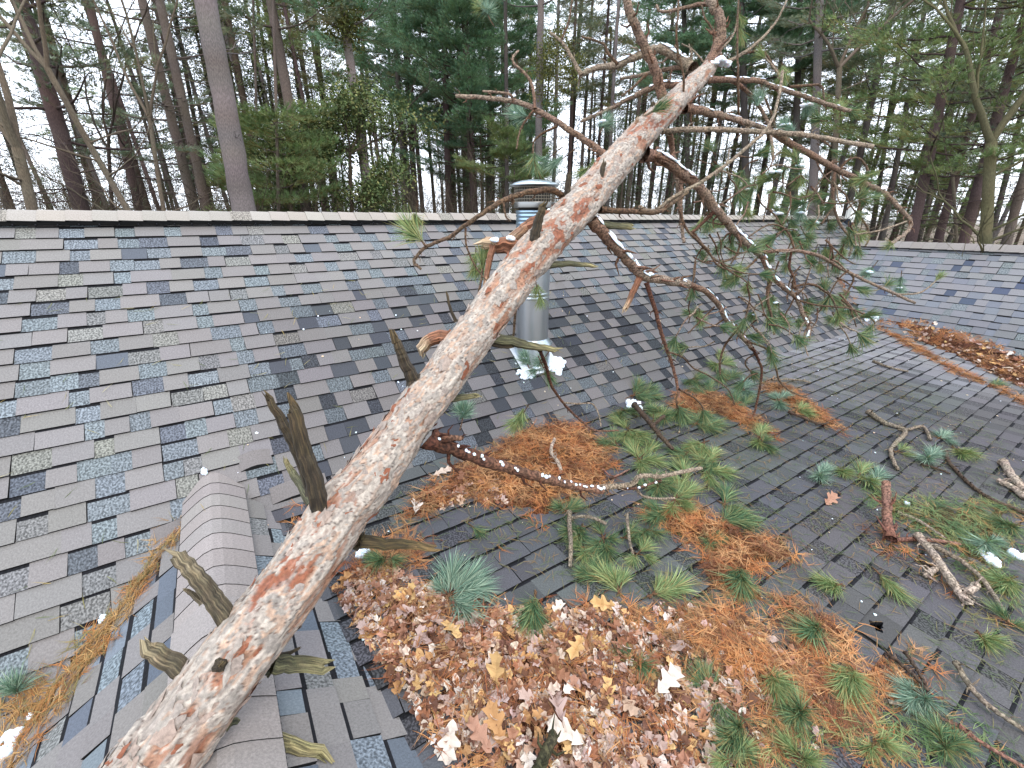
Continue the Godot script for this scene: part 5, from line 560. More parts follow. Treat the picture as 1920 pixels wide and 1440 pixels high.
# ---------------------------------------------------------------- small mesh builder
class Shape:
	var v := PackedVector3Array()
	var n := PackedVector3Array()
	var c := PackedColorArray()
	var t := PackedVector2Array()
	var i := PackedInt32Array()
	func point(p: Vector3, col: Color, uv := Vector2.ZERO) -> int:
		v.append(p); c.append(col); t.append(uv)
		return v.size() - 1
	func face(a: Vector3, b: Vector3, d: Vector3, col: Color) -> void:
		var k := v.size()
		v.append(a); v.append(b); v.append(d)
		c.append(col); c.append(col); c.append(col)
		t.append(Vector2.ZERO); t.append(Vector2.RIGHT); t.append(Vector2.DOWN)
		i.append(k); i.append(k + 1); i.append(k + 2)
	func quad(a: Vector3, b: Vector3, d: Vector3, e: Vector3, col: Color) -> void:
		var k := v.size()
		v.append(a); v.append(b); v.append(d); v.append(e)
		for j in 4: c.append(col)
		t.append(Vector2(0, 0)); t.append(Vector2(1, 0)); t.append(Vector2(1, 1)); t.append(Vector2(0, 1))
		i.append_array(PackedInt32Array([k, k + 1, k + 2, k, k + 2, k + 3]))
	func box(m: Transform3D, s: Vector3, col: Color) -> void:
		var h := s / 2.0
		var p := []
		for j in 8: p.append(m * Vector3(h.x if j & 1 else -h.x, h.y if j & 2 else -h.y, h.z if j & 4 else -h.z))
		quad(p[0], p[1], p[3], p[2], col); quad(p[5], p[4], p[6], p[7], col)
		quad(p[4], p[0], p[2], p[6], col); quad(p[1], p[5], p[7], p[3], col)
		quad(p[2], p[3], p[7], p[6], col); quad(p[4], p[5], p[1], p[0], col)
	# a round tube through points; smooth normals
	func tube(p: PackedVector3Array, r: PackedFloat32Array, sides: int, cols: PackedColorArray, v0 := 0.0, cap := true, turn := 0.0) -> void:
		var m := p.size()
		if m < 2: return
		var along := (p[1] - p[0]).normalized()
		var side := along.cross(Vector3.UP if absf(along.y) < 0.9 else Vector3.RIGHT).normalized()
		var first := v.size()
		var run := v0
		while n.size() < v.size(): n.append(Vector3.UP)
		for k in m:
			var d := (p[mini(k + 1, m - 1)] - p[maxi(k - 1, 0)]).normalized()
			side = (side - d * side.dot(d)).normalized()
			var up := d.cross(side)
			if k > 0: run += p[k].distance_to(p[k - 1])
			for j in sides + 1:
				var a := TAU * j / sides + turn
				var o := side * cos(a) + up * sin(a)
				v.append(p[k] + o * r[k]); n.append(o); c.append(cols[k])
				t.append(Vector2(float(j) / sides, run))
		for k in m - 1:
			for j in sides:
				var a := first + k * (sides + 1) + j
				var b := a + sides + 1
				i.append(a); i.append(b + 1); i.append(a + 1); i.append(a); i.append(b); i.append(b + 1)
		if cap and r[m - 1] > 0.002:
			var e := v.size()
			v.append(p[m - 1]); n.append((p[m - 1] - p[m - 2]).normalized()); c.append(cols[m - 1]); t.append(Vector2(0.5, run))
			for j in sides:
				i.append(first + (m - 1) * (sides + 1) + j + 1); i.append(first + (m - 1) * (sides + 1) + j); i.append(e)
	# a lumpy ball
	func lump(m: Transform3D, col: Color, rough: float, g: RandomNumberGenerator, rings := 5, sides := 8) -> void:
		while n.size() < v.size(): n.append(Vector3.UP)
		var first := v.size()
		for a in rings + 1:
			for b in sides:
				var th := PI * a / rings
				var ph := TAU * (b + 0.5 * (a % 2)) / sides
				var q := Vector3(sin(th) * cos(ph), cos(th), sin(th) * sin(ph))
				v.append(m * (q * (1.0 + g.randf_range(-rough, rough))))
				n.append((m.basis.inverse().transposed() * q).normalized()); c.append(col); t.append(Vector2(b, a))
		for a in rings:
			for b in sides:
				var x := first + a * sides + b
				var y := first + a * sides + (b + 1) % sides
				i.append(x); i.append(x + sides); i.append(y); i.append(y); i.append(x + sides); i.append(y + sides)
	func join(o: Shape, m: Transform3D, tint := Color.WHITE) -> void:
		var k := v.size()
		if o.n.size(): while n.size() < k: n.append(Vector3.UP)
		for j in o.v.size():
			v.append(m * o.v[j]); c.append(o.c[j] * tint); t.append(o.t[j])
			if o.n.size() > j: n.append((m.basis * o.n[j]).normalized())
		for j in o.i: i.append(j + k)
	func done(m: Material) -> ArrayMesh:
		var a := []
		a.resize(Mesh.ARRAY_MAX)
		a[Mesh.ARRAY_VERTEX] = v
		if n.size():
			while n.size() < v.size(): n.append(Vector3.UP)
			a[Mesh.ARRAY_NORMAL] = n
		a[Mesh.ARRAY_COLOR] = c
		a[Mesh.ARRAY_TEX_UV] = t
		a[Mesh.ARRAY_INDEX] = i
		var r := ArrayMesh.new()
		r.add_surface_from_arrays(Mesh.PRIMITIVE_TRIANGLES, a)
		r.surface_set_material(0, m)
		return r

# ---------------------------------------------------------------- names, labels, nodes
var used := {}
var rng := RandomNumberGenerator.new()
var M := {}

func numbered(called: String, parent: Node) -> String:
	var key := str(parent.get_instance_id()) + called
	used[key] = used.get(key, -1) + 1
	return called if used[key] == 0 else "%s_%03d" % [called, used[key]]

func tag(o: Node, label := "", category := "", group := "", kind := "") -> Node:
	if label: o.set_meta("label", label)
	if category: o.set_meta("category", category)
	if group: o.set_meta("group", group)
	if kind: o.set_meta("kind", kind)
	return o

func base(called: String, at := Vector3.ZERO, parent: Node = self) -> Node3D:
	var o := Node3D.new()
	o.name = numbered(called, parent)
	parent.add_child(o, true)
	o.position = at
	return o

func put(called: String, mesh: Mesh, parent: Node = self, where := Transform3D()) -> MeshInstance3D:
	var o := MeshInstance3D.new()
	o.name = numbered(called, parent)
	o.mesh = mesh
	parent.add_child(o, true)
	o.transform = where
	return o

func many(called: String, mesh: Mesh, places: Array, tints: Array, parent: Node = self) -> MultiMeshInstance3D:
	var mm := MultiMesh.new()
	mm.transform_format = MultiMesh.TRANSFORM_3D
	mm.use_colors = true
	mm.mesh = mesh
	mm.instance_count = places.size()
	for k in places.size():
		mm.set_instance_transform(k, places[k])
		mm.set_instance_color(k, tints[k % tints.size()])
	var o := MultiMeshInstance3D.new()
	o.name = numbered(called, parent)
	o.multimesh = mm
	parent.add_child(o, true)
	o.set_meta("kind", "stuff")
	return o

func lin(r: float, g: float, b: float) -> Color:      # an sRGB 0-255 triple as a linear colour
	return Color(r / 255.0, g / 255.0, b / 255.0).srgb_to_linear()

func vary(c: Color, by: float) -> Color:
	var k := 1.0 + rng.randf_range(-by, by)
	return Color(c.r * k * (1.0 + rng.randf_range(-by, by) * 0.3), c.g * k, c.b * k * (1.0 + rng.randf_range(-by, by) * 0.3))

func aim(d: Vector3, spin := 0.0) -> Basis:            # a basis whose y points along d
	var y := d.normalized()
	var x := y.cross(Vector3.FORWARD if absf(y.z) < 0.9 else Vector3.RIGHT).normalized()
	return Basis(x, y, x.cross(y)).rotated(y, spin)

func smooth_path(p: PackedVector3Array, per: int, wobble := 0.0) -> PackedVector3Array:
	var out := PackedVector3Array()
	for k in p.size() - 1:
		var a := p[maxi(k - 1, 0)]
		var d := p[mini(k + 2, p.size() - 1)]
		for j in per:
			var q := p[k].cubic_interpolate(p[k + 1], a, d, float(j) / per)
			if wobble > 0.0 and (k > 0 or j > 0):
				q += Vector3(rng.randf_range(-1, 1), rng.randf_range(-1, 1), rng.randf_range(-1, 1)) * wobble
			out.append(q)
	out.append(p[p.size() - 1])
	return out

func ramp(a: float, b: float, count: int, power := 1.0) -> PackedFloat32Array:
	var r := PackedFloat32Array()
	for k in count: r.append(lerpf(a, b, pow(float(k) / maxi(count - 1, 1), power)))
	return r

func flat(col: Color, count: int) -> PackedColorArray:
	var r := PackedColorArray()
	r.resize(count); r.fill(col)
	return r

func noise(kind: int, frequency: float, seed_: int, octaves := 3) -> FastNoiseLite:
	var f := FastNoiseLite.new()
	f.noise_type = kind
	f.frequency = frequency
	f.seed = seed_
	f.fractal_octaves = octaves
	if octaves <= 1: f.fractal_type = FastNoiseLite.FRACTAL_NONE
	return f

# ---------------------------------------------------------------- materials
func grain_image(size: int, low: float, high: float, lump: float, cut: float, seed_: int) -> ImageTexture:
	var g := RandomNumberGenerator.new()
	g.seed = seed_
	var f := noise(FastNoiseLite.TYPE_SIMPLEX, lump, seed_, 3)
	var im := f.get_seamless_image(size, size)
	im.convert(Image.FORMAT_L8)
	var d := im.get_data()
	for k in d.size():
		var x := d[k] / 255.0
		if cut > 0.0: x = smoothstep(0.5 - cut, 0.5 + cut, x)
		var y := lerpf(low, high, x) + (g.randf() - 0.5) * 0.22
		d[k] = int(clampf(y, 0.0, 1.0) * 255.0)
	return ImageTexture.create_from_image(Image.create_from_data(size, size, false, Image.FORMAT_L8, d))

func paint(albedo: Texture2D, scale_: float, rough: float, bump := 0.0) -> StandardMaterial3D:
	var m := StandardMaterial3D.new()
	m.vertex_color_use_as_albedo = true
	m.roughness = rough
	m.metallic_specular = 0.35
	if albedo:
		m.albedo_texture = albedo
		m.uv1_triplanar = true
		m.uv1_world_triplanar = true
		m.uv1_scale = Vector3.ONE * scale_
		if bump > 0.0:
			m.heightmap_enabled = true
			m.heightmap_texture = albedo
			m.heightmap_scale = bump
	return m

func make_materials() -> void:
	var fine := grain_image(512, 0.72, 0.9, 0.06, 0.0, 3)
	var blotch := grain_image(512, 0.5, 0.88, 0.036, 0.24, 5)
	var dirt := grain_image(512, 0.5, 0.95, 0.02, 0.2, 9)
	M.plain = paint(fine, 2.4, 0.88, 0.12)
	M.mottled = paint(blotch, 3.0, 0.88, 0.12)
	M.twig = paint(dirt, 5.0, 0.85, 0.15)
	M.forest_bark = paint(grain_image(512, 0.62, 0.92, 0.03, 0.0, 12), 1.0, 0.95, 1.0)
	M.forest_bark.uv1_scale = Vector3(4.0, 0.9, 4.0)
	M.litter = paint(dirt, 6.0, 0.95, 0.6)
	M.ground = paint(dirt, 0.3, 0.95, 0.0)
	M.wall = paint(fine, 1.0, 0.9)
	M.needle = paint(null, 1.0, 0.55)
	M.needle.backlight_enabled = true
	M.needle.backlight = Color(0.55, 0.6, 0.4)
	M.leaf = paint(null, 1.0, 0.92)
	M.leaf.metallic_specular = 0.2
	M.leaf.backlight_enabled = true
	M.leaf.backlight = Color(0.3, 0.24, 0.12)
	M.snow = paint(null, 1.0, 0.75)
	M.snow.subsurf_scatter_enabled = true
	M.snow.subsurf_scatter_strength = 0.25
	M.plastic = paint(null, 1.0, 0.6)
	var steel := StandardMaterial3D.new()
	steel.vertex_color_use_as_albedo = true
	steel.metallic = 0.92
	steel.roughness = 0.3
	M.steel = steel
	# streaky broken wood, along the second uv axis
	var w := 128
	var g := RandomNumberGenerator.new()
	g.seed = 77
	var f := noise(FastNoiseLite.TYPE_SIMPLEX, 0.05, 4, 3)
	var im := Image.create(w, w, false, Image.FORMAT_L8)
	for y in w:
		for x in w:
			var a := f.get_noise_3d(cos(TAU * x / w) * 60.0, sin(TAU * x / w) * 60.0, y * 0.35)
			im.set_pixel(x, y, Color.from_hsv(0, 0, clampf(0.74 + a * 0.42 + g.randf_range(-0.08, 0.08), 0.1, 1.0)))
	var streak := ImageTexture.create_from_image(im)
	var wood := StandardMaterial3D.new()
	wood.vertex_color_use_as_albedo = true
	wood.albedo_texture = streak
	wood.uv1_scale = Vector3(1, 4.0, 1)
	wood.roughness = 0.9
	wood.heightmap_enabled = true
	wood.heightmap_texture = streak
	wood.heightmap_scale = 0.3
	M.wood = wood
	var bark := StandardMaterial3D.new()
	bark.vertex_color_use_as_albedo = true
	bark.roughness = 0.85
	var scaly := grain_image(512, 0.7, 1.0, 0.03, 0.0, 33)
	bark.albedo_texture = scaly
	bark.uv1_triplanar = true
	bark.uv1_world_triplanar = true
	bark.uv1_scale = Vector3.ONE * 3.2
	bark.heightmap_enabled = true
	bark.heightmap_texture = scaly
	bark.heightmap_scale = 0.2
	M.bark = bark

# ---------------------------------------------------------------- the planes of the roof
const BREAK_Z := -2.952
const BREAK_Y := -1.836
const LOW_PITCH := 0.12
const GABLE_X := -0.29
const GABLE_Y := -1.64
const GABLE_PITCH := 0.7
const WING_X := 11.3
const WING_Y := -0.47
const WING_PITCH := 0.9
const RAKE_X := 13.95

func main_y(z: float) -> float: return -0.75 * (z - RIDGE_Z)
func low_y(z: float) -> float: return BREAK_Y - LOW_PITCH * (z - BREAK_Z)
func gable_y(x: float) -> float: return GABLE_Y - GABLE_PITCH * absf(x - GABLE_X)
func wing_y(x: float) -> float: return WING_Y - WING_PITCH * absf(x - WING_X)

func roof_y(x: float, z: float) -> float:
	var y := main_y(z) if z < BREAK_Z else low_y(z)
	if x < GABLE_X: y = main_y(z)
	return maxf(y, maxf(gable_y(x) if z > -4.0 else -99.0, wing_y(x)))

func roof_up(x: float, z: float) -> Vector3:
	var e := 0.02
	return Vector3(roof_y(x - e, z) - roof_y(x + e, z), 2.0 * e, roof_y(x, z - e) - roof_y(x, z + e)).normalized()

func on_roof(p: Vector2, lift := 0.0) -> Vector3: return Vector3(p.x, roof_y(p.x, p.y) + lift, p.y)

# ---------------------------------------------------------------- the house
func slab(s: Shape, a: Vector3, b: Vector3, d: Vector3, e: Vector3, up: Vector3, thick: float, col: Color) -> void:
	var q := -up * thick
	s.quad(a, b, d, e, col); s.quad(e + q, d + q, b + q, a + q, col)
	s.quad(b, a, a + q, b + q, col); s.quad(d, b, b + q, d + q, col); s.quad(e, d, d + q, e + q, col); s.quad(a, e, e + q, a + q, col)

func seen_size(p: Vector3) -> float:                  # how large a spot looks from the photograph's camera; 0 outside its view
	var q: Vector3 = $Camera.transform.affine_inverse() * p
	if q.z > -0.3: return 0.0
	var half := tan(deg_to_rad(FIELD / 2.0))
	if absf(q.y / q.z) > half * 1.03 or absf(q.x / q.z) > half * 1.03 * 4.0 / 3.0: return 0.0
	return 1.0 / (q.z * q.z)

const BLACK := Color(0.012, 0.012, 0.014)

func shingle_shape(s: Shape, o: Vector3, ax: Vector3, down: Vector3, up: Vector3, p: Dictionary) -> void:
	var top := 0.02
	var a: float = p.a; var b: float = p.b; var u: float = p.u; var e: float = p.e; var h: float = p.h
	var low: float = u + e + p.j
	var p0 := o + ax * a + down * (u - top) + up * 0.001
	var p1 := o + ax * b + down * (u - top) + up * 0.001
	var q0: Vector3 = o + ax * (a + p.k) + down * low + up * h
	var q1: Vector3 = o + ax * (b + p.l) + down * (low + p.m) + up * h
	var split: float = p.band
	if p.has("hole"):                                 # a ragged hole punched right through
		var mid := (p0 + p1 + q0 + q1) / 4.0
		var ex := (p1 + q1 - p0 - q0) / 4.0
		var ey := (q0 + q1 - p0 - p1) / 4.0
		var loop := []
		for k in 24:
			var t := TAU * k / 24.0
			var m := 1.0 / maxf(absf(cos(t)), absf(sin(t)))
			var r := 0.03 + 0.008 * sin(t * 3.0 + 1.0) + 0.006 * sin(t * 7.0)
			var inner := mid + ax * cos(t) * r * 1.3 + down * sin(t) * r
			loop.append([mid + ex * cos(t) * m + ey * sin(t) * m, inner + up * 0.004, inner * 1.0 - up * 0.03])
		for k in 24:
			var l: Array = loop[k]
			var n: Array = loop[(k + 1) % 24]
			s.quad(l[0], n[0], n[1], l[1], p.color)
			s.quad(l[1], n[1], n[2], l[2], BLACK * 2.0)
	elif split > 0.0:                                   # the dark granule strip printed on recessed tabs; proud tabs get a narrower black one
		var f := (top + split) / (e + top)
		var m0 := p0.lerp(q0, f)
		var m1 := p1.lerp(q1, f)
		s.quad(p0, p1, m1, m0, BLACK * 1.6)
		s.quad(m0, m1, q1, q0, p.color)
	else:
		s.quad(p0, p1, q1, q0, p.color)
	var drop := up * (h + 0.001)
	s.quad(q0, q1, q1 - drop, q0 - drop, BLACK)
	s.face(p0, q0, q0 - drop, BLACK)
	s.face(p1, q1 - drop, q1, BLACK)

func courses(at: Dictionary, out: Array) -> void:
	var g := RandomNumberGenerator.new()
	g.seed = at.seed
	var k := 0
	var u: float = at.u0
	var e: float = at.e
	while u < at.u1:
		var a: float = at.a0 + g.randf_range(-0.3, 0.0)
		var proud := g.randf() < 0.5
		while a < at.a1:
			var w := g.randf_range(0.12, 0.27) if proud else g.randf_range(0.1, 0.21)
			var mid: Vector3 = at.o + at.x * (a + w / 2) + at.d * (u + e / 2)
			var lost: bool = mid.y < roof_y(mid.x, mid.z) - 0.05
			if not lost and at.inside.call(a + w / 2, u + e / 2):
				var joint := g.randf() < (0.25 if proud else 0.08)
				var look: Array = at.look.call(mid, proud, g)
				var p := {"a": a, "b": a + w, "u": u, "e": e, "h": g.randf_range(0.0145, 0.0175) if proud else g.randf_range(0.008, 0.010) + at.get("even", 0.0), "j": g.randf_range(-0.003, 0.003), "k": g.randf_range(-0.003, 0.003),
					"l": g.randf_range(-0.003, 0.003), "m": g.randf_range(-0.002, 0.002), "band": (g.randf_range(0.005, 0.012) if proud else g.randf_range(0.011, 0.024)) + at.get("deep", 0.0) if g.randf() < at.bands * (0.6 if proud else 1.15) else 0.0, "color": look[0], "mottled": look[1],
					"slope": at, "score": seen_size(mid) * w}
				if joint: p.b = a + w - g.randf_range(0.003, 0.006)
				out.append(p)
			a += w
			if g.randf() > 0.14: proud = not proud
		u += e
		k += 1

func shade_of(g: RandomNumberGenerator, c: Color, by: float) -> Color:
	var k := 1.0 + g.randf_range(-by, by)
	return Color(c.r * k, c.g * k * (1.0 + g.randf_range(-0.02, 0.02)), c.b * k * (1.0 + g.randf_range(-0.03, 0.03)))

var damp := noise(FastNoiseLite.TYPE_SIMPLEX, 0.5, 31, 3)

func main_look(p: Vector3, proud: bool, g: RandomNumberGenerator) -> Array:
	var u := (p.z - RIDGE_Z) / 0.8
	# the lower middle of this slope is stained and damp in the photograph
	var wet := smoothstep(0.95, 1.9, u + damp.get_noise_2d(p.x, p.z) * 0.5) * smoothstep(-0.35, 0.55, p.x)
	if proud:
		return [shade_of(g, lin(148, 143, 140).lerp(lin(131, 126, 124), wet), 0.07), false]
	var r := g.randf()
	if r < lerpf(0.10, 0.62, wet): return [shade_of(g, lin(108, 113, 120).lerp(lin(80, 82, 87), wet), 0.12), g.randf() < 0.5]
	if r < lerpf(0.22, 0.72, wet): return [shade_of(g, lin(124, 128, 136), 0.1), true]
	if r < lerpf(0.38, 0.78, wet): return [shade_of(g, lin(164, 162, 154).lerp(lin(136, 132, 126), wet), 0.08), true]
	if r < 0.5: return [shade_of(g, lin(150, 149, 147).lerp(lin(118, 118, 118), wet), 0.08), true]
	return [shade_of(g, lin(149, 157, 161).lerp(lin(120, 126, 130), wet), 0.1), true]

func low_look(p: Vector3, proud: bool, g: RandomNumberGenerator) -> Array:
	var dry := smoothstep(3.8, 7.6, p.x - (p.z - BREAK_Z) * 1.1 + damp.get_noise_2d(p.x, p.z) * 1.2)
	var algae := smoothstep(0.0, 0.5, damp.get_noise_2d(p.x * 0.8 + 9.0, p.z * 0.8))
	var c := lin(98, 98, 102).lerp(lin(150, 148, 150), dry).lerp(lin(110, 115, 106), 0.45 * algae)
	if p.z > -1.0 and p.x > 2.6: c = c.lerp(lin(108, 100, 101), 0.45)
	if proud: return [shade_of(g, c, 0.08), false]
	return [shade_of(g, c * (0.9 if g.randf() < 0.7 else 0.76), 0.1), g.randf() < 0.5]

func gable_look(p: Vector3, proud: bool, g: RandomNumberGenerator) -> Array:
	if proud: return [shade_of(g, lin(147, 142, 139), 0.07), false]
	var r := g.randf()
	if r < 0.4: return [shade_of(g, lin(152, 163, 172), 0.08), true]
	if r < 0.6: return [shade_of(g, lin(136, 145, 153), 0.08), false]
	if r < 0.8: return [shade_of(g, lin(150, 150, 148), 0.1), true]
	return [shade_of(g, lin(110, 117, 128), 0.1), false]

func wing_look(p: Vector3, proud: bool, g: RandomNumberGenerator) -> Array:
	var c := lin(152, 150, 152).lerp(lin(126, 127, 130), smoothstep(-1.1, -1.9, p.y))
	if proud: return [shade_of(g, c, 0.05), false]
	var r := g.randf()
	if r < 0.12: return [shade_of(g, lin(92, 100, 118), 0.08), false]
	if r < 0.5: return [shade_of(g, c.lerp(lin(160, 172, 174), 0.55), 0.06), true]
	return [shade_of(g, c.lerp(lin(128, 134, 146), 0.6), 0.06), false]

func everywhere(_a: float, _u: float) -> bool: return true
func main_part(a: float, u: float) -> bool: return u < 3.1 or a < GABLE_X
func not_hole(a: float, u: float) -> bool: return true

func cap_piece(o: Vector3, along: Vector3, across: Vector3, half: float, fall: float, length: float, lift: float, col: Color, mottled: bool) -> Mesh:
	# one bent cap shingle; along points to its exposed end
	var s := Shape.new()
	var up := Vector3.UP
	var prev := []
	for k in 9:
		var f := (k - 4) / 4.0
		var y := -fall * half * (sqrt(f * f + 0.14) - sqrt(0.14)) / (sqrt(1.14) - sqrt(0.14))
		var q := o + across * (half * f) + up * y
		var row := [q - along * 0.02 + up * 0.002, q + along * length + up * lift, q + along * length - up * 0.004, q - along * 0.02 - up * 0.006]
		if prev:
			s.quad(prev[0], row[0], row[1], prev[1], col)
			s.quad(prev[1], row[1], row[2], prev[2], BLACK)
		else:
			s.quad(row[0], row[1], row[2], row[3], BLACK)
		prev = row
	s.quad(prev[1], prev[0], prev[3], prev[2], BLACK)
	return s.done(M.mottled if mottled else M.plain)

func vent_strip(parent: Node, from: Vector3, to: Vector3, across: Vector3, tall: float) -> void:
	# black plastic ridge vent: a strip with teeth along its open edge
	var s := Shape.new()
	var along := (to - from).normalized()
	var length := from.distance_to(to)
	var m := Transform3D(Basis(along, along.cross(across).normalized() * signf(along.cross(across).y), across), (from + to) / 2)
	s.box(m, Vector3(length, tall, 0.02), BLACK)
	var count := mini(int(length / 0.026), 160)
	for k in count:
		s.box(Transform3D(m.basis, from + along * (k + 0.5) * length / count + across * 0.016 - m.basis.y * tall * 0.2), Vector3(0.01, tall * 0.6, 0.016), BLACK * 1.5)
	put("ridge_vent", s.done(M.plastic), parent)

func torn_place(at: Dictionary, list: Array) -> Vector3:
	# the shingle nearest the hole is the one that is torn
	var best := {}
	var near := 9.0
	for p in list:
		if p.slope != at: continue
		var mid: Vector3 = at.o + at.x * (p.a + p.b) / 2.0 + at.d * (p.u + p.e / 2.0 - 0.01)
		if mid.distance_to(HOLE) < near:
			near = mid.distance_to(HOLE)
			best = p
	var a0: float = HOLE.x - at.o.x - 0.12
	var b0 := a0 + 0.24
	for p in list.duplicate():
		if p.slope != at or p == best or absf(p.u - best.u) > 0.01: continue
		if p.a >= a0 - 0.02 and p.b <= b0 + 0.02: list.erase(p)
		elif p.a < a0 and p.b > a0: p.b = a0
		elif p.b > b0 and p.a < b0: p.a = b0
	best.a = a0
	best.b = b0
	best.h = 0.017
	best.band = 0.0
	best.hole = true
	return at.o + at.x * (best.a + best.b) / 2.0 + at.d * (best.u + best.e / 2.0 - 0.01)

func build_house() -> void:
	var house := base("house", Vector3.ZERO)
	tag(house, "shingled house with a long main ridge, a low near gable and a right-hand wing", "house")
	var felt := lin(40, 40, 42)
	var deck := Shape.new()
	var list := []
	var dl := Vector3(0, -LOW_PITCH, 1).normalized()
	var dg := Vector3(1, -GABLE_PITCH, 0).normalized()
	var dh := Vector3(-1, -GABLE_PITCH, 0).normalized()
	var dw := Vector3(-1, -WING_PITCH, 0).normalized()
	var slopes := [
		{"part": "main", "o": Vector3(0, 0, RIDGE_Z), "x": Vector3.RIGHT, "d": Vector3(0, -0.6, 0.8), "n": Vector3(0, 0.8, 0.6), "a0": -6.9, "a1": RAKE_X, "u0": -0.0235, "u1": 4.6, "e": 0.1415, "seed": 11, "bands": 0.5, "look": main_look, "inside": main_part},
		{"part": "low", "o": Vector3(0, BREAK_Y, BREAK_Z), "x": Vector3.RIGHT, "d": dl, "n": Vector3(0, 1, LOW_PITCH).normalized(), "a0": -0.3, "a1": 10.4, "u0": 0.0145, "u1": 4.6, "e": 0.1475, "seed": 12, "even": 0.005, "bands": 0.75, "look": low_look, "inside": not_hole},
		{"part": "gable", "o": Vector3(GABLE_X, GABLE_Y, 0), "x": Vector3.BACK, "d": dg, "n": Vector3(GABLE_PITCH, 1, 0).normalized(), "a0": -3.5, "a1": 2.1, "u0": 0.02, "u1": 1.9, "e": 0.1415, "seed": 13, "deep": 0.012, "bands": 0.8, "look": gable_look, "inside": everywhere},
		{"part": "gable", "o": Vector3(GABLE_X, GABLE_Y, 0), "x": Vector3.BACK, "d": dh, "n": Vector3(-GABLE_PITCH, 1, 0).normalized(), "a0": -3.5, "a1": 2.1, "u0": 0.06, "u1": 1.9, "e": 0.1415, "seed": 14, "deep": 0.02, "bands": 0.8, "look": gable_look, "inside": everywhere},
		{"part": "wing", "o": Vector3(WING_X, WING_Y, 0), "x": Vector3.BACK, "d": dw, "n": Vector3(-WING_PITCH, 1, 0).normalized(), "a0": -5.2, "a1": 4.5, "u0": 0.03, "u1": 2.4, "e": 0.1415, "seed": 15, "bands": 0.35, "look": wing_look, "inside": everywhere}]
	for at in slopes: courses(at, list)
	# main slope and the slope behind the ridge
	var left := -7.0
	slab(deck, Vector3(left, 0, RIDGE_Z), Vector3(RAKE_X, 0, RIDGE_Z), Vector3(RAKE_X, BREAK_Y, BREAK_Z), Vector3(left, BREAK_Y, BREAK_Z), Vector3(0, 0.8, 0.6), 0.05, felt)
	slab(deck, Vector3(left, BREAK_Y, BREAK_Z), Vector3(GABLE_X, BREAK_Y, BREAK_Z), Vector3(GABLE_X, -3.3, -1.0), Vector3(left, -3.3, -1.0), Vector3(0, 0.8, 0.6), 0.05, felt)
	slab(deck, Vector3(RAKE_X, 0, RIDGE_Z), Vector3(left, 0, RIDGE_Z), Vector3(left, -2.4, RIDGE_Z - 3.2), Vector3(RAKE_X, -2.4, RIDGE_Z - 3.2), Vector3(0, 0.8, -0.6), 0.05, felt)
	var main := put("main_roof", deck.done(M.plain), house)
	deck = Shape.new()
	var hole := torn_place(slopes[1], list)
	var near := 2.2
	for r in [[-0.2, BREAK_Z, 10.4, hole.z - 0.05], [-0.2, hole.z - 0.05, hole.x - 0.06, hole.z + 0.05], [hole.x + 0.06, hole.z - 0.05, 10.4, hole.z + 0.05], [-0.2, hole.z + 0.05, 10.4, near]]:
		slab(deck, Vector3(r[0], low_y(r[1]), r[1]), Vector3(r[2], low_y(r[1]), r[1]), Vector3(r[2], low_y(r[3]), r[3]), Vector3(r[0], low_y(r[3]), r[3]), Vector3(0, 1, LOW_PITCH).normalized(), 0.04, felt)
	var low := put("lower_roof", deck.done(M.plain), house)
	deck = Shape.new()
	var gx := 1.9
	slab(deck, Vector3(GABLE_X, GABLE_Y, -3.4), Vector3(GABLE_X, GABLE_Y, near), Vector3(GABLE_X + gx, GABLE_Y - gx * GABLE_PITCH, near), Vector3(GABLE_X + gx, GABLE_Y - gx * GABLE_PITCH, -3.4), Vector3(GABLE_PITCH, 1, 0).normalized(), 0.05, felt)
	slab(deck, Vector3(GABLE_X, GABLE_Y, near), Vector3(GABLE_X, GABLE_Y, -3.4), Vector3(GABLE_X - gx, GABLE_Y - gx * GABLE_PITCH, -3.4), Vector3(GABLE_X - gx, GABLE_Y - gx * GABLE_PITCH, near), Vector3(-GABLE_PITCH, 1, 0).normalized(), 0.05, felt)
	var gable := put("gable_roof", deck.done(M.plain), house)
	deck = Shape.new()
	var ww := 2.7
	for f in [-1.0, 1.0]:
		slab(deck, Vector3(WING_X, WING_Y, -6.0), Vector3(WING_X, WING_Y, 7.0), Vector3(WING_X + f * ww, WING_Y - ww * WING_PITCH, 7.0), Vector3(WING_X + f * ww, WING_Y - ww * WING_PITCH, -6.0), Vector3(f * WING_PITCH, 1, 0).normalized(), 0.05, felt)
	var wing := put("wing_roof", deck.done(M.plain), house)
	var s := Shape.new()
	for r in [[left + 0.3, RIDGE_Z - 2.8, RAKE_X - 0.3, RIDGE_Z - 2.6, -2.3], [left + 0.3, -1.8, GABLE_X - 1.5, -1.6, -2.9], [-0.2, 2.0, 11.0, 2.2, -2.5], [left + 0.3, RIDGE_Z - 2.6, left + 0.5, -1.8, -2.9], [RAKE_X - 0.5, RIDGE_Z - 2.6, RAKE_X - 0.3, 6.6, -2.9]]:
		s.box(Transform3D(Basis(), Vector3((r[0] + r[2]) / 2, (r[4] + GROUND) / 2, (r[1] + r[3]) / 2)), Vector3(r[2] - r[0], r[4] - GROUND, r[3] - r[1]), lin(170, 160, 140))
	tag(put("wall", s.done(M.wall), house), "", "", "", "stuff")

	var part_of := {"main": main, "low": low, "gable": gable, "wing": wing}
	list.sort_custom(func(a, b): return a.score > b.score)
	var rest := {}
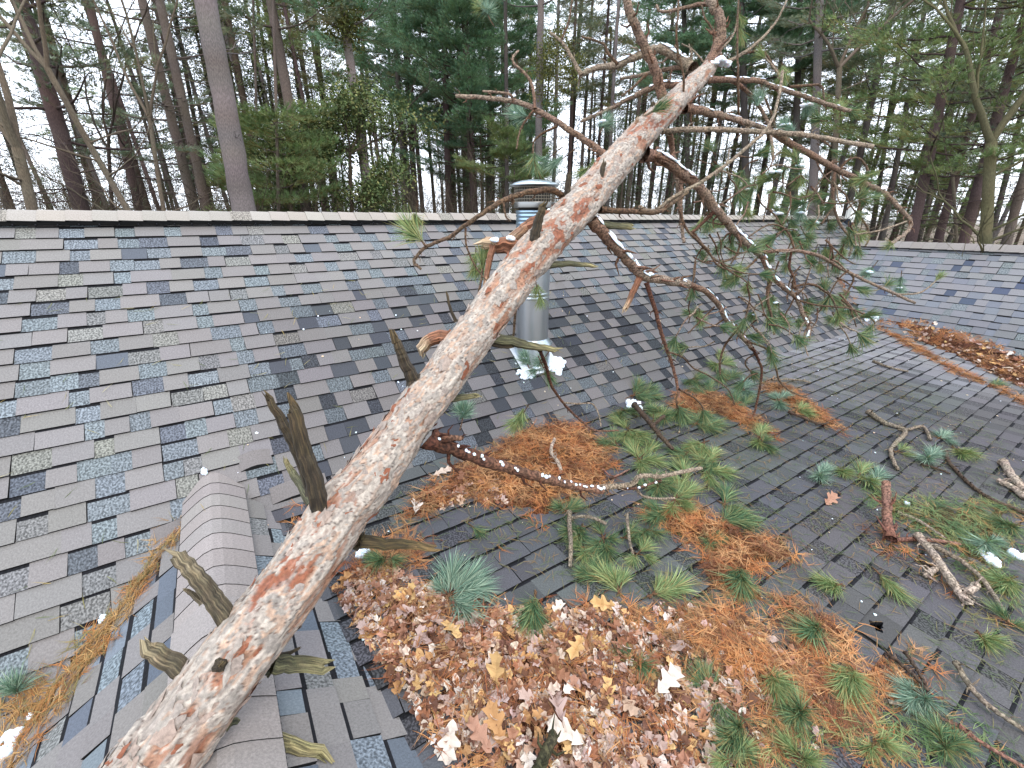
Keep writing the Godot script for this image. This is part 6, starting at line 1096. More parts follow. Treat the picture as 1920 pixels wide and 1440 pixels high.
	for k in list.size():
		var p: Dictionary = list[k]
		var at: Dictionary = p.slope
		if k < 300:
			var t := Shape.new()
			# each shingle is built about its own place
			var origin: Vector3 = at.o + at.x * p.a + at.d * p.u
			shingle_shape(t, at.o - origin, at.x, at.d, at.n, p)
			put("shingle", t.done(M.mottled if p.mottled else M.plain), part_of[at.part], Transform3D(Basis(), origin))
		else:
			var key := "%s %s" % [at.part, p.mottled]
			if not rest.has(key): rest[key] = [Shape.new(), part_of[at.part], p.mottled]
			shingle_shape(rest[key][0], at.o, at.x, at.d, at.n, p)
	for key in rest:
		var r: Array = rest[key]
		tag(put("shingles", r[0].done(M.mottled if r[2] else M.plain), r[1]), "", "", "", "stuff")

	# caps and vents along the ridges
	var x := -6.9
	while x < RAKE_X - 0.1:
		var c := vary(lin(186, 177, 166), 0.08)
		put("ridge_cap", cap_piece(Vector3(x, 0.062, RIDGE_Z), Vector3(-1, 0, 0), Vector3(0, 0, 1), 0.135, 0.62, 0.172, 0.009, c, rng.randf() < 0.2), main)
		x += 0.17
	vent_strip(main, Vector3(-6.95, -0.035, RIDGE_Z + 0.115), Vector3(RAKE_X, -0.035, RIDGE_Z + 0.115), Vector3(0, -0.6, 0.8), 0.026)
	var z := -3.1
	while z < 2.1:
		var c := vary(lin(172, 163, 158), 0.07)
		put("ridge_cap", cap_piece(Vector3(GABLE_X, GABLE_Y + 0.035 + (0.03 if z > -1.8 else 0.0), z - 0.17), Vector3(0, 0, 1), Vector3(1, 0, 0), 0.172, 0.6, 0.178, 0.008, c, false), gable)
		z += 0.145 if z < -2.0 else 0.17
	vent_strip(gable, Vector3(GABLE_X + 0.15, GABLE_Y - 0.062, -1.85), Vector3(GABLE_X + 0.15, GABLE_Y - 0.062, 2.1), Vector3(1, -0.7, 0).normalized(), 0.03)
	z = -4.9
	while z < 4.0:
		var c := vary(lin(168, 160, 154), 0.06)
		put("ridge_cap", cap_piece(Vector3(WING_X, WING_Y + 0.05, z), Vector3(0, 0, 1), Vector3(1, 0, 0), 0.14, 0.8, 0.185, 0.008, c, false), wing)
		z += 0.18
	# the short bent shingles where the main courses meet the tip of the near gable ridge
	for r in [[-0.62, -3.02, 0.34], [0.02, -3.06, 0.36], [-0.12, -3.3, 0.2]]:
		var t := Shape.new()
		var o := Vector3(r[0], main_y(r[1]) + 0.016, r[1])
		var d := Vector3(0, -0.6, 0.8)
		for k in 6:
			var f0 := k / 6.0
			var f1 := (k + 1) / 6.0
			var y0: Vector3 = Vector3(0, 0.02 * sin(f0 * PI), 0)
			var y1: Vector3 = Vector3(0, 0.02 * sin(f1 * PI), 0)
			var a: Vector3 = o + Vector3.RIGHT * r[2] * f0 + y0
			var b: Vector3 = o + Vector3.RIGHT * r[2] * f1 + y1
			t.quad(a, b, b + d * 0.12, a + d * 0.12, lin(140, 133, 130))
			t.quad(a + d * 0.12, b + d * 0.12, b + d * 0.12 - Vector3(0, 0.03, 0), a + d * 0.12 - Vector3(0, 0.03, 0), BLACK)
		put("bent_shingle", t.done(M.plain), main)

	build_flue(house)
	# white plastic vent at the far end of the ridge
	var vent := Shape.new()
	vent.tube(PackedVector3Array([VENT, VENT + Vector3(0, 0.48, 0)]), PackedFloat32Array([0.055, 0.055]), 14, flat(lin(226, 224, 216), 2))
	vent.tube(PackedVector3Array([VENT + Vector3(0, -0.05, 0), VENT + Vector3(0, 0.08, 0), VENT + Vector3(0, 0.1, 0)]), PackedFloat32Array([0.14, 0.08, 0.058]), 14, flat(lin(46, 48, 56), 3))
	tag(put("plastic_vent", vent.done(M.plastic), house), "white plastic vent pipe at the far end of the main ridge")

func ring(s: Shape, o: Vector3, levels: Array, col: Color, sides := 40) -> void:
	var p := PackedVector3Array()
	var r := PackedFloat32Array()
	for l in levels:
		p.append(o + Vector3(0, l[1], 0)); r.append(l[0])
	# a lathe: tube() with level rings
	var first := s.v.size()
	while s.n.size() < s.v.size(): s.n.append(Vector3.UP)
	for k in p.size():
		var a := p[maxi(k - 1, 0)]
		var b := p[mini(k + 1, p.size() - 1)]
		var slope := Vector2(b.y - a.y, r[maxi(k - 1, 0)] - r[mini(k + 1, p.size() - 1)]).normalized()
		for j in sides + 1:
			var t := TAU * j / sides
			s.v.append(p[k] + Vector3(cos(t), 0, sin(t)) * r[k]); s.n.append(Vector3(cos(t) * slope.x, slope.y, sin(t) * slope.x).normalized())
			s.c.append(col); s.t.append(Vector2(float(j) / sides, k))
	for k in p.size() - 1:
		for j in sides:
			var a := first + k * (sides + 1) + j
			var b := a + sides + 1
			s.i.append_array(PackedInt32Array([a, b + 1, b, a, a + 1, b + 1]))

func build_flue(house: Node) -> void:
	var f := base("metal_flue", FLUE, house)
	tag(f, "round galvanised metal chimney flue standing behind the fallen trunk")
	var o := Vector3.ZERO
	var plate := Shape.new()
	var dn := Vector3(0, -0.6, 0.8)
	var pu := Vector3(0, 0.8, 0.6)
	slab(plate, pu * 0.022 - dn * 0.24 + Vector3(-0.22, 0, 0), pu * 0.022 - dn * 0.24 + Vector3(0.24, 0, 0), pu * 0.03 + dn * 0.24 + Vector3(0.24, 0, 0), pu * 0.03 + dn * 0.24 + Vector3(-0.22, 0, 0), pu, 0.003, lin(206, 210, 214))
	put("flashing_plate", plate.done(M.plastic), f)
	var zinc := lin(196, 206, 212)
	var r := 0.165
	var s := Shape.new()
	ring(s, o, [[r + 0.035, -0.28], [r + 0.03, -0.1], [r + 0.018, 0.1], [r + 0.004, 0.2]], zinc)
	put("flashing_cone", s.done(M.steel), f)
	s = Shape.new()
	ring(s, o, [[r, 0.21], [r + 0.045, 0.16], [r + 0.052, 0.155], [r + 0.05, 0.15], [r, 0.2]], zinc)
	put("storm_collar", s.done(M.steel), f)
	s = Shape.new()
	ring(s, o, [[r, 0.1], [r, 0.62]], lin(190, 196, 200))
	put("pipe_section", s.done(M.steel), f)
	s = Shape.new()
	ring(s, o, [[r, 0.615], [r + 0.004, 0.62], [r + 0.004, 0.635], [r, 0.64], [r, 0.655], [r + 0.004, 0.66], [r + 0.004, 0.675], [r, 0.68]], zinc)
	put("seam_band", s.done(M.steel), f)
	s = Shape.new()
	ring(s, o, [[r, 0.68], [r, 1.27]], lin(190, 198, 204))
	put("pipe_section", s.done(M.steel), f)
	s = Shape.new()
	var lv := []
	for k in 5:
		lv.append_array([[r + 0.001, 1.27 + k * 0.034], [r + 0.007, 1.278 + k * 0.034], [r + 0.007, 1.292 + k * 0.034], [r + 0.001, 1.3 + k * 0.034]])
	ring(s, o, lv, lin(150, 172, 188))
	put("ribbed_section", s.done(M.steel), f)
	s = Shape.new()
	ring(s, o, [[r - 0.02, 1.44], [r - 0.02, 1.475]], BLACK)
	put("dark_band", s.done(M.plastic), f)
	# spark guard of wire mesh
	s = Shape.new()
	var R := 0.185
	for k in 44:
		var a := TAU * k / 44.0
		var q := Vector3(cos(a) * R, 1.47, sin(a) * R)
		s.tube(PackedVector3Array([q, q + Vector3(0, 0.17, 0)]), PackedFloat32Array([0.0028, 0.0028]), 4, flat(lin(120, 112, 100), 2), 0.0, false)
	for l in 7:
		ring(s, o, [[R + 0.003, 1.478 + l * 0.025], [R + 0.003, 1.484 + l * 0.025]], lin(120, 112, 100))
	put("spark_guard", s.done(M.plastic), f)
	s = Shape.new()
	ring(s, o, [[0.15, 1.45], [0.15, 1.64]], lin(60, 56, 52))
	put("inner_pipe", s.done(M.plastic), f)
	s = Shape.new()
	ring(s, o, [[0.19, 1.463], [0.192, 1.458], [0.192, 1.5], [0.188, 1.505]], lin(140, 140, 138))
	put("guard_rim", s.done(M.steel), f)
	s = Shape.new()
	ring(s, o, [[0.222, 1.645], [0.228, 1.648], [0.224, 1.655], [0.19, 1.672], [0.13, 1.688], [0.06, 1.697], [0.0, 1.7]], zinc)
	ring(s, o, [[0.0, 1.66], [0.15, 1.65], [0.222, 1.645]], zinc)
	put("rain_cap", s.done(M.steel), f)

# ---------------------------------------------------------------- the fallen tree
func bark_tone(level: float, rim: float, cell: float, patch: float, small: float) -> Color:
	# thin scales of bark over one another: each layer has its own tone, its torn rim is brown cork with crevice shade painted in
	var pick_ := fposmod(level * 0.37 + cell * 0.5, 1.0)
	var c := lin(202, 192, 179).lerp(lin(166, 159, 150), smoothstep(0.2, 0.6, pick_)).lerp(lin(198, 170, 148), smoothstep(0.62, 0.9, pick_))
	var inner := smoothstep(2.6, 1.3, level + cell * 0.6 - patch * 2.4 + small * 0.5)
	c = c.lerp(lin(186, 138, 108).lerp(lin(158, 84, 48), smoothstep(0.05, 0.45, patch + small * 0.4)), inner * 0.85)
	c = c * (1.0 + small * 0.32)
	return (c * Color(0.9, 0.86, 0.83)).lerp(lin(70, 48, 40), rim * 0.85)

func trunk_mesh(points: PackedVector3Array, radii: PackedFloat32Array, flakes: Shape) -> Mesh:
	# rings close together where the trunk is near the camera
	var s := Shape.new()
	var cell := noise(FastNoiseLite.TYPE_CELLULAR, 24.0, 41, 1)
	cell.cellular_return_type = FastNoiseLite.RETURN_CELL_VALUE
	cell.cellular_jitter = 0.95
	var layer := noise(FastNoiseLite.TYPE_SIMPLEX, 9.5, 41, 4)
	var bend := noise(FastNoiseLite.TYPE_SIMPLEX, 9.0, 8, 3)
	var broad := noise(FastNoiseLite.TYPE_SIMPLEX, 2.2, 15, 3)
	var fine := noise(FastNoiseLite.TYPE_SIMPLEX, 60.0, 19, 2)
	var frames := []
	var total := 0.0
	var side := Vector3.UP
	for k in points.size() - 1:
		var a := points[k]
		var b := points[k + 1]
		var d := (b - a).normalized()
		var steps := maxi(1, int(a.distance_to(b) / clampf(((a + b) / 2).length() * 0.0032, 0.004, 0.02))) if k > 1 else 24
		for j in steps:
			var f := float(j) / steps
			var before := points[maxi(k - 1, 0)]
			var after := points[mini(k + 2, points.size() - 1)]
			frames.append([a.cubic_interpolate(b, before, after, f), lerpf(radii[k], radii[k + 1], f)])
	frames.append([points[points.size() - 1], radii[radii.size() - 1]])
	var sides := 112
	var rows := frames.size()
	for k in rows:
		var o: Vector3 = frames[k][0]
		var d: Vector3 = (frames[mini(k + 1, rows - 1)][0] - frames[maxi(k - 1, 0)][0]).normalized()
		side = (side - d * side.dot(d)).normalized()
		var up := d.cross(side)
		if k > 0: total += o.distance_to(frames[k - 1][0])
		var r: float = frames[k][1]
		for j in sides + 1:
			var a := TAU * (j % sides) / sides
			var out := side * cos(a) + up * sin(a)
			var q := Vector3(cos(a) * r, sin(a) * r, total * 0.33)
			var w := Vector3(bend.get_noise_3dv(q), bend.get_noise_3dv(q + Vector3(5, 0, 0)), bend.get_noise_3dv(q + Vector3(0, 7, 0))) * 0.02
			var x := (layer.get_noise_3dv(q + w) * 0.7 + 0.5) * 7.0
			var lv := floorf(x)
			var fr := x - lv
			var cv := cell.get_noise_3dv(q + w * 1.6)
			var fi := fine.get_noise_3dv(q)
			var pa := broad.get_noise_3d(q.x * 1.6, q.y * 1.6, q.z)
			var lift := (lv + smoothstep(0.0, 0.09, fr)) * 0.003 + cv * 0.0016 + fi * 0.0012 + pa * 0.005
			var rim := 1.0 - smoothstep(0.0, 0.11, fr)
			s.v.append(o + out * (r - 0.009 + lift))
			s.c.append(bark_tone(lv, rim, cv, pa, fi))
			s.t.append(Vector2(float(j) / sides, total))
		# loose flakes of bark standing off the trunk
		if k > 30 and k % 2 == 0:
			for many_ in 6:
				if rng.randf() > 0.44: continue
				var a := rng.randf() * TAU
				var out := side * cos(a) + up * sin(a)
				var across := d.cross(out)
				var long := rng.randf_range(0.012, 0.05)
				var wide := long * rng.randf_range(0.35, 0.7)
				var at := o + out * (r + 0.0015)
				var turn := rng.randf_range(-0.5, 0.5)
				var l := d.rotated(out, turn)
				var x := across.rotated(out, turn)
				var hi := rng.randf_range(0.002, 0.011)
				var tone := lin(184, 174, 162).lerp(lin(174, 140, 120), rng.randf() * 0.8).lerp(lin(160, 148, 138), rng.randf() * 0.7)
				if rng.randf() < 0.14: tone = lin(152, 92, 64)
				var c := flakes.v.size()
				flakes.v.append(at + out * hi * 0.5); flakes.c.append(tone); flakes.t.append(Vector2.ZERO)
				var corners := 9
				for m in corners:
					var b := TAU * m / corners
					var k2 := rng.randf_range(0.4, 1.2)
					var p := at + l * cos(b) * long * k2 + x * sin(b) * wide * k2
					p -= out * (r - sqrt(maxf(r * r - pow(sin(b) * wide * k2, 2.0), 0.0)))
					p += out * (hi if cos(b) > 0.3 else 0.0)
					flakes.v.append(p); flakes.c.append(tone * rng.randf_range(0.85, 1.05)); flakes.t.append(Vector2.ONE)
				for m in corners: flakes.i.append_array(PackedInt32Array([c, c + 1 + (m + 1) % corners, c + 1 + m]))
	for k in rows - 1:
		for j in sides:
			var a := k * (sides + 1) + j
			var b := a + sides + 1
			s.i.append(a); s.i.append(b + 1); s.i.append(a + 1); s.i.append(a); s.i.append(b); s.i.append(b + 1)
	# normals from the displaced surface
	var acc := PackedVector3Array()
	acc.resize(s.v.size())
	for k in range(0, s.i.size(), 3):
		var a := s.i[k]; var b := s.i[k + 1]; var d := s.i[k + 2]
		var f := (s.v[d] - s.v[a]).cross(s.v[b] - s.v[a])
		acc[a] += f; acc[b] += f; acc[d] += f
	for k in rows:
		var a := k * (sides + 1)
		var f := acc[a] + acc[a + sides]
		acc[a] = f; acc[a + sides] = f
	for k in acc.size(): acc[k] = acc[k].normalized()
	s.n = acc
	return s.done(M.bark)

func limb_mesh(p: PackedVector3Array, r0: float, r1: float, tone: Color, tip: Color, m: Material, rough := 0.12, sides := 9) -> Mesh:
	var s := Shape.new()
	var g := smooth_path(p, 7, r0 * 0.15)
	var radii := ramp(r0, r1, g.size(), 0.8)
	for k in radii.size(): radii[k] *= 1.0 + rng.randf_range(-rough, rough) * 0.5
	radii[0] *= 1.25
	var cols := PackedColorArray()
	for k in g.size(): cols.append(vary(tone.lerp(tip, float(k) / g.size()), 0.16))
	s.tube(g, radii, sides, cols)
	# small snags and side buds
	var count := int(p.size() * 2.4)
	for k in count:
		var at := rng.randi_range(1, g.size() - 2)
		var d := (g[at + 1] - g[at]).normalized()
		var out := d.cross(Vector3(rng.randf_range(-1, 1), rng.randf_range(-1, 1), rng.randf_range(-1, 1))).normalized()
		var long := rng.randf_range(0.5, 2.4) * radii[at] + 0.006
		s.tube(PackedVector3Array([g[at], g[at] + (out + d * 0.3) * (radii[at] + long * 0.5), g[at] + (out + d * 0.8) * (radii[at] + long)]), PackedFloat32Array([radii[at] * 0.4, radii[at] * 0.25, radii[at] * 0.08]), 5, flat(vary(tone, 0.2), 3))
	return s.done(m)

func stub_mesh(p: PackedVector3Array, r0: float, r1: float, tone: Color, tip: Color) -> Mesh:
	# a broken branch stub: a rough tube whose end is torn into splinters
	var s := Shape.new()
	var g := smooth_path(p, 6, r0 * 0.1)
	var sides := 12
	var side := (g[1] - g[0]).normalized().cross(Vector3.FORWARD).normalized()
	var length := 0.0
	for k in g.size():
		var d := (g[mini(k + 1, g.size() - 1)] - g[maxi(k - 1, 0)]).normalized()
		side = (side - d * side.dot(d)).normalized()
		var up := d.cross(side)
		var f := float(k) / (g.size() - 1)
		if k > 0: length += g[k].distance_to(g[k - 1])
		for j in sides + 1:
			var a := TAU * (j % sides) / sides
			var jag := fmod(absf(sin((j % sides) * 12.9898 + r0 * 431.0) * 43758.5), 1.0)
			var ridge := 1.0 + 0.16 * sin(a * 4.0 + jag * 0.6) + 0.1 * (jag - 0.5)
			var r := lerpf(r0 * (1.35 if k == 0 else 1.0), r1, f) * ridge
			var q := g[k] + (side * cos(a) + up * sin(a)) * r
			if k == g.size() - 1: q = g[k] + (side * cos(a) + up * sin(a)) * r * 0.5 + d * (jag * r0 * 2.6 - r0 * 0.9)
			if k == g.size() - 2: q += d * jag * r0 * 0.6
			s.v.append(q); s.c.append(vary(tone.lerp(tip, smoothstep(0.5, 1.0, f) * (0.3 + 0.7 * jag)), 0.18)); s.t.append(Vector2(float(j) / sides, length))
	for k in g.size() - 1:
		for j in sides:
			var a := k * (sides + 1) + j
			var b := a + sides + 1
			s.i.append_array(PackedInt32Array([a, b + 1, a + 1, a, b, b + 1]))
	var e := s.v.size()
	s.v.append(g[g.size() - 2]); s.c.append(tip * 0.7); s.t.append(Vector2(0.5, length))
	for j in sides: s.i.append_array(PackedInt32Array([(g.size() - 1) * (sides + 1) + j, (g.size() - 1) * (sides + 1) + j + 1, e]))
	return s.done(M.wood)

var tufts := []          # near needle tufts, y is the way the shoot points

func tuft_shape(count: int, length: float, width: float, spread: float, droop: float, g: RandomNumberGenerator, tones: Array) -> Shape:
	var s := Shape.new()
	for k in count:
		var a := g.randf() * TAU
		var lean := g.randf_range(0.12, spread) * (0.5 + 0.5 * sqrt(g.randf()))
		var d := Vector3(cos(a) * sin(lean), cos(lean), sin(a) * sin(lean))
		var o := Vector3(g.randf_range(-0.004, 0.004), g.randf_range(-0.07, 0.012) * length * 5.0, g.randf_range(-0.004, 0.004))
		var l := length * g.randf_range(0.75, 1.15)
		var x := d.cross(Vector3(g.randf() - 0.5, g.randf() - 0.5, g.randf() - 0.5)).normalized() * width * 0.5
		var c: Color = tones[g.randi() % tones.size()]
		c = c * g.randf_range(0.8, 1.25)
		var p1 := o + d * l * 0.5
		var p2 := o + d * l + Vector3(d.x, -1.0, d.z) * droop * l
		var b := s.v.size()
		s.v.append_array(PackedVector3Array([o - x * 0.7, o + x * 0.7, p1 - x, p1 + x, p2]))
		s.c.append_array(PackedColorArray([c * 0.9, c * 0.9, c, c, c * 1.15]))
		for j in 5: s.t.append(Vector2.ZERO)
		s.i.append_array(PackedInt32Array([b, b + 1, b + 3, b, b + 3, b + 2, b + 2, b + 3, b + 4]))
	return s

func make_tufts() -> void:
	var g := RandomNumberGenerator.new()
	g.seed = 500
	var dark := [lin(70, 98, 68), lin(92, 120, 84), lin(54, 80, 56), lin(124, 142, 98), lin(138, 128, 84)]
	var light := [lin(108, 132, 84), lin(136, 154, 102), lin(86, 112, 72), lin(160, 168, 116), lin(150, 138, 90)]
	var blue := [lin(102, 130, 112), lin(130, 156, 134), lin(82, 108, 92), lin(152, 168, 146)]
	for set_ in [dark, light, blue]:
		for k in 3: tufts.append(tuft_shape(170, 0.155, 0.0028, 1.08 if k < 2 else 0.72, 0.06, g, set_).done(M.needle))

func add_tuft(parent: Node, at: Vector3, d: Vector3, scale_: float, tone: int) -> MeshInstance3D:
	var b := aim(d, rng.randf() * TAU).scaled(Vector3.ONE * scale_ * rng.randf_range(0.9, 1.1))
	return put("needles", tufts[tone * 3 + rng.randi() % 3], parent, Transform3D(b, at))

func add_lying(parent: Node, at: Vector3, d: Vector3, scale_: float, tone: int, up: Vector3) -> void:
	# a tuft pressed flat against the roof it lies on
	var o := add_tuft(parent, at, d, scale_, tone)
	var frame := aim(up)
	var press := frame * Basis.from_scale(Vector3(1.0, rng.randf_range(0.35, 0.6), 1.0)) * frame.inverse()
	o.transform = Transform3D(press * o.transform.basis, at)

func build_fallen_tree() -> void:
	var tree := base("fallen_pine", Vector3.ZERO)
	tag(tree, "fallen red pine with flaking pale bark lying across the near gable ridge", "tree")
	var flakes := Shape.new()
	var radii := PackedFloat32Array(TRUNK_R)
	put("trunk", trunk_mesh(TRUNK, radii, flakes), tree)
	tag(put("bark_flakes", flakes.done(M.bark), tree), "", "", "", "stuff")
	var red := lin(142, 108, 88)
	var tan := lin(172, 152, 132)
	var snow := Shape.new()
	for b in BRANCHES:
		# name, radius at root, radius at tip, tuft at the end (tone or -1), snowy, tone, points
		var p: PackedVector3Array = b[6]
		var tones: Array = [[red, tan], [lin(112, 84, 62), lin(128, 108, 88)], [lin(160, 140, 118), lin(176, 158, 136)], [lin(92, 56, 42), lin(150, 112, 90)]][b[5]]
		var o := put(b[0], limb_mesh(p, b[1], b[2], tones[0], tones[1], M.twig), tree)
		if b[3] >= 0:
			var d := p[p.size() - 1] - p[p.size() - 2]
			add_tuft(tree, p[p.size() - 1], d, 1.0, b[3])
		if b[4] > 0:
			var g := smooth_path(p, 9)
			for k in range(1, g.size() - 1):
				var r := lerpf(b[1], b[2], float(k) / g.size())
				var d := (g[k + 1] - g[k - 1]).normalized()
				# the snow was driven from one side and clings to the upper weather flank
				var up := Vector3(-0.5, 1.0, 0.45)
				up = up - d * d.dot(up)
				if up.length() < 0.35: continue
				if b[4] == 1 and heap.get_noise_3dv(g[k] * 1.6) < 0.06: continue
				up = up.normalized()
				var x := up.cross(d)
				for twice in (3 if b[4] == 1 else 1):
					if rng.randf() > (0.42 if b[4] == 1 else 0.5): continue
					var big := r * rng.randf_range(0.15, 0.6)
					var long := big * rng.randf_range(1.2, 4.0)
					if b[4] == 2:
						big = 0.008 * rng.randf_range(0.7, 1.4)
						long = 0.009 * rng.randf_range(0.6, 1.3)
					snow.lump(Transform3D(Basis(x * big, up * big * (0.3 if b[4] == 1 else 0.5), d * long), g[k].lerp(g[k + 1], rng.randf()) + up * r * 0.97 + x * rng.randf_range(-0.45, 0.45) * r), lin(236, 240, 246), 0.2, rng, 4, 7)
	for b in STUBS:
		# radius at root, radius at end, tone, points
		var p: PackedVector3Array = b[3]
		var tones: Array = [[lin(74, 62, 44), lin(110, 92, 60)], [lin(112, 100, 78), lin(186, 166, 130)], [lin(104, 101, 72), lin(192, 178, 126)], [lin(96, 82, 52), lin(170, 138, 88)], [lin(166, 112, 82), lin(232, 206, 168)]][b[2]]
		put("broken_stub", stub_mesh(p, b[0], b[1], tones[0], tones[1]), tree)
	for t in TUFTS:
		# tone, snow size, place, direction
		var at: Vector3 = t[2]
		var d: Vector3 = t[3]
		var s := Shape.new()
		var back := at - d.normalized() * rng.randf_range(0.1, 0.22) + Vector3(rng.randf_range(-0.05, 0.05), rng.randf_range(0, 0.06), rng.randf_range(-0.05, 0.05))
		put("twig", limb_mesh(PackedVector3Array([back, (back + at) / 2 + Vector3(0, -0.01, 0), at]), 0.005, 0.004, lin(112, 84, 62), lin(128, 108, 88), M.twig, 0.1, 6), tree)
		add_tuft(tree, at, d, 1.0, t[0])
		for k in (1 if t[1] < 0.001 else 2): add_tuft(tree, at.lerp(back, rng.randf() * 0.6), d + Vector3(rng.randf_range(-0.9, 0.9), rng.randf_range(-0.6, 0.4), rng.randf_range(-0.9, 0.9)), 0.9, t[0])
		if t[1] > 0.0:
			for k in 5:
				snow.lump(Transform3D(Basis.from_scale(Vector3(1.0, 0.55, 1.0) * t[1] * rng.randf_range(0.45, 0.9)), at + Vector3(rng.randf_range(-1, 1), 0.3, rng.randf_range(-1, 1)) * t[1] * 0.7), lin(236, 240, 246), 0.2, rng)
	for l in SNOW_LUMPS:
		for k in 7: snow.lump(Transform3D(Basis.from_scale(Vector3(1.0, 0.6, 1.0) * l[1] * rng.randf_range(0.4, 0.75)), l[0] + Vector3(rng.randf_range(-1, 1), rng.randf_range(-0.3, 0.4), rng.randf_range(-1, 1)) * l[1] * 0.7), lin(236, 240, 246), 0.2, rng)
	var so := put("branch_snow", snow.done(M.snow))
	tag(so, "thin crusts and crumbs of snow lying along the fallen pine's branches", "snow", "", "stuff")

# ---------------------------------------------------------------- things lying on the roof
func build_sprigs() -> void:
	for q in SPRIGS:
		# label, tone, base point, tips
		var o: Vector3 = q[2]
		var up := roof_up(o.x, o.z)
		var node := base("pine_sprig", o)
		tag(node, q[0], "pine sprig", "green pine sprigs lying on the roof" if q.size() < 5 else "sprigs in the tangle of branch ends")
		var n := 0
		for tip in q[3]:
			var to: Vector3 = tip - o
			var d := to + up * (0.02 + rng.randf() * 0.05)
			var s := Shape.new()
			var mid := d * 0.35 + up * 0.012
			var start := -d * 0.25 + up * 0.01
			s.tube(smooth_path(PackedVector3Array([start, mid * 0.5, d * 0.55]), 4, 0.001), ramp(0.0055, 0.0035, 9), 6, flat(vary(lin(120, 88, 62), 0.15), 9))
			put("twig", s.done(M.twig), node)
			add_lying(node, d * 0.5, d + up * 0.03, clampf(to.length() / 0.15, 0.85, 1.35), q[1], up)
			if to.length() > 0.13: add_lying(node, d * 0.25, d + Vector3(rng.randf_range(-0.1, 0.1), 0.02, rng.randf_range(-0.1, 0.1)), 0.95, q[1], up)
			n += 1

func build_sticks() -> void:
	for q in STICKS:
		# label, radius, tip radius, tone, list of point runs
		var first: PackedVector3Array = q[4][0]
		var o := first[0]
		var tones: Array = [[lin(150, 134, 114), lin(166, 150, 130)], [lin(88, 70, 56), lin(104, 86, 70)], [lin(186, 166, 148), lin(206, 184, 164)], [lin(142, 96, 80), lin(170, 130, 110)], [lin(72, 72, 50), lin(92, 84, 62)]][q[3]]
		var runs: Array = q[4]
		if runs.size() == 1:
			var p := PackedVector3Array()
			for v in first: p.append(v - o)
			var m := put("stick", limb_mesh(p, q[1], q[2], tones[0], tones[1], M.twig, 0.15, 8), self, Transform3D(Basis(), o))
			tag(m, q[0], "stick", "fallen sticks on the low roof")
			continue
		var node := base("stick", o)
		tag(node, q[0], "stick", "fallen sticks on the low roof")
		for k in runs.size():
			var p := PackedVector3Array()
			for v in runs[k]: p.append(v - o)
			put("main_stem" if k == 0 else "side_twig", limb_mesh(p, q[1] if k == 0 else q[1] * 0.6, q[2], tones[0], tones[1], M.twig, 0.15, 8), node)

func build_snow() -> void:
	for q in SNOW:
		# label, half-sizes across, thickness, centre
		var o: Vector3 = q[3]
		var up := roof_up(o.x, o.z)
		var s := Shape.new()
		var b := aim(up, rng.randf() * TAU)
		var wide: float = q[1]
		for k in 34:
			var a := rng.randf() * TAU
			var r := wide * sqrt(rng.randf()) * 0.8
			var z := wide * rng.randf_range(0.16, 0.36)
			s.lump(Transform3D(Basis(b.x * z, b.y * q[2] * rng.randf_range(0.6, 1.1), b.z * z * rng.randf_range(0.6, 1.0)), b.x * cos(a) * r * 1.2 + b.z * sin(a) * r * 0.7 + b.y * 0.008), lin(238, 242, 248), 0.12, rng, 5, 9)
		tag(put("snow_patch", s.done(M.snow), self, Transform3D(Basis(), o)), q[0], "snow patch", "leftover snow patches on the roof")
	# crumbs of snow and pale chips strewn over the slopes
	var s := Shape.new()
	for k in 230:
		var x := rng.randf_range(-0.2, 9.0)
		var z := rng.randf_range(-4.4, -0.2)
		var at := Vector3(x, roof_y(x, z) + 0.012, z)
		var r := rng.randf_range(0.003, 0.011)
		var tone := lin(236, 238, 242) if rng.randf() < 0.55 else lin(216, 190, 160)
		s.lump(Transform3D(aim(roof_up(x, z), rng.randf() * TAU).scaled_local(Vector3(r * rng.randf_range(0.7, 1.6), r * 0.45, r)), at), tone, 0.25, rng, 3, 5)
	tag(put("snow_crumbs", s.done(M.snow)), "white crumbs of snow and pale chips strewn over the shingles", "snow crumbs", "", "stuff")

var leaf_meshes := []
var leaf_tones := []
var plain_leaf := []

func leaf_shape(lobed: bool, curl: float, fold: float, g: RandomNumberGenerator) -> Shape:
	var s := Shape.new()
	var length := 0.12 if lobed else 0.07
	var widths := [0.05, 0.3, 0.62, 0.36, 0.4, 0.95, 0.9, 0.42, 0.5, 0.78, 0.4, 0.1] if lobed else [0.04, 0.4, 0.75, 0.95, 1.0, 0.92, 0.75, 0.5, 0.03]
	var m := widths.size()
	for k in m:
		var f := float(k) / (m - 1)
		var y := (f - 0.5) * length
		var w: float = widths[k] * length * (0.36 if lobed else 0.33)
		var a := (f - 0.45) * curl
		var o := Vector3(0, sin(a) * length * 0.45 * curl * 0.4, 0)
		var lobe := 0.01 if lobed and w > 0.5 * length * 0.36 else 0.0
		for side in [-1.0, 0.0, 1.0]:
			var q := Vector3(side * w * cos(fold), absf(side) * w * sin(fold) + g.randf_range(-0.007, 0.007), y + absf(side) * lobe) + o
			s.v.append(q)
			s.c.append(Color.WHITE * (g.randf_range(0.85, 1.0) if side != 0.0 else 0.8))
			s.t.append(Vector2.ZERO)
	for k in m - 1:
		var a := k * 3
		s.i.append_array(PackedInt32Array([a, a + 3, a + 1, a + 1, a + 3, a + 4, a + 1, a + 4, a + 2, a + 2, a + 4, a + 5]))
	s.tube(PackedVector3Array([Vector3(0, 0, -length * 0.5), Vector3(0.004, 0.006, -length * 0.75)]), PackedFloat32Array([0.0012, 0.001]), 4, flat(Color(0.6, 0.5, 0.4), 2), 0.0, false)
	s.n.clear()
	return s

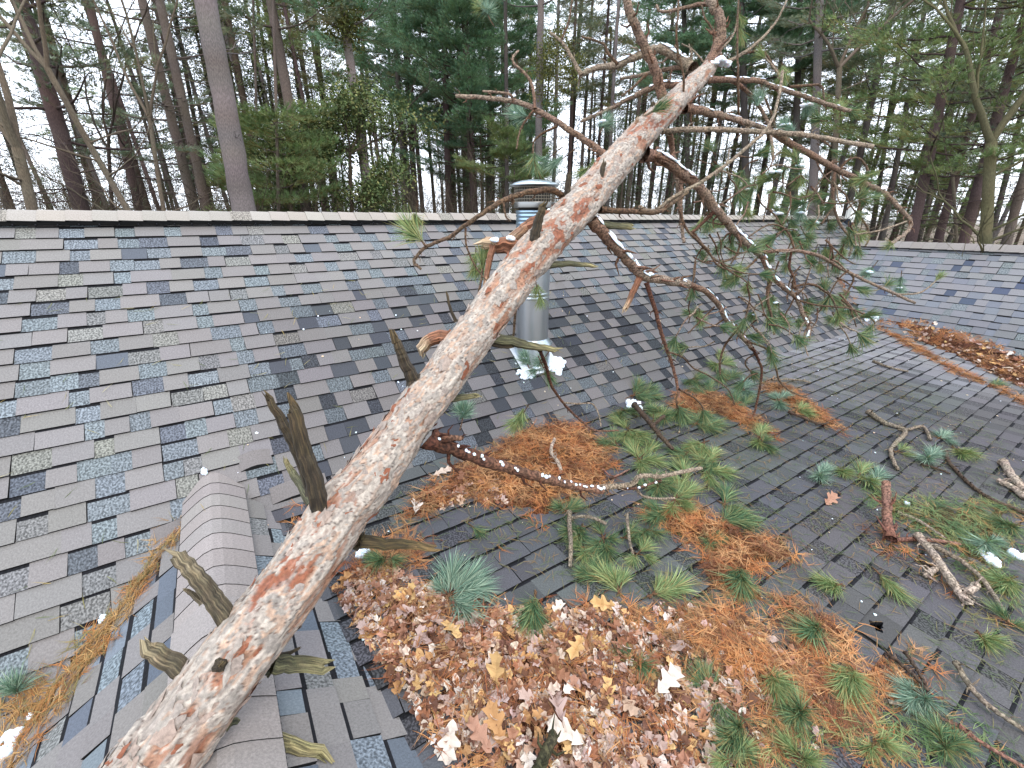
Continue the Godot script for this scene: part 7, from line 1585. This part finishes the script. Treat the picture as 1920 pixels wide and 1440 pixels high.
func leaf_material(c: Color) -> StandardMaterial3D:
	var m: StandardMaterial3D = M.leaf.duplicate()
	m.albedo_color = c.linear_to_srgb()
	return m

func in_area(p: Vector2, area: PackedVector2Array) -> bool: return Geometry2D.is_point_in_polygon(p, area)

func random_in(area: PackedVector2Array) -> Vector2:
	var lo := area[0]
	var hi := area[0]
	for q in area:
		lo = lo.min(q); hi = hi.max(q)
	for k in 200:
		var p := Vector2(rng.randf_range(lo.x, hi.x), rng.randf_range(lo.y, hi.y))
		if in_area(p, area): return p
	return area[0]

func edge_distance(p: Vector2, area: PackedVector2Array) -> float:
	var best := 9.0
	for k in area.size():
		best = minf(best, p.distance_to(Geometry2D.get_closest_point_to_segment(p, area[k], area[(k + 1) % area.size()])))
	return best

func area_size(area: PackedVector2Array) -> float:
	var s := 0.0
	for k in area.size(): s += area[k].cross(area[(k + 1) % area.size()])
	return absf(s) / 2.0

var heap := noise(FastNoiseLite.TYPE_SIMPLEX, 5.0, 61, 3)

func heap_y(p: Vector2, area: PackedVector2Array, depth: float) -> float:
	var e := edge_distance(p, area)
	return depth * smoothstep(0.0, 0.24, e) * (0.7 + 0.6 * heap.get_noise_2dv(p))

func heap_mesh(area: PackedVector2Array, depth: float, col: Color, step := 0.028) -> Mesh:
	# the matted litter itself, a mound lying on the roof
	var s := Shape.new()
	var lo := area[0]
	var hi := area[0]
	for q in area:
		lo = lo.min(q); hi = hi.max(q)
	var index := {}
	var nx := int((hi.x - lo.x) / step) + 2
	var nz := int((hi.y - lo.y) / step) + 2
	for a in nx:
		for b in nz:
			var p := lo + Vector2(a, b) * step
			if not in_area(p, area): continue
			p += Vector2(rng.randf_range(-0.3, 0.3), rng.randf_range(-0.3, 0.3)) * step
			var y := heap_y(p, area, depth)
			index[Vector2i(a, b)] = s.v.size()
			s.v.append(on_roof(p, y - 0.002 + rng.randf_range(-0.004, 0.004))); s.c.append(vary(col, 0.3)); s.t.append(p)
	for k in index:
		var r := Vector2i(k.x + 1, k.y)
		var d := Vector2i(k.x, k.y + 1)
		var e := Vector2i(k.x + 1, k.y + 1)
		if index.has(r) and index.has(d) and index.has(e):
			s.i.append_array(PackedInt32Array([index[k], index[r], index[e], index[k], index[e], index[d]]))
	return s.done(M.litter)

func clump_mesh(count: int, length: float, width: float, reach: float, g: RandomNumberGenerator) -> Mesh:
	# a few dropped needles lying about
	var s := Shape.new()
	for k in count:
		var a := g.randf() * TAU
		var o := Vector3(g.randf_range(-reach, reach), g.randf_range(0.001, 0.014), g.randf_range(-reach, reach))
		for twin in 2:
			var b := a + g.randf_range(-0.12, 0.12)
			var d := Vector3(cos(b), g.randf_range(-0.12, 0.12), sin(b)) * length * g.randf_range(0.7, 1.1)
			var bow := Vector3(-sin(b), 0.25, cos(b)) * length * g.randf_range(-0.07, 0.07)
			var x := Vector3(-sin(b), g.randf_range(-0.4, 0.4), cos(b)) * width * 0.5
			var m := o + d * 0.5 + bow
			var c := Color.WHITE * g.randf_range(0.65, 1.2)
			var i := s.v.size()
			s.v.append_array(PackedVector3Array([o - x, o + x, m - x, m + x, o + d]))
			for j in 5:
				s.c.append(c); s.t.append(Vector2.ZERO)
			s.i.append_array(PackedInt32Array([i, i + 1, i + 3, i, i + 3, i + 2, i + 2, i + 3, i + 4]))
	return s.done(M.needle)

var clumps := []

func strew(area: PackedVector2Array, depth: float, per_m2: float, soft: float) -> Array:
	var out := []
	var count := int(area_size(area) * per_m2)
	for k in count:
		var p := random_in(area)
		var e := edge_distance(p, area)
		if rng.randf() > smoothstep(-0.02, soft, e + heap.get_noise_2dv(p * 1.7) * soft * 0.6): continue
		var b := aim(roof_up(p.x, p.y), rng.randf() * TAU)
		b = b * Basis.from_euler(Vector3(rng.randf_range(-0.2, 0.2), 0, rng.randf_range(-0.2, 0.2)))
		out.append(Transform3D(b.scaled(Vector3.ONE * rng.randf_range(0.8, 1.15)), on_roof(p, heap_y(p, area, depth) + 0.006)))
	return out

func build_litter() -> void:
	var g := RandomNumberGenerator.new()
	g.seed = 900
	for k in 4: clumps.append(clump_mesh(11, 0.105, 0.0022, 0.05, g))
	var orange := [lin(186, 120, 72), lin(204, 142, 88), lin(166, 100, 62), lin(208, 156, 108), lin(128, 82, 56), lin(176, 134, 92), lin(150, 112, 76), lin(112, 72, 50)]
	var olive := [lin(150, 140, 80), lin(118, 120, 70), lin(172, 150, 92), lin(96, 108, 64)]
	var mixed := orange + olive
	var green := [lin(92, 118, 72), lin(120, 138, 86), lin(74, 98, 62), lin(150, 150, 96), lin(168, 128, 80), lin(104, 128, 82)]
	var dry := [lin(170, 128, 78), lin(190, 150, 96), lin(150, 108, 66), lin(140, 128, 84), lin(182, 122, 70)]
	for q in NEEDLE_AREAS:
		# label, tone set, depth, clumps per square metre, outline
		var area := PackedVector2Array(q[4])
		var node := base("needle_drift", Vector3.ZERO)
		tag(node, q[0], "needle litter", "", "stuff")
		if q[2] > 0.015: tag(put("matted_needles", heap_mesh(area, q[2], lin(120, 74, 44) if q[1] == 0 else lin(98, 82, 52)), node), "", "", "", "stuff")
		var places := strew(area, q[2], q[3] * 0.5, 0.03 if q[1] == 3 else 0.13)
		var half := places.size() / 2
		var tones: Array = [orange, olive, mixed, dry, green][q[1]]
		many("needles", clumps[0], places.slice(0, half), tones, node)
		many("needles", clumps[1], places.slice(half), tones, node)
	# single needles all over the low slope
	var area := PackedVector2Array(SCATTER)
	var places := []
	for k in 2300:
		var p := random_in(area)
		if p.distance_to(Vector2(HOLE.x, HOLE.z)) < 0.16: continue
		places.append(Transform3D(aim(roof_up(p.x, p.y), rng.randf() * TAU), on_roof(p, 0.012)))
	tag(many("scattered_needles", clump_mesh(4, 0.085, 0.0016, 0.12, g), places, [lin(104, 112, 72), lin(84, 98, 66), lin(128, 122, 80), lin(96, 108, 78), lin(140, 112, 72)]), "loose green and tan needles scattered thinly over the low roof", "needle litter", "", "stuff")
	places = []
	for k in 130:
		var p := Vector2(rng.randf_range(-1.4, 4.0), rng.randf_range(-4.6, -2.6))
		places.append(Transform3D(aim(roof_up(p.x, p.y), rng.randf() * TAU), on_roof(p, 0.012)))
	tag(many("scattered_needles", clump_mesh(2, 0.1, 0.0018, 0.12, g), places, olive + [lin(170, 160, 120)]), "few loose needles caught on the main slope's shingles", "needle litter", "", "stuff")

	# leaves
	for k in 4: leaf_meshes.append(leaf_shape(true, g.randf_range(-2.4, 2.4), g.randf_range(0.1, 0.7), g))
	for k in 4: plain_leaf.append(leaf_shape(false, g.randf_range(-2.6, 2.6), g.randf_range(0.1, 0.9), g))
	var tones := [lin(156, 114, 92), lin(176, 134, 112), lin(192, 162, 138), lin(208, 186, 168), lin(176, 150, 138), lin(220, 206, 192), lin(184, 140, 96), lin(120, 86, 72), lin(206, 168, 116), lin(184, 158, 148), lin(110, 78, 62), lin(146, 100, 76), lin(162, 116, 90)]
	for c in tones: leaf_tones.append(leaf_material(c))
	var made := 0
	for q in LEAF_AREAS:
		# label, depth, leaves as parts, leaves joined, outline
		var outline := PackedVector2Array(q[4])
		var pile := base("leaf_pile", Vector3.ZERO)
		tag(pile, q[0], "leaf pile", "")
		tag(put("matted_litter", heap_mesh(outline, q[1], lin(104, 66, 46)), pile), "", "", "", "stuff")
		var whites := {}
		for k in q[3]:
			var p := random_in(outline)
			var lobed := rng.randf() < 0.3
			var mesh: int = rng.randi() % 4
			var key := "%s%d" % [lobed, mesh]
			if not whites.has(key): whites[key] = [leaf_meshes[mesh] if lobed else plain_leaf[mesh], [], []]
			whites[key][1].append(leaf_place(p, outline, q[1], 0.0))
			whites[key][2].append(vary(tones[rng.randi() % tones.size()], 0.2))
		for key in whites: many("leaves", whites[key][0].done(M.leaf), whites[key][1], whites[key][2], pile)
		var made_meshes := []
		for k in 4: made_meshes.append(leaf_meshes[k].done(M.leaf))
		for k in 4: made_meshes.append(plain_leaf[k].done(M.leaf))
		for k in q[2]:
			var p := random_in(outline)
			var lobed := rng.randf() < 0.5
			var o := put("leaf", made_meshes[(0 if lobed else 4) + rng.randi() % 4], pile, leaf_place(p, outline, q[1], 0.012))
			o.material_override = leaf_tones[rng.randi() % leaf_tones.size()]
		many("needles", clumps[2], strew(outline, q[1] + 0.01, 170.0, 0.05), orange, pile)
	for q in BIG_LEAVES:
		# label, tone, place
		var p := Vector2(q[2].x, q[2].z)
		var home := PackedVector2Array(LEAF_AREAS[0][4])
		var t := leaf_place(p, home if in_area(p, home) else PackedVector2Array(), 0.06, 0.016)
		var o := put("oak_leaf", leaf_meshes[rng.randi() % 4].done(M.leaf), self, t)
		o.scale = Vector3.ONE * 1.25
		o.material_override = leaf_tones[q[1]]
		tag(o, q[0], "leaf", "")

func leaf_place(p: Vector2, outline: PackedVector2Array, depth: float, lift: float) -> Transform3D:
	var y := heap_y(p, outline, depth) if outline.size() else 0.0
	var b := aim(roof_up(p.x, p.y), rng.randf() * TAU) * Basis.from_euler(Vector3(rng.randf_range(-0.5, 0.5), 0, rng.randf_range(-0.5, 0.5)))
	return Transform3D(b.scaled(Vector3.ONE * rng.randf_range(0.45, 0.95)), on_roof(p, y + lift + rng.randf_range(0.004, 0.016)))

# ---------------------------------------------------------------- the woods behind
var plumes := []         # soft branch ends of pine foliage, x is the way the branch grows
var sprays := []         # broad-leaved sprays

func plume_mesh(g: RandomNumberGenerator, long: float, fullness: int) -> Mesh:
	var s := Shape.new()
	for k in fullness:
		var f := sqrt(g.randf())
		var side := g.randf_range(-1.0, 1.0) * (0.25 + 0.3 * sin(f * PI)) * long
		var o := Vector3(f * long - absf(side) * 0.35, g.randf_range(-0.03, 0.05), side)
		var out := Vector3(0.8, 0.35, side / long * 1.6).normalized()
		for j in 13:
			var d := (out + Vector3(g.randf_range(-1, 1), g.randf_range(-0.7, 0.9), g.randf_range(-1, 1)) * 0.75).normalized() * g.randf_range(0.08, 0.14)
			var x := d.cross(Vector3(g.randf() - 0.5, g.randf() - 0.5, g.randf() - 0.5)).normalized() * 0.0042
			s.face(o - x, o + x, o + d, Color.WHITE * g.randf_range(0.7, 1.25))
		s.face(o + Vector3(0, 0.004, 0), o + Vector3(0, -0.004, 0), o - out * 0.16, Color(0.8, 0.55, 0.4))
	s.face(Vector3(0, 0.008, 0), Vector3(0, -0.008, 0), Vector3(long, 0, 0), Color(0.7, 0.5, 0.38))
	return s.done(M.needle)

func spray_mesh(g: RandomNumberGenerator) -> Mesh:
	var s := Shape.new()
	for k in 26:
		var o := Vector3(g.randf_range(-0.2, 0.2), g.randf_range(-0.14, 0.14), g.randf_range(-0.2, 0.2))
		var d := Vector3(g.randf_range(-1, 1), g.randf_range(-0.6, 0.4), g.randf_range(-1, 1)).normalized() * g.randf_range(0.05, 0.085)
		var x := d.cross(Vector3(g.randf() - 0.5, 1.0, g.randf() - 0.5)).normalized() * 0.02
		var c := Color.WHITE * g.randf_range(0.82, 1.12)
		s.quad(o, o + d * 0.5 + x, o + d, o + d * 0.5 - x, c)
	return s.done(M.leaf)

func make_foliage() -> void:
	var g := RandomNumberGenerator.new()
	g.seed = 333
	plumes = [plume_mesh(g, 0.75, 30), plume_mesh(g, 0.6, 24), plume_mesh(g, 0.8, 20)]
	sprays = [spray_mesh(g), spray_mesh(g)]

func trunk_run(foot: Vector3, lean: Vector3, tall: float, bow: float, steps := 9) -> PackedVector3Array:
	# lean: sideways metres per metre of height
	var p := PackedVector3Array()
	var ph := rng.randf() * TAU
	for k in steps:
		var f := float(k) / (steps - 1)
		p.append(foot + (Vector3.UP + lean) * tall * f + Vector3(cos(ph), 0, sin(ph)) * bow * sin(f * 5.0 + ph) * f)
	return p

func pick(p: PackedVector3Array, f: float) -> Vector3:
	var x := clampf(f, 0.0, 0.999) * (p.size() - 1)
	return p[int(x)].lerp(p[int(x) + 1], fposmod(x, 1.0))

func build_pine(q: Array) -> void:
	# label, group, foot, lean, tall, radius, bark tone, foliage from, foliage to, branches per metre, reach, plumes per branch, green set, dead branches
	var foot: Vector3 = q[2]
	var node := base("pine_tree", foot)
	tag(node, q[0], "tree", q[1])
	var tall: float = q[4]
	var line := trunk_run(Vector3.ZERO, q[3], tall, 0.09)
	var r: float = q[5]
	var bark: Color = [lin(146, 135, 131), lin(102, 84, 80), lin(128, 114, 104), lin(104, 96, 90), lin(170, 154, 146)][q[6]]
	var s := Shape.new()
	var path := smooth_path(line, 5, r * 0.04)
	var cols := PackedColorArray()
	for k in path.size(): cols.append(vary(bark, 0.18))
	var radii := ramp(r * 1.22, r * 0.62, path.size())
	for k in radii.size(): radii[k] *= rng.randf_range(0.95, 1.05)
	s.tube(path, radii, 14, cols)
	put("trunk", s.done(M.forest_bark), node)
	var greens: Array = [[lin(114, 126, 104), lin(102, 116, 96), lin(132, 138, 112)], [lin(124, 144, 94), lin(144, 156, 106), lin(112, 132, 88)], [lin(104, 136, 106), lin(124, 154, 120), lin(90, 120, 94)], [lin(140, 140, 106), lin(124, 130, 96), lin(152, 146, 110)]][q[12]]
	var twigs := Shape.new()
	var places := []
	var from: float = q[7] - foot.y
	var to: float = q[8] - foot.y
	var y := from
	while y < to:
		var count := rng.randi_range(2, 4)
		var a0 := rng.randf() * TAU
		for k in count:
			if rng.randf() > q[9]: continue
			var a := a0 + TAU * k / count + rng.randf_range(-0.4, 0.4)
			var d := Vector3(cos(a), rng.randf_range(-0.02, 0.32), sin(a)).normalized()
			var reach: float = q[10] * rng.randf_range(0.55, 1.1) * lerpf(1.0, 0.55, clampf((y - from) / maxf(to - from, 1.0), 0.0, 1.0))
			var o := pick(line, y / tall)
			var p := PackedVector3Array([o, o + d * reach * 0.5 - Vector3(0, 0.06, 0) * reach, o + d * reach + Vector3(0, 0.07, 0) * reach])
			twigs.tube(smooth_path(p, 3, 0.02), ramp(clampf(r * 0.22, 0.014, 0.045), 0.006, 7), 5, flat(vary(bark * 0.8, 0.2), 7))
			for j in int(q[11]):
				var f := lerpf(0.3, 1.0, (j + rng.randf()) / q[11])
				var at := p[0].lerp(p[1], f * 2.0) if f < 0.5 else p[1].lerp(p[2], f * 2.0 - 1.0)
				var turn := rng.randf_range(-1.1, 1.1) * (1.15 - f * 0.6)
				var e := d.rotated(Vector3.UP, turn)
				e.y += rng.randf_range(-0.15, 0.2)
				var x := e.normalized()
				var z := x.cross(Vector3.UP).normalized()
				var sc := rng.randf_range(0.75, 1.2)
				places.append(Transform3D(Basis(x * sc, z.cross(x) * sc, z * sc), at))
		y += rng.randf_range(0.28, 0.5)
	# bare dead branches below the green
	for k in int(q[13]):
		var h := rng.randf_range(1.5, maxf(from + 1.0, 4.0) if from < tall else tall)
		var a := rng.randf() * TAU
		var reach := rng.randf_range(0.4, 1.7)
		var o := pick(line, h / tall)
		var d := Vector3(cos(a), rng.randf_range(-0.25, 0.3), sin(a))
		var p := smooth_path(PackedVector3Array([o, o + d * reach * 0.55, o + d * reach + Vector3(0, rng.randf_range(-0.25, 0.2), 0)]), 3, 0.03)
		twigs.tube(p, ramp(0.013, 0.003, p.size()), 4, flat(vary(bark * 0.85, 0.2), p.size()))
		for j in 3:
			var b := p[rng.randi_range(2, p.size() - 1)]
			var e := (d.rotated(Vector3.UP, rng.randf_range(-1.2, 1.2)) + Vector3(0, rng.randf_range(-0.3, 0.3), 0)) * reach * rng.randf_range(0.2, 0.45)
			twigs.tube(PackedVector3Array([b, b + e * 0.5 + Vector3(0, 0.03, 0), b + e]), PackedFloat32Array([0.005, 0.004, 0.002]), 3, flat(vary(bark * 0.85, 0.2), 3), 0.0, false)
	if twigs.v.size(): tag(put("branches", twigs.done(M.forest_bark), node), "", "", "", "stuff")
	if places.size():
		var tones := []
		for k in 24: tones.append(vary(greens[k % 3], 0.22))
		many("crown", plumes[rng.randi() % 3], places, tones, node)

func grow(s: Shape, o: Vector3, d: Vector3, long: float, r: float, level: int, col: Color, tips: Array) -> void:
	var side := Vector3(rng.randf_range(-1, 1), rng.randf_range(-0.4, 0.8), rng.randf_range(-1, 1)) * 0.25
	var p := smooth_path(PackedVector3Array([o, o + d * long * 0.5 + side * long * 0.25, o + (d + side) * long]), 3, long * 0.012)
	s.tube(p, ramp(r, r * 0.55, p.size()), 7 if level > 2 else (5 if level > 1 else 3), flat(vary(col, 0.15), p.size()))
	tips.append(p[p.size() - 1])
	if level <= 0: return
	var count := 3 if level > 1 else 4
	for k in count:
		var at := p[p.size() - 1] if k == 0 else p[rng.randi_range(2, p.size() - 1)]
		var e := (d + Vector3(rng.randf_range(-1, 1), rng.randf_range(-0.35, 0.75), rng.randf_range(-1, 1)) * 0.75).normalized()
		grow(s, at, e, long * rng.randf_range(0.5, 0.78), r * (0.6 if k == 0 else 0.42), level - 1, col, tips)

func build_bare(q: Array) -> void:
	# label, group, foot, lean, height of the first fork, radius, tone, levels, leaves (0 none), forks
	var foot: Vector3 = q[2]
	var node := base("bare_tree" if q[8] == 0 else "leafy_tree", foot)
	tag(node, q[0], "tree", q[1])
	var col: Color = [lin(138, 124, 106), lin(104, 92, 76), lin(120, 114, 84), lin(84, 72, 62)][q[6]]
	var lean: Vector3 = q[3]
	var line := trunk_run(Vector3.ZERO, lean, q[4], 0.05)
	var s := Shape.new()
	var path := smooth_path(line, 4, q[5] * 0.05)
	var cols := PackedColorArray()
	for k in path.size(): cols.append(vary(col, 0.15))
	s.tube(path, ramp(q[5] * 1.2, q[5] * 0.8, path.size()), 12, cols)
	put("trunk", s.done(M.forest_bark), node)
	var top := line[line.size() - 1]
	var tips := []
	var k := 0
	for f in q[9]:
		var limb := Shape.new()
		grow(limb, top, f.normalized(), f.length(), q[5] * 0.62, q[7], col, tips)
		put("limb", limb.done(M.forest_bark), node)
		k += 1
	var side := Shape.new()
	for j in 9:
		var h := rng.randf_range(0.35, 0.95)
		var d := Vector3(rng.randf_range(-1, 1), rng.randf_range(0.1, 0.8), rng.randf_range(-1, 1)).normalized()
		grow(side, pick(line, h), d, rng.randf_range(0.5, 1.2), q[5] * 0.2 + 0.006, 2, col, tips)
	tag(put("twigs", side.done(M.forest_bark), node), "", "", "", "stuff")
	if q[8] > 0:
		var places := []
		for t in tips:
			for j in q[8]:
				places.append(Transform3D(Basis.from_euler(Vector3(rng.randf() * 0.8, rng.randf() * TAU, rng.randf() * 0.8)).scaled(Vector3.ONE * rng.randf_range(0.8, 1.25)), t + Vector3(rng.randf_range(-0.25, 0.25), rng.randf_range(-0.2, 0.2), rng.randf_range(-0.25, 0.25))))
		many("crown", sprays[0], places, [lin(98, 112, 70), lin(112, 124, 78), lin(84, 100, 64), lin(128, 128, 82), lin(94, 110, 74)], node)

func build_woods() -> void:
	make_foliage()
	for q in PINES: build_pine(q)
	for q in BARES: build_bare(q)
	# clump of olive foliage wrapped round one trunk
	for q in IVY:
		var places := []
		for k in 420:
			var d := Vector3(rng.randf_range(-1, 1), rng.randf_range(-1, 1), rng.randf_range(-1, 1))
			if d.length() > 1.0 or damp.get_noise_3dv(d * 4.0 + q[1]) < -0.12: continue
			places.append(Transform3D(Basis.from_euler(Vector3(rng.randf() * TAU, rng.randf() * TAU, 0)), q[1] + d * q[2]))
		var node := base("vine_clump", Vector3.ZERO)
		tag(node, q[0], "vine")
		many("foliage", sprays[1], places, [lin(104, 106, 62), lin(88, 96, 56), lin(114, 112, 66)], node)
	# far trees nobody could count
	var g := RandomNumberGenerator.new()
	g.seed = 77
	for kind in 3:
		var s := Shape.new()
		var tall := 15.0
		var line := trunk_run(Vector3.ZERO, Vector3(g.randf_range(-0.03, 0.03), 0, 0.02), tall, 0.1)
		s.tube(line, ramp(0.15, 0.07, line.size()), 7, flat(lin(92, 78, 70), line.size()))
		for k in 26:
			var o := pick(line, g.randf_range(0.1, 0.6))
			var e := Vector3(g.randf_range(-1, 1), g.randf_range(-0.2, 0.2), g.randf_range(-1, 1)) * 1.2
			s.tube(PackedVector3Array([o, o + e]), PackedFloat32Array([0.016, 0.004]), 3, flat(lin(92, 80, 70), 2), 0.0, false)
		for k in 70:
			var h := g.randf_range(0.4, 1.0) if kind < 2 else g.randf_range(0.25, 1.0)
			var o := pick(line, h)
			var a := g.randf() * TAU
			var d := Vector3(cos(a), g.randf_range(0.0, 0.3), sin(a))
			var reach := g.randf_range(0.5, 2.0) * (1.2 - h * 0.6)
			for j in 2:
				var at := o + d * reach * (0.5 + 0.5 * j)
				for m in 26:
					var w := at + Vector3(g.randf_range(-1, 1) * 0.55, g.randf_range(-0.16, 0.2), g.randf_range(-1, 1) * 0.55)
					var f := Vector3(g.randf_range(-1, 1), g.randf_range(-0.3, 1), g.randf_range(-1, 1)).normalized() * 0.2
					var x := f.cross(Vector3(g.randf() - 0.5, g.randf() - 0.5, g.randf() - 0.5)).normalized() * 0.016
					s.face(w - x, w + x, w + f, [lin(84, 98, 72), lin(104, 110, 76), lin(74, 92, 74)][kind] * g.randf_range(0.7, 1.3))
		var places := []
		for k in 80:
			var a := g.randf_range(-1.25, 1.25)
			var far := g.randf_range(24.0, 75.0)
			var d := Vector3(cos(deg_to_rad(56.5)), 0, -sin(deg_to_rad(56.5))).rotated(Vector3.UP, a)
			if k < 6:
				d = Vector3(0.9, 0, 0.1).rotated(Vector3.UP, g.randf_range(-0.2, 0.25))
			var at := d * far
			at.y = GROUND
			places.append(Transform3D(Basis(Vector3.UP, g.randf() * TAU).scaled(Vector3.ONE * g.randf_range(0.8, 1.3)), at))
		tag(many("distant_woods", s.done(M.forest_bark), places, [Color.WHITE, Color(0.85, 0.85, 0.85), Color(1.1, 1.1, 1.0)]), ["far pines that read as one wood behind the nearer trunks", "far olive pines thinly filling the gaps between trunks", "far low green conifers at the foot of the wood"][kind], "woods")
	# low young conifers close the gaps at the foot of the wood
	var bush := Shape.new()
	for k in 90:
		var h := g.randf_range(0.2, 1.0)
		var a := g.randf() * TAU
		var reach := 1.5 * (1.15 - h) * sqrt(g.randf())
		var at := Vector3(cos(a) * reach, h * 5.2, sin(a) * reach)
		for m in 24:
			var w := at + Vector3(g.randf_range(-1, 1) * 0.4, g.randf_range(-0.14, 0.16), g.randf_range(-1, 1) * 0.4)
			var f := (Vector3(cos(a), 0.3, sin(a)) + Vector3(g.randf_range(-1, 1), g.randf_range(-0.6, 0.8), g.randf_range(-1, 1))).normalized() * 0.15
			var x := f.cross(Vector3(g.randf() - 0.5, g.randf() - 0.5, g.randf() - 0.5)).normalized() * 0.008
			bush.face(w - x, w + x, w + f, lin(96, 112, 80) * g.randf_range(0.7, 1.3))
	bush.tube(PackedVector3Array([Vector3.ZERO, Vector3(0, 5.0, 0)]), PackedFloat32Array([0.05, 0.02]), 6, flat(lin(92, 80, 70), 2))
	var spots := []
	for k in 90:
		var d := Vector3(cos(deg_to_rad(56.5)), 0, -sin(deg_to_rad(56.5))).rotated(Vector3.UP, g.randf_range(-0.95, 1.0))
		var at := d * g.randf_range(16.0, 40.0)
		at.y = GROUND
		if at.z > -11.0 and at.x < 17.0: continue
		spots.append(Transform3D(Basis(Vector3.UP, g.randf() * TAU).scaled(Vector3(1.0, 1.15, 1.0) * g.randf_range(0.85, 1.35)), at))
	tag(many("young_conifers", bush.done(M.needle), spots, [Color.WHITE, Color(0.8, 0.85, 0.8), Color(1.1, 1.05, 0.9)]), "low young conifers crowding the foot of the wood behind the ridge", "undergrowth")
	# bare brush and saplings at the foot of the wood
	for kind in 2:
		var s := Shape.new()
		var tips := []
		for k in 6:
			grow(s, Vector3(g.randf_range(-0.4, 0.4), 0, g.randf_range(-0.4, 0.4)), Vector3(g.randf_range(-0.4, 0.4), 1, g.randf_range(-0.4, 0.4)).normalized(), 2.3, 0.022, 3, lin(128, 114, 96) if kind == 0 else lin(96, 82, 68), tips)
		var places := []
		for k in 120:
			var px := g.randf_range(-1.1, 0.35) if g.randf() < 0.7 else g.randf_range(-1.1, 1.0)
			var d := Vector3(cos(deg_to_rad(56.5)), 0, -sin(deg_to_rad(56.5))).rotated(Vector3.UP, -px)
			var at := d * g.randf_range(11.0, 24.0)
			at.y = GROUND
			if at.z > -10.0: continue
			places.append(Transform3D(Basis(Vector3.UP, g.randf() * TAU).scaled(Vector3.ONE * g.randf_range(0.8, 1.15)), at))
		tag(many("brushwood", s.done(M.forest_bark), places, [Color.WHITE, Color(0.8, 0.8, 0.8)]), ["grey bare brush standing behind the ridge", "brown bare brush standing behind the ridge"][kind], "brush")
	# the floor of the wood
	var floor_ := Shape.new()
	var n := 40
	for a in n:
		for b in n:
			var q := func(i, j):
				var fx: float = (i / float(n) - 0.5) * 2.0
				var fz: float = (j / float(n) - 0.5) * 2.0
				var x: float = fx * absf(fx) * 400.0
				var z: float = fz * absf(fz) * 400.0
				return Vector3(x, GROUND + 0.25 * damp.get_noise_2d(x * 0.2, z * 0.2) * clampf((Vector2(x, z).length() - 14.0) / 10.0, 0.0, 1.0), z)
			floor_.quad(q.call(a, b), q.call(a + 1, b), q.call(a + 1, b + 1), q.call(a, b + 1), lin(136, 116, 96))
	tag(put("ground", floor_.done(M.ground)), "leaf-covered forest floor round the house", "", "", "structure")

# ---------------------------------------------------------------- everything
func _ready() -> void:
	var camera := Camera3D.new()
	camera.name = "Camera"
	camera.fov = FIELD
	camera.near = 0.05
	camera.far = 2000.0
	add_child(camera)
	camera.rotation = Vector3(-deg_to_rad(PITCH), deg_to_rad(56.5 - 90.0), 0)
	var sky := ProceduralSkyMaterial.new()
	sky.sky_top_color = Color(0.84, 0.885, 0.95)
	sky.sky_horizon_color = Color(0.93, 0.955, 0.99)
	sky.ground_horizon_color = Color(0.5, 0.47, 0.43)
	sky.ground_bottom_color = Color(0.3, 0.27, 0.24)
	sky.sky_curve = 0.2
	sky.sky_energy_multiplier = 1.25
	var env := Environment.new()
	env.background_mode = Environment.BG_SKY
	env.sky = Sky.new()
	env.sky.sky_material = sky
	env.tonemap_mode = Environment.TONE_MAPPER_LINEAR
	env.tonemap_exposure = 2.05
	env.sdfgi_enabled = true
	env.ssao_enabled = true
	env.ssil_enabled = true
	var world := WorldEnvironment.new()
	world.name = "WorldEnvironment"
	world.environment = env
	add_child(world)
	var sun := DirectionalLight3D.new()
	sun.name = "Sun"
	sun.light_energy = 0.35
	sun.light_angular_distance = 25.0
	sun.light_color = Color(1.0, 0.98, 0.96)
	sun.shadow_enabled = true
	add_child(sun)
	sun.rotation = Vector3(deg_to_rad(-58), deg_to_rad(-10), 0)
	rng.seed = 4242
	make_materials()
	make_tufts()
	build_house()
	build_fallen_tree()
	build_woods()
	build_litter()
	build_sprigs()
	build_sticks()
	build_snow()
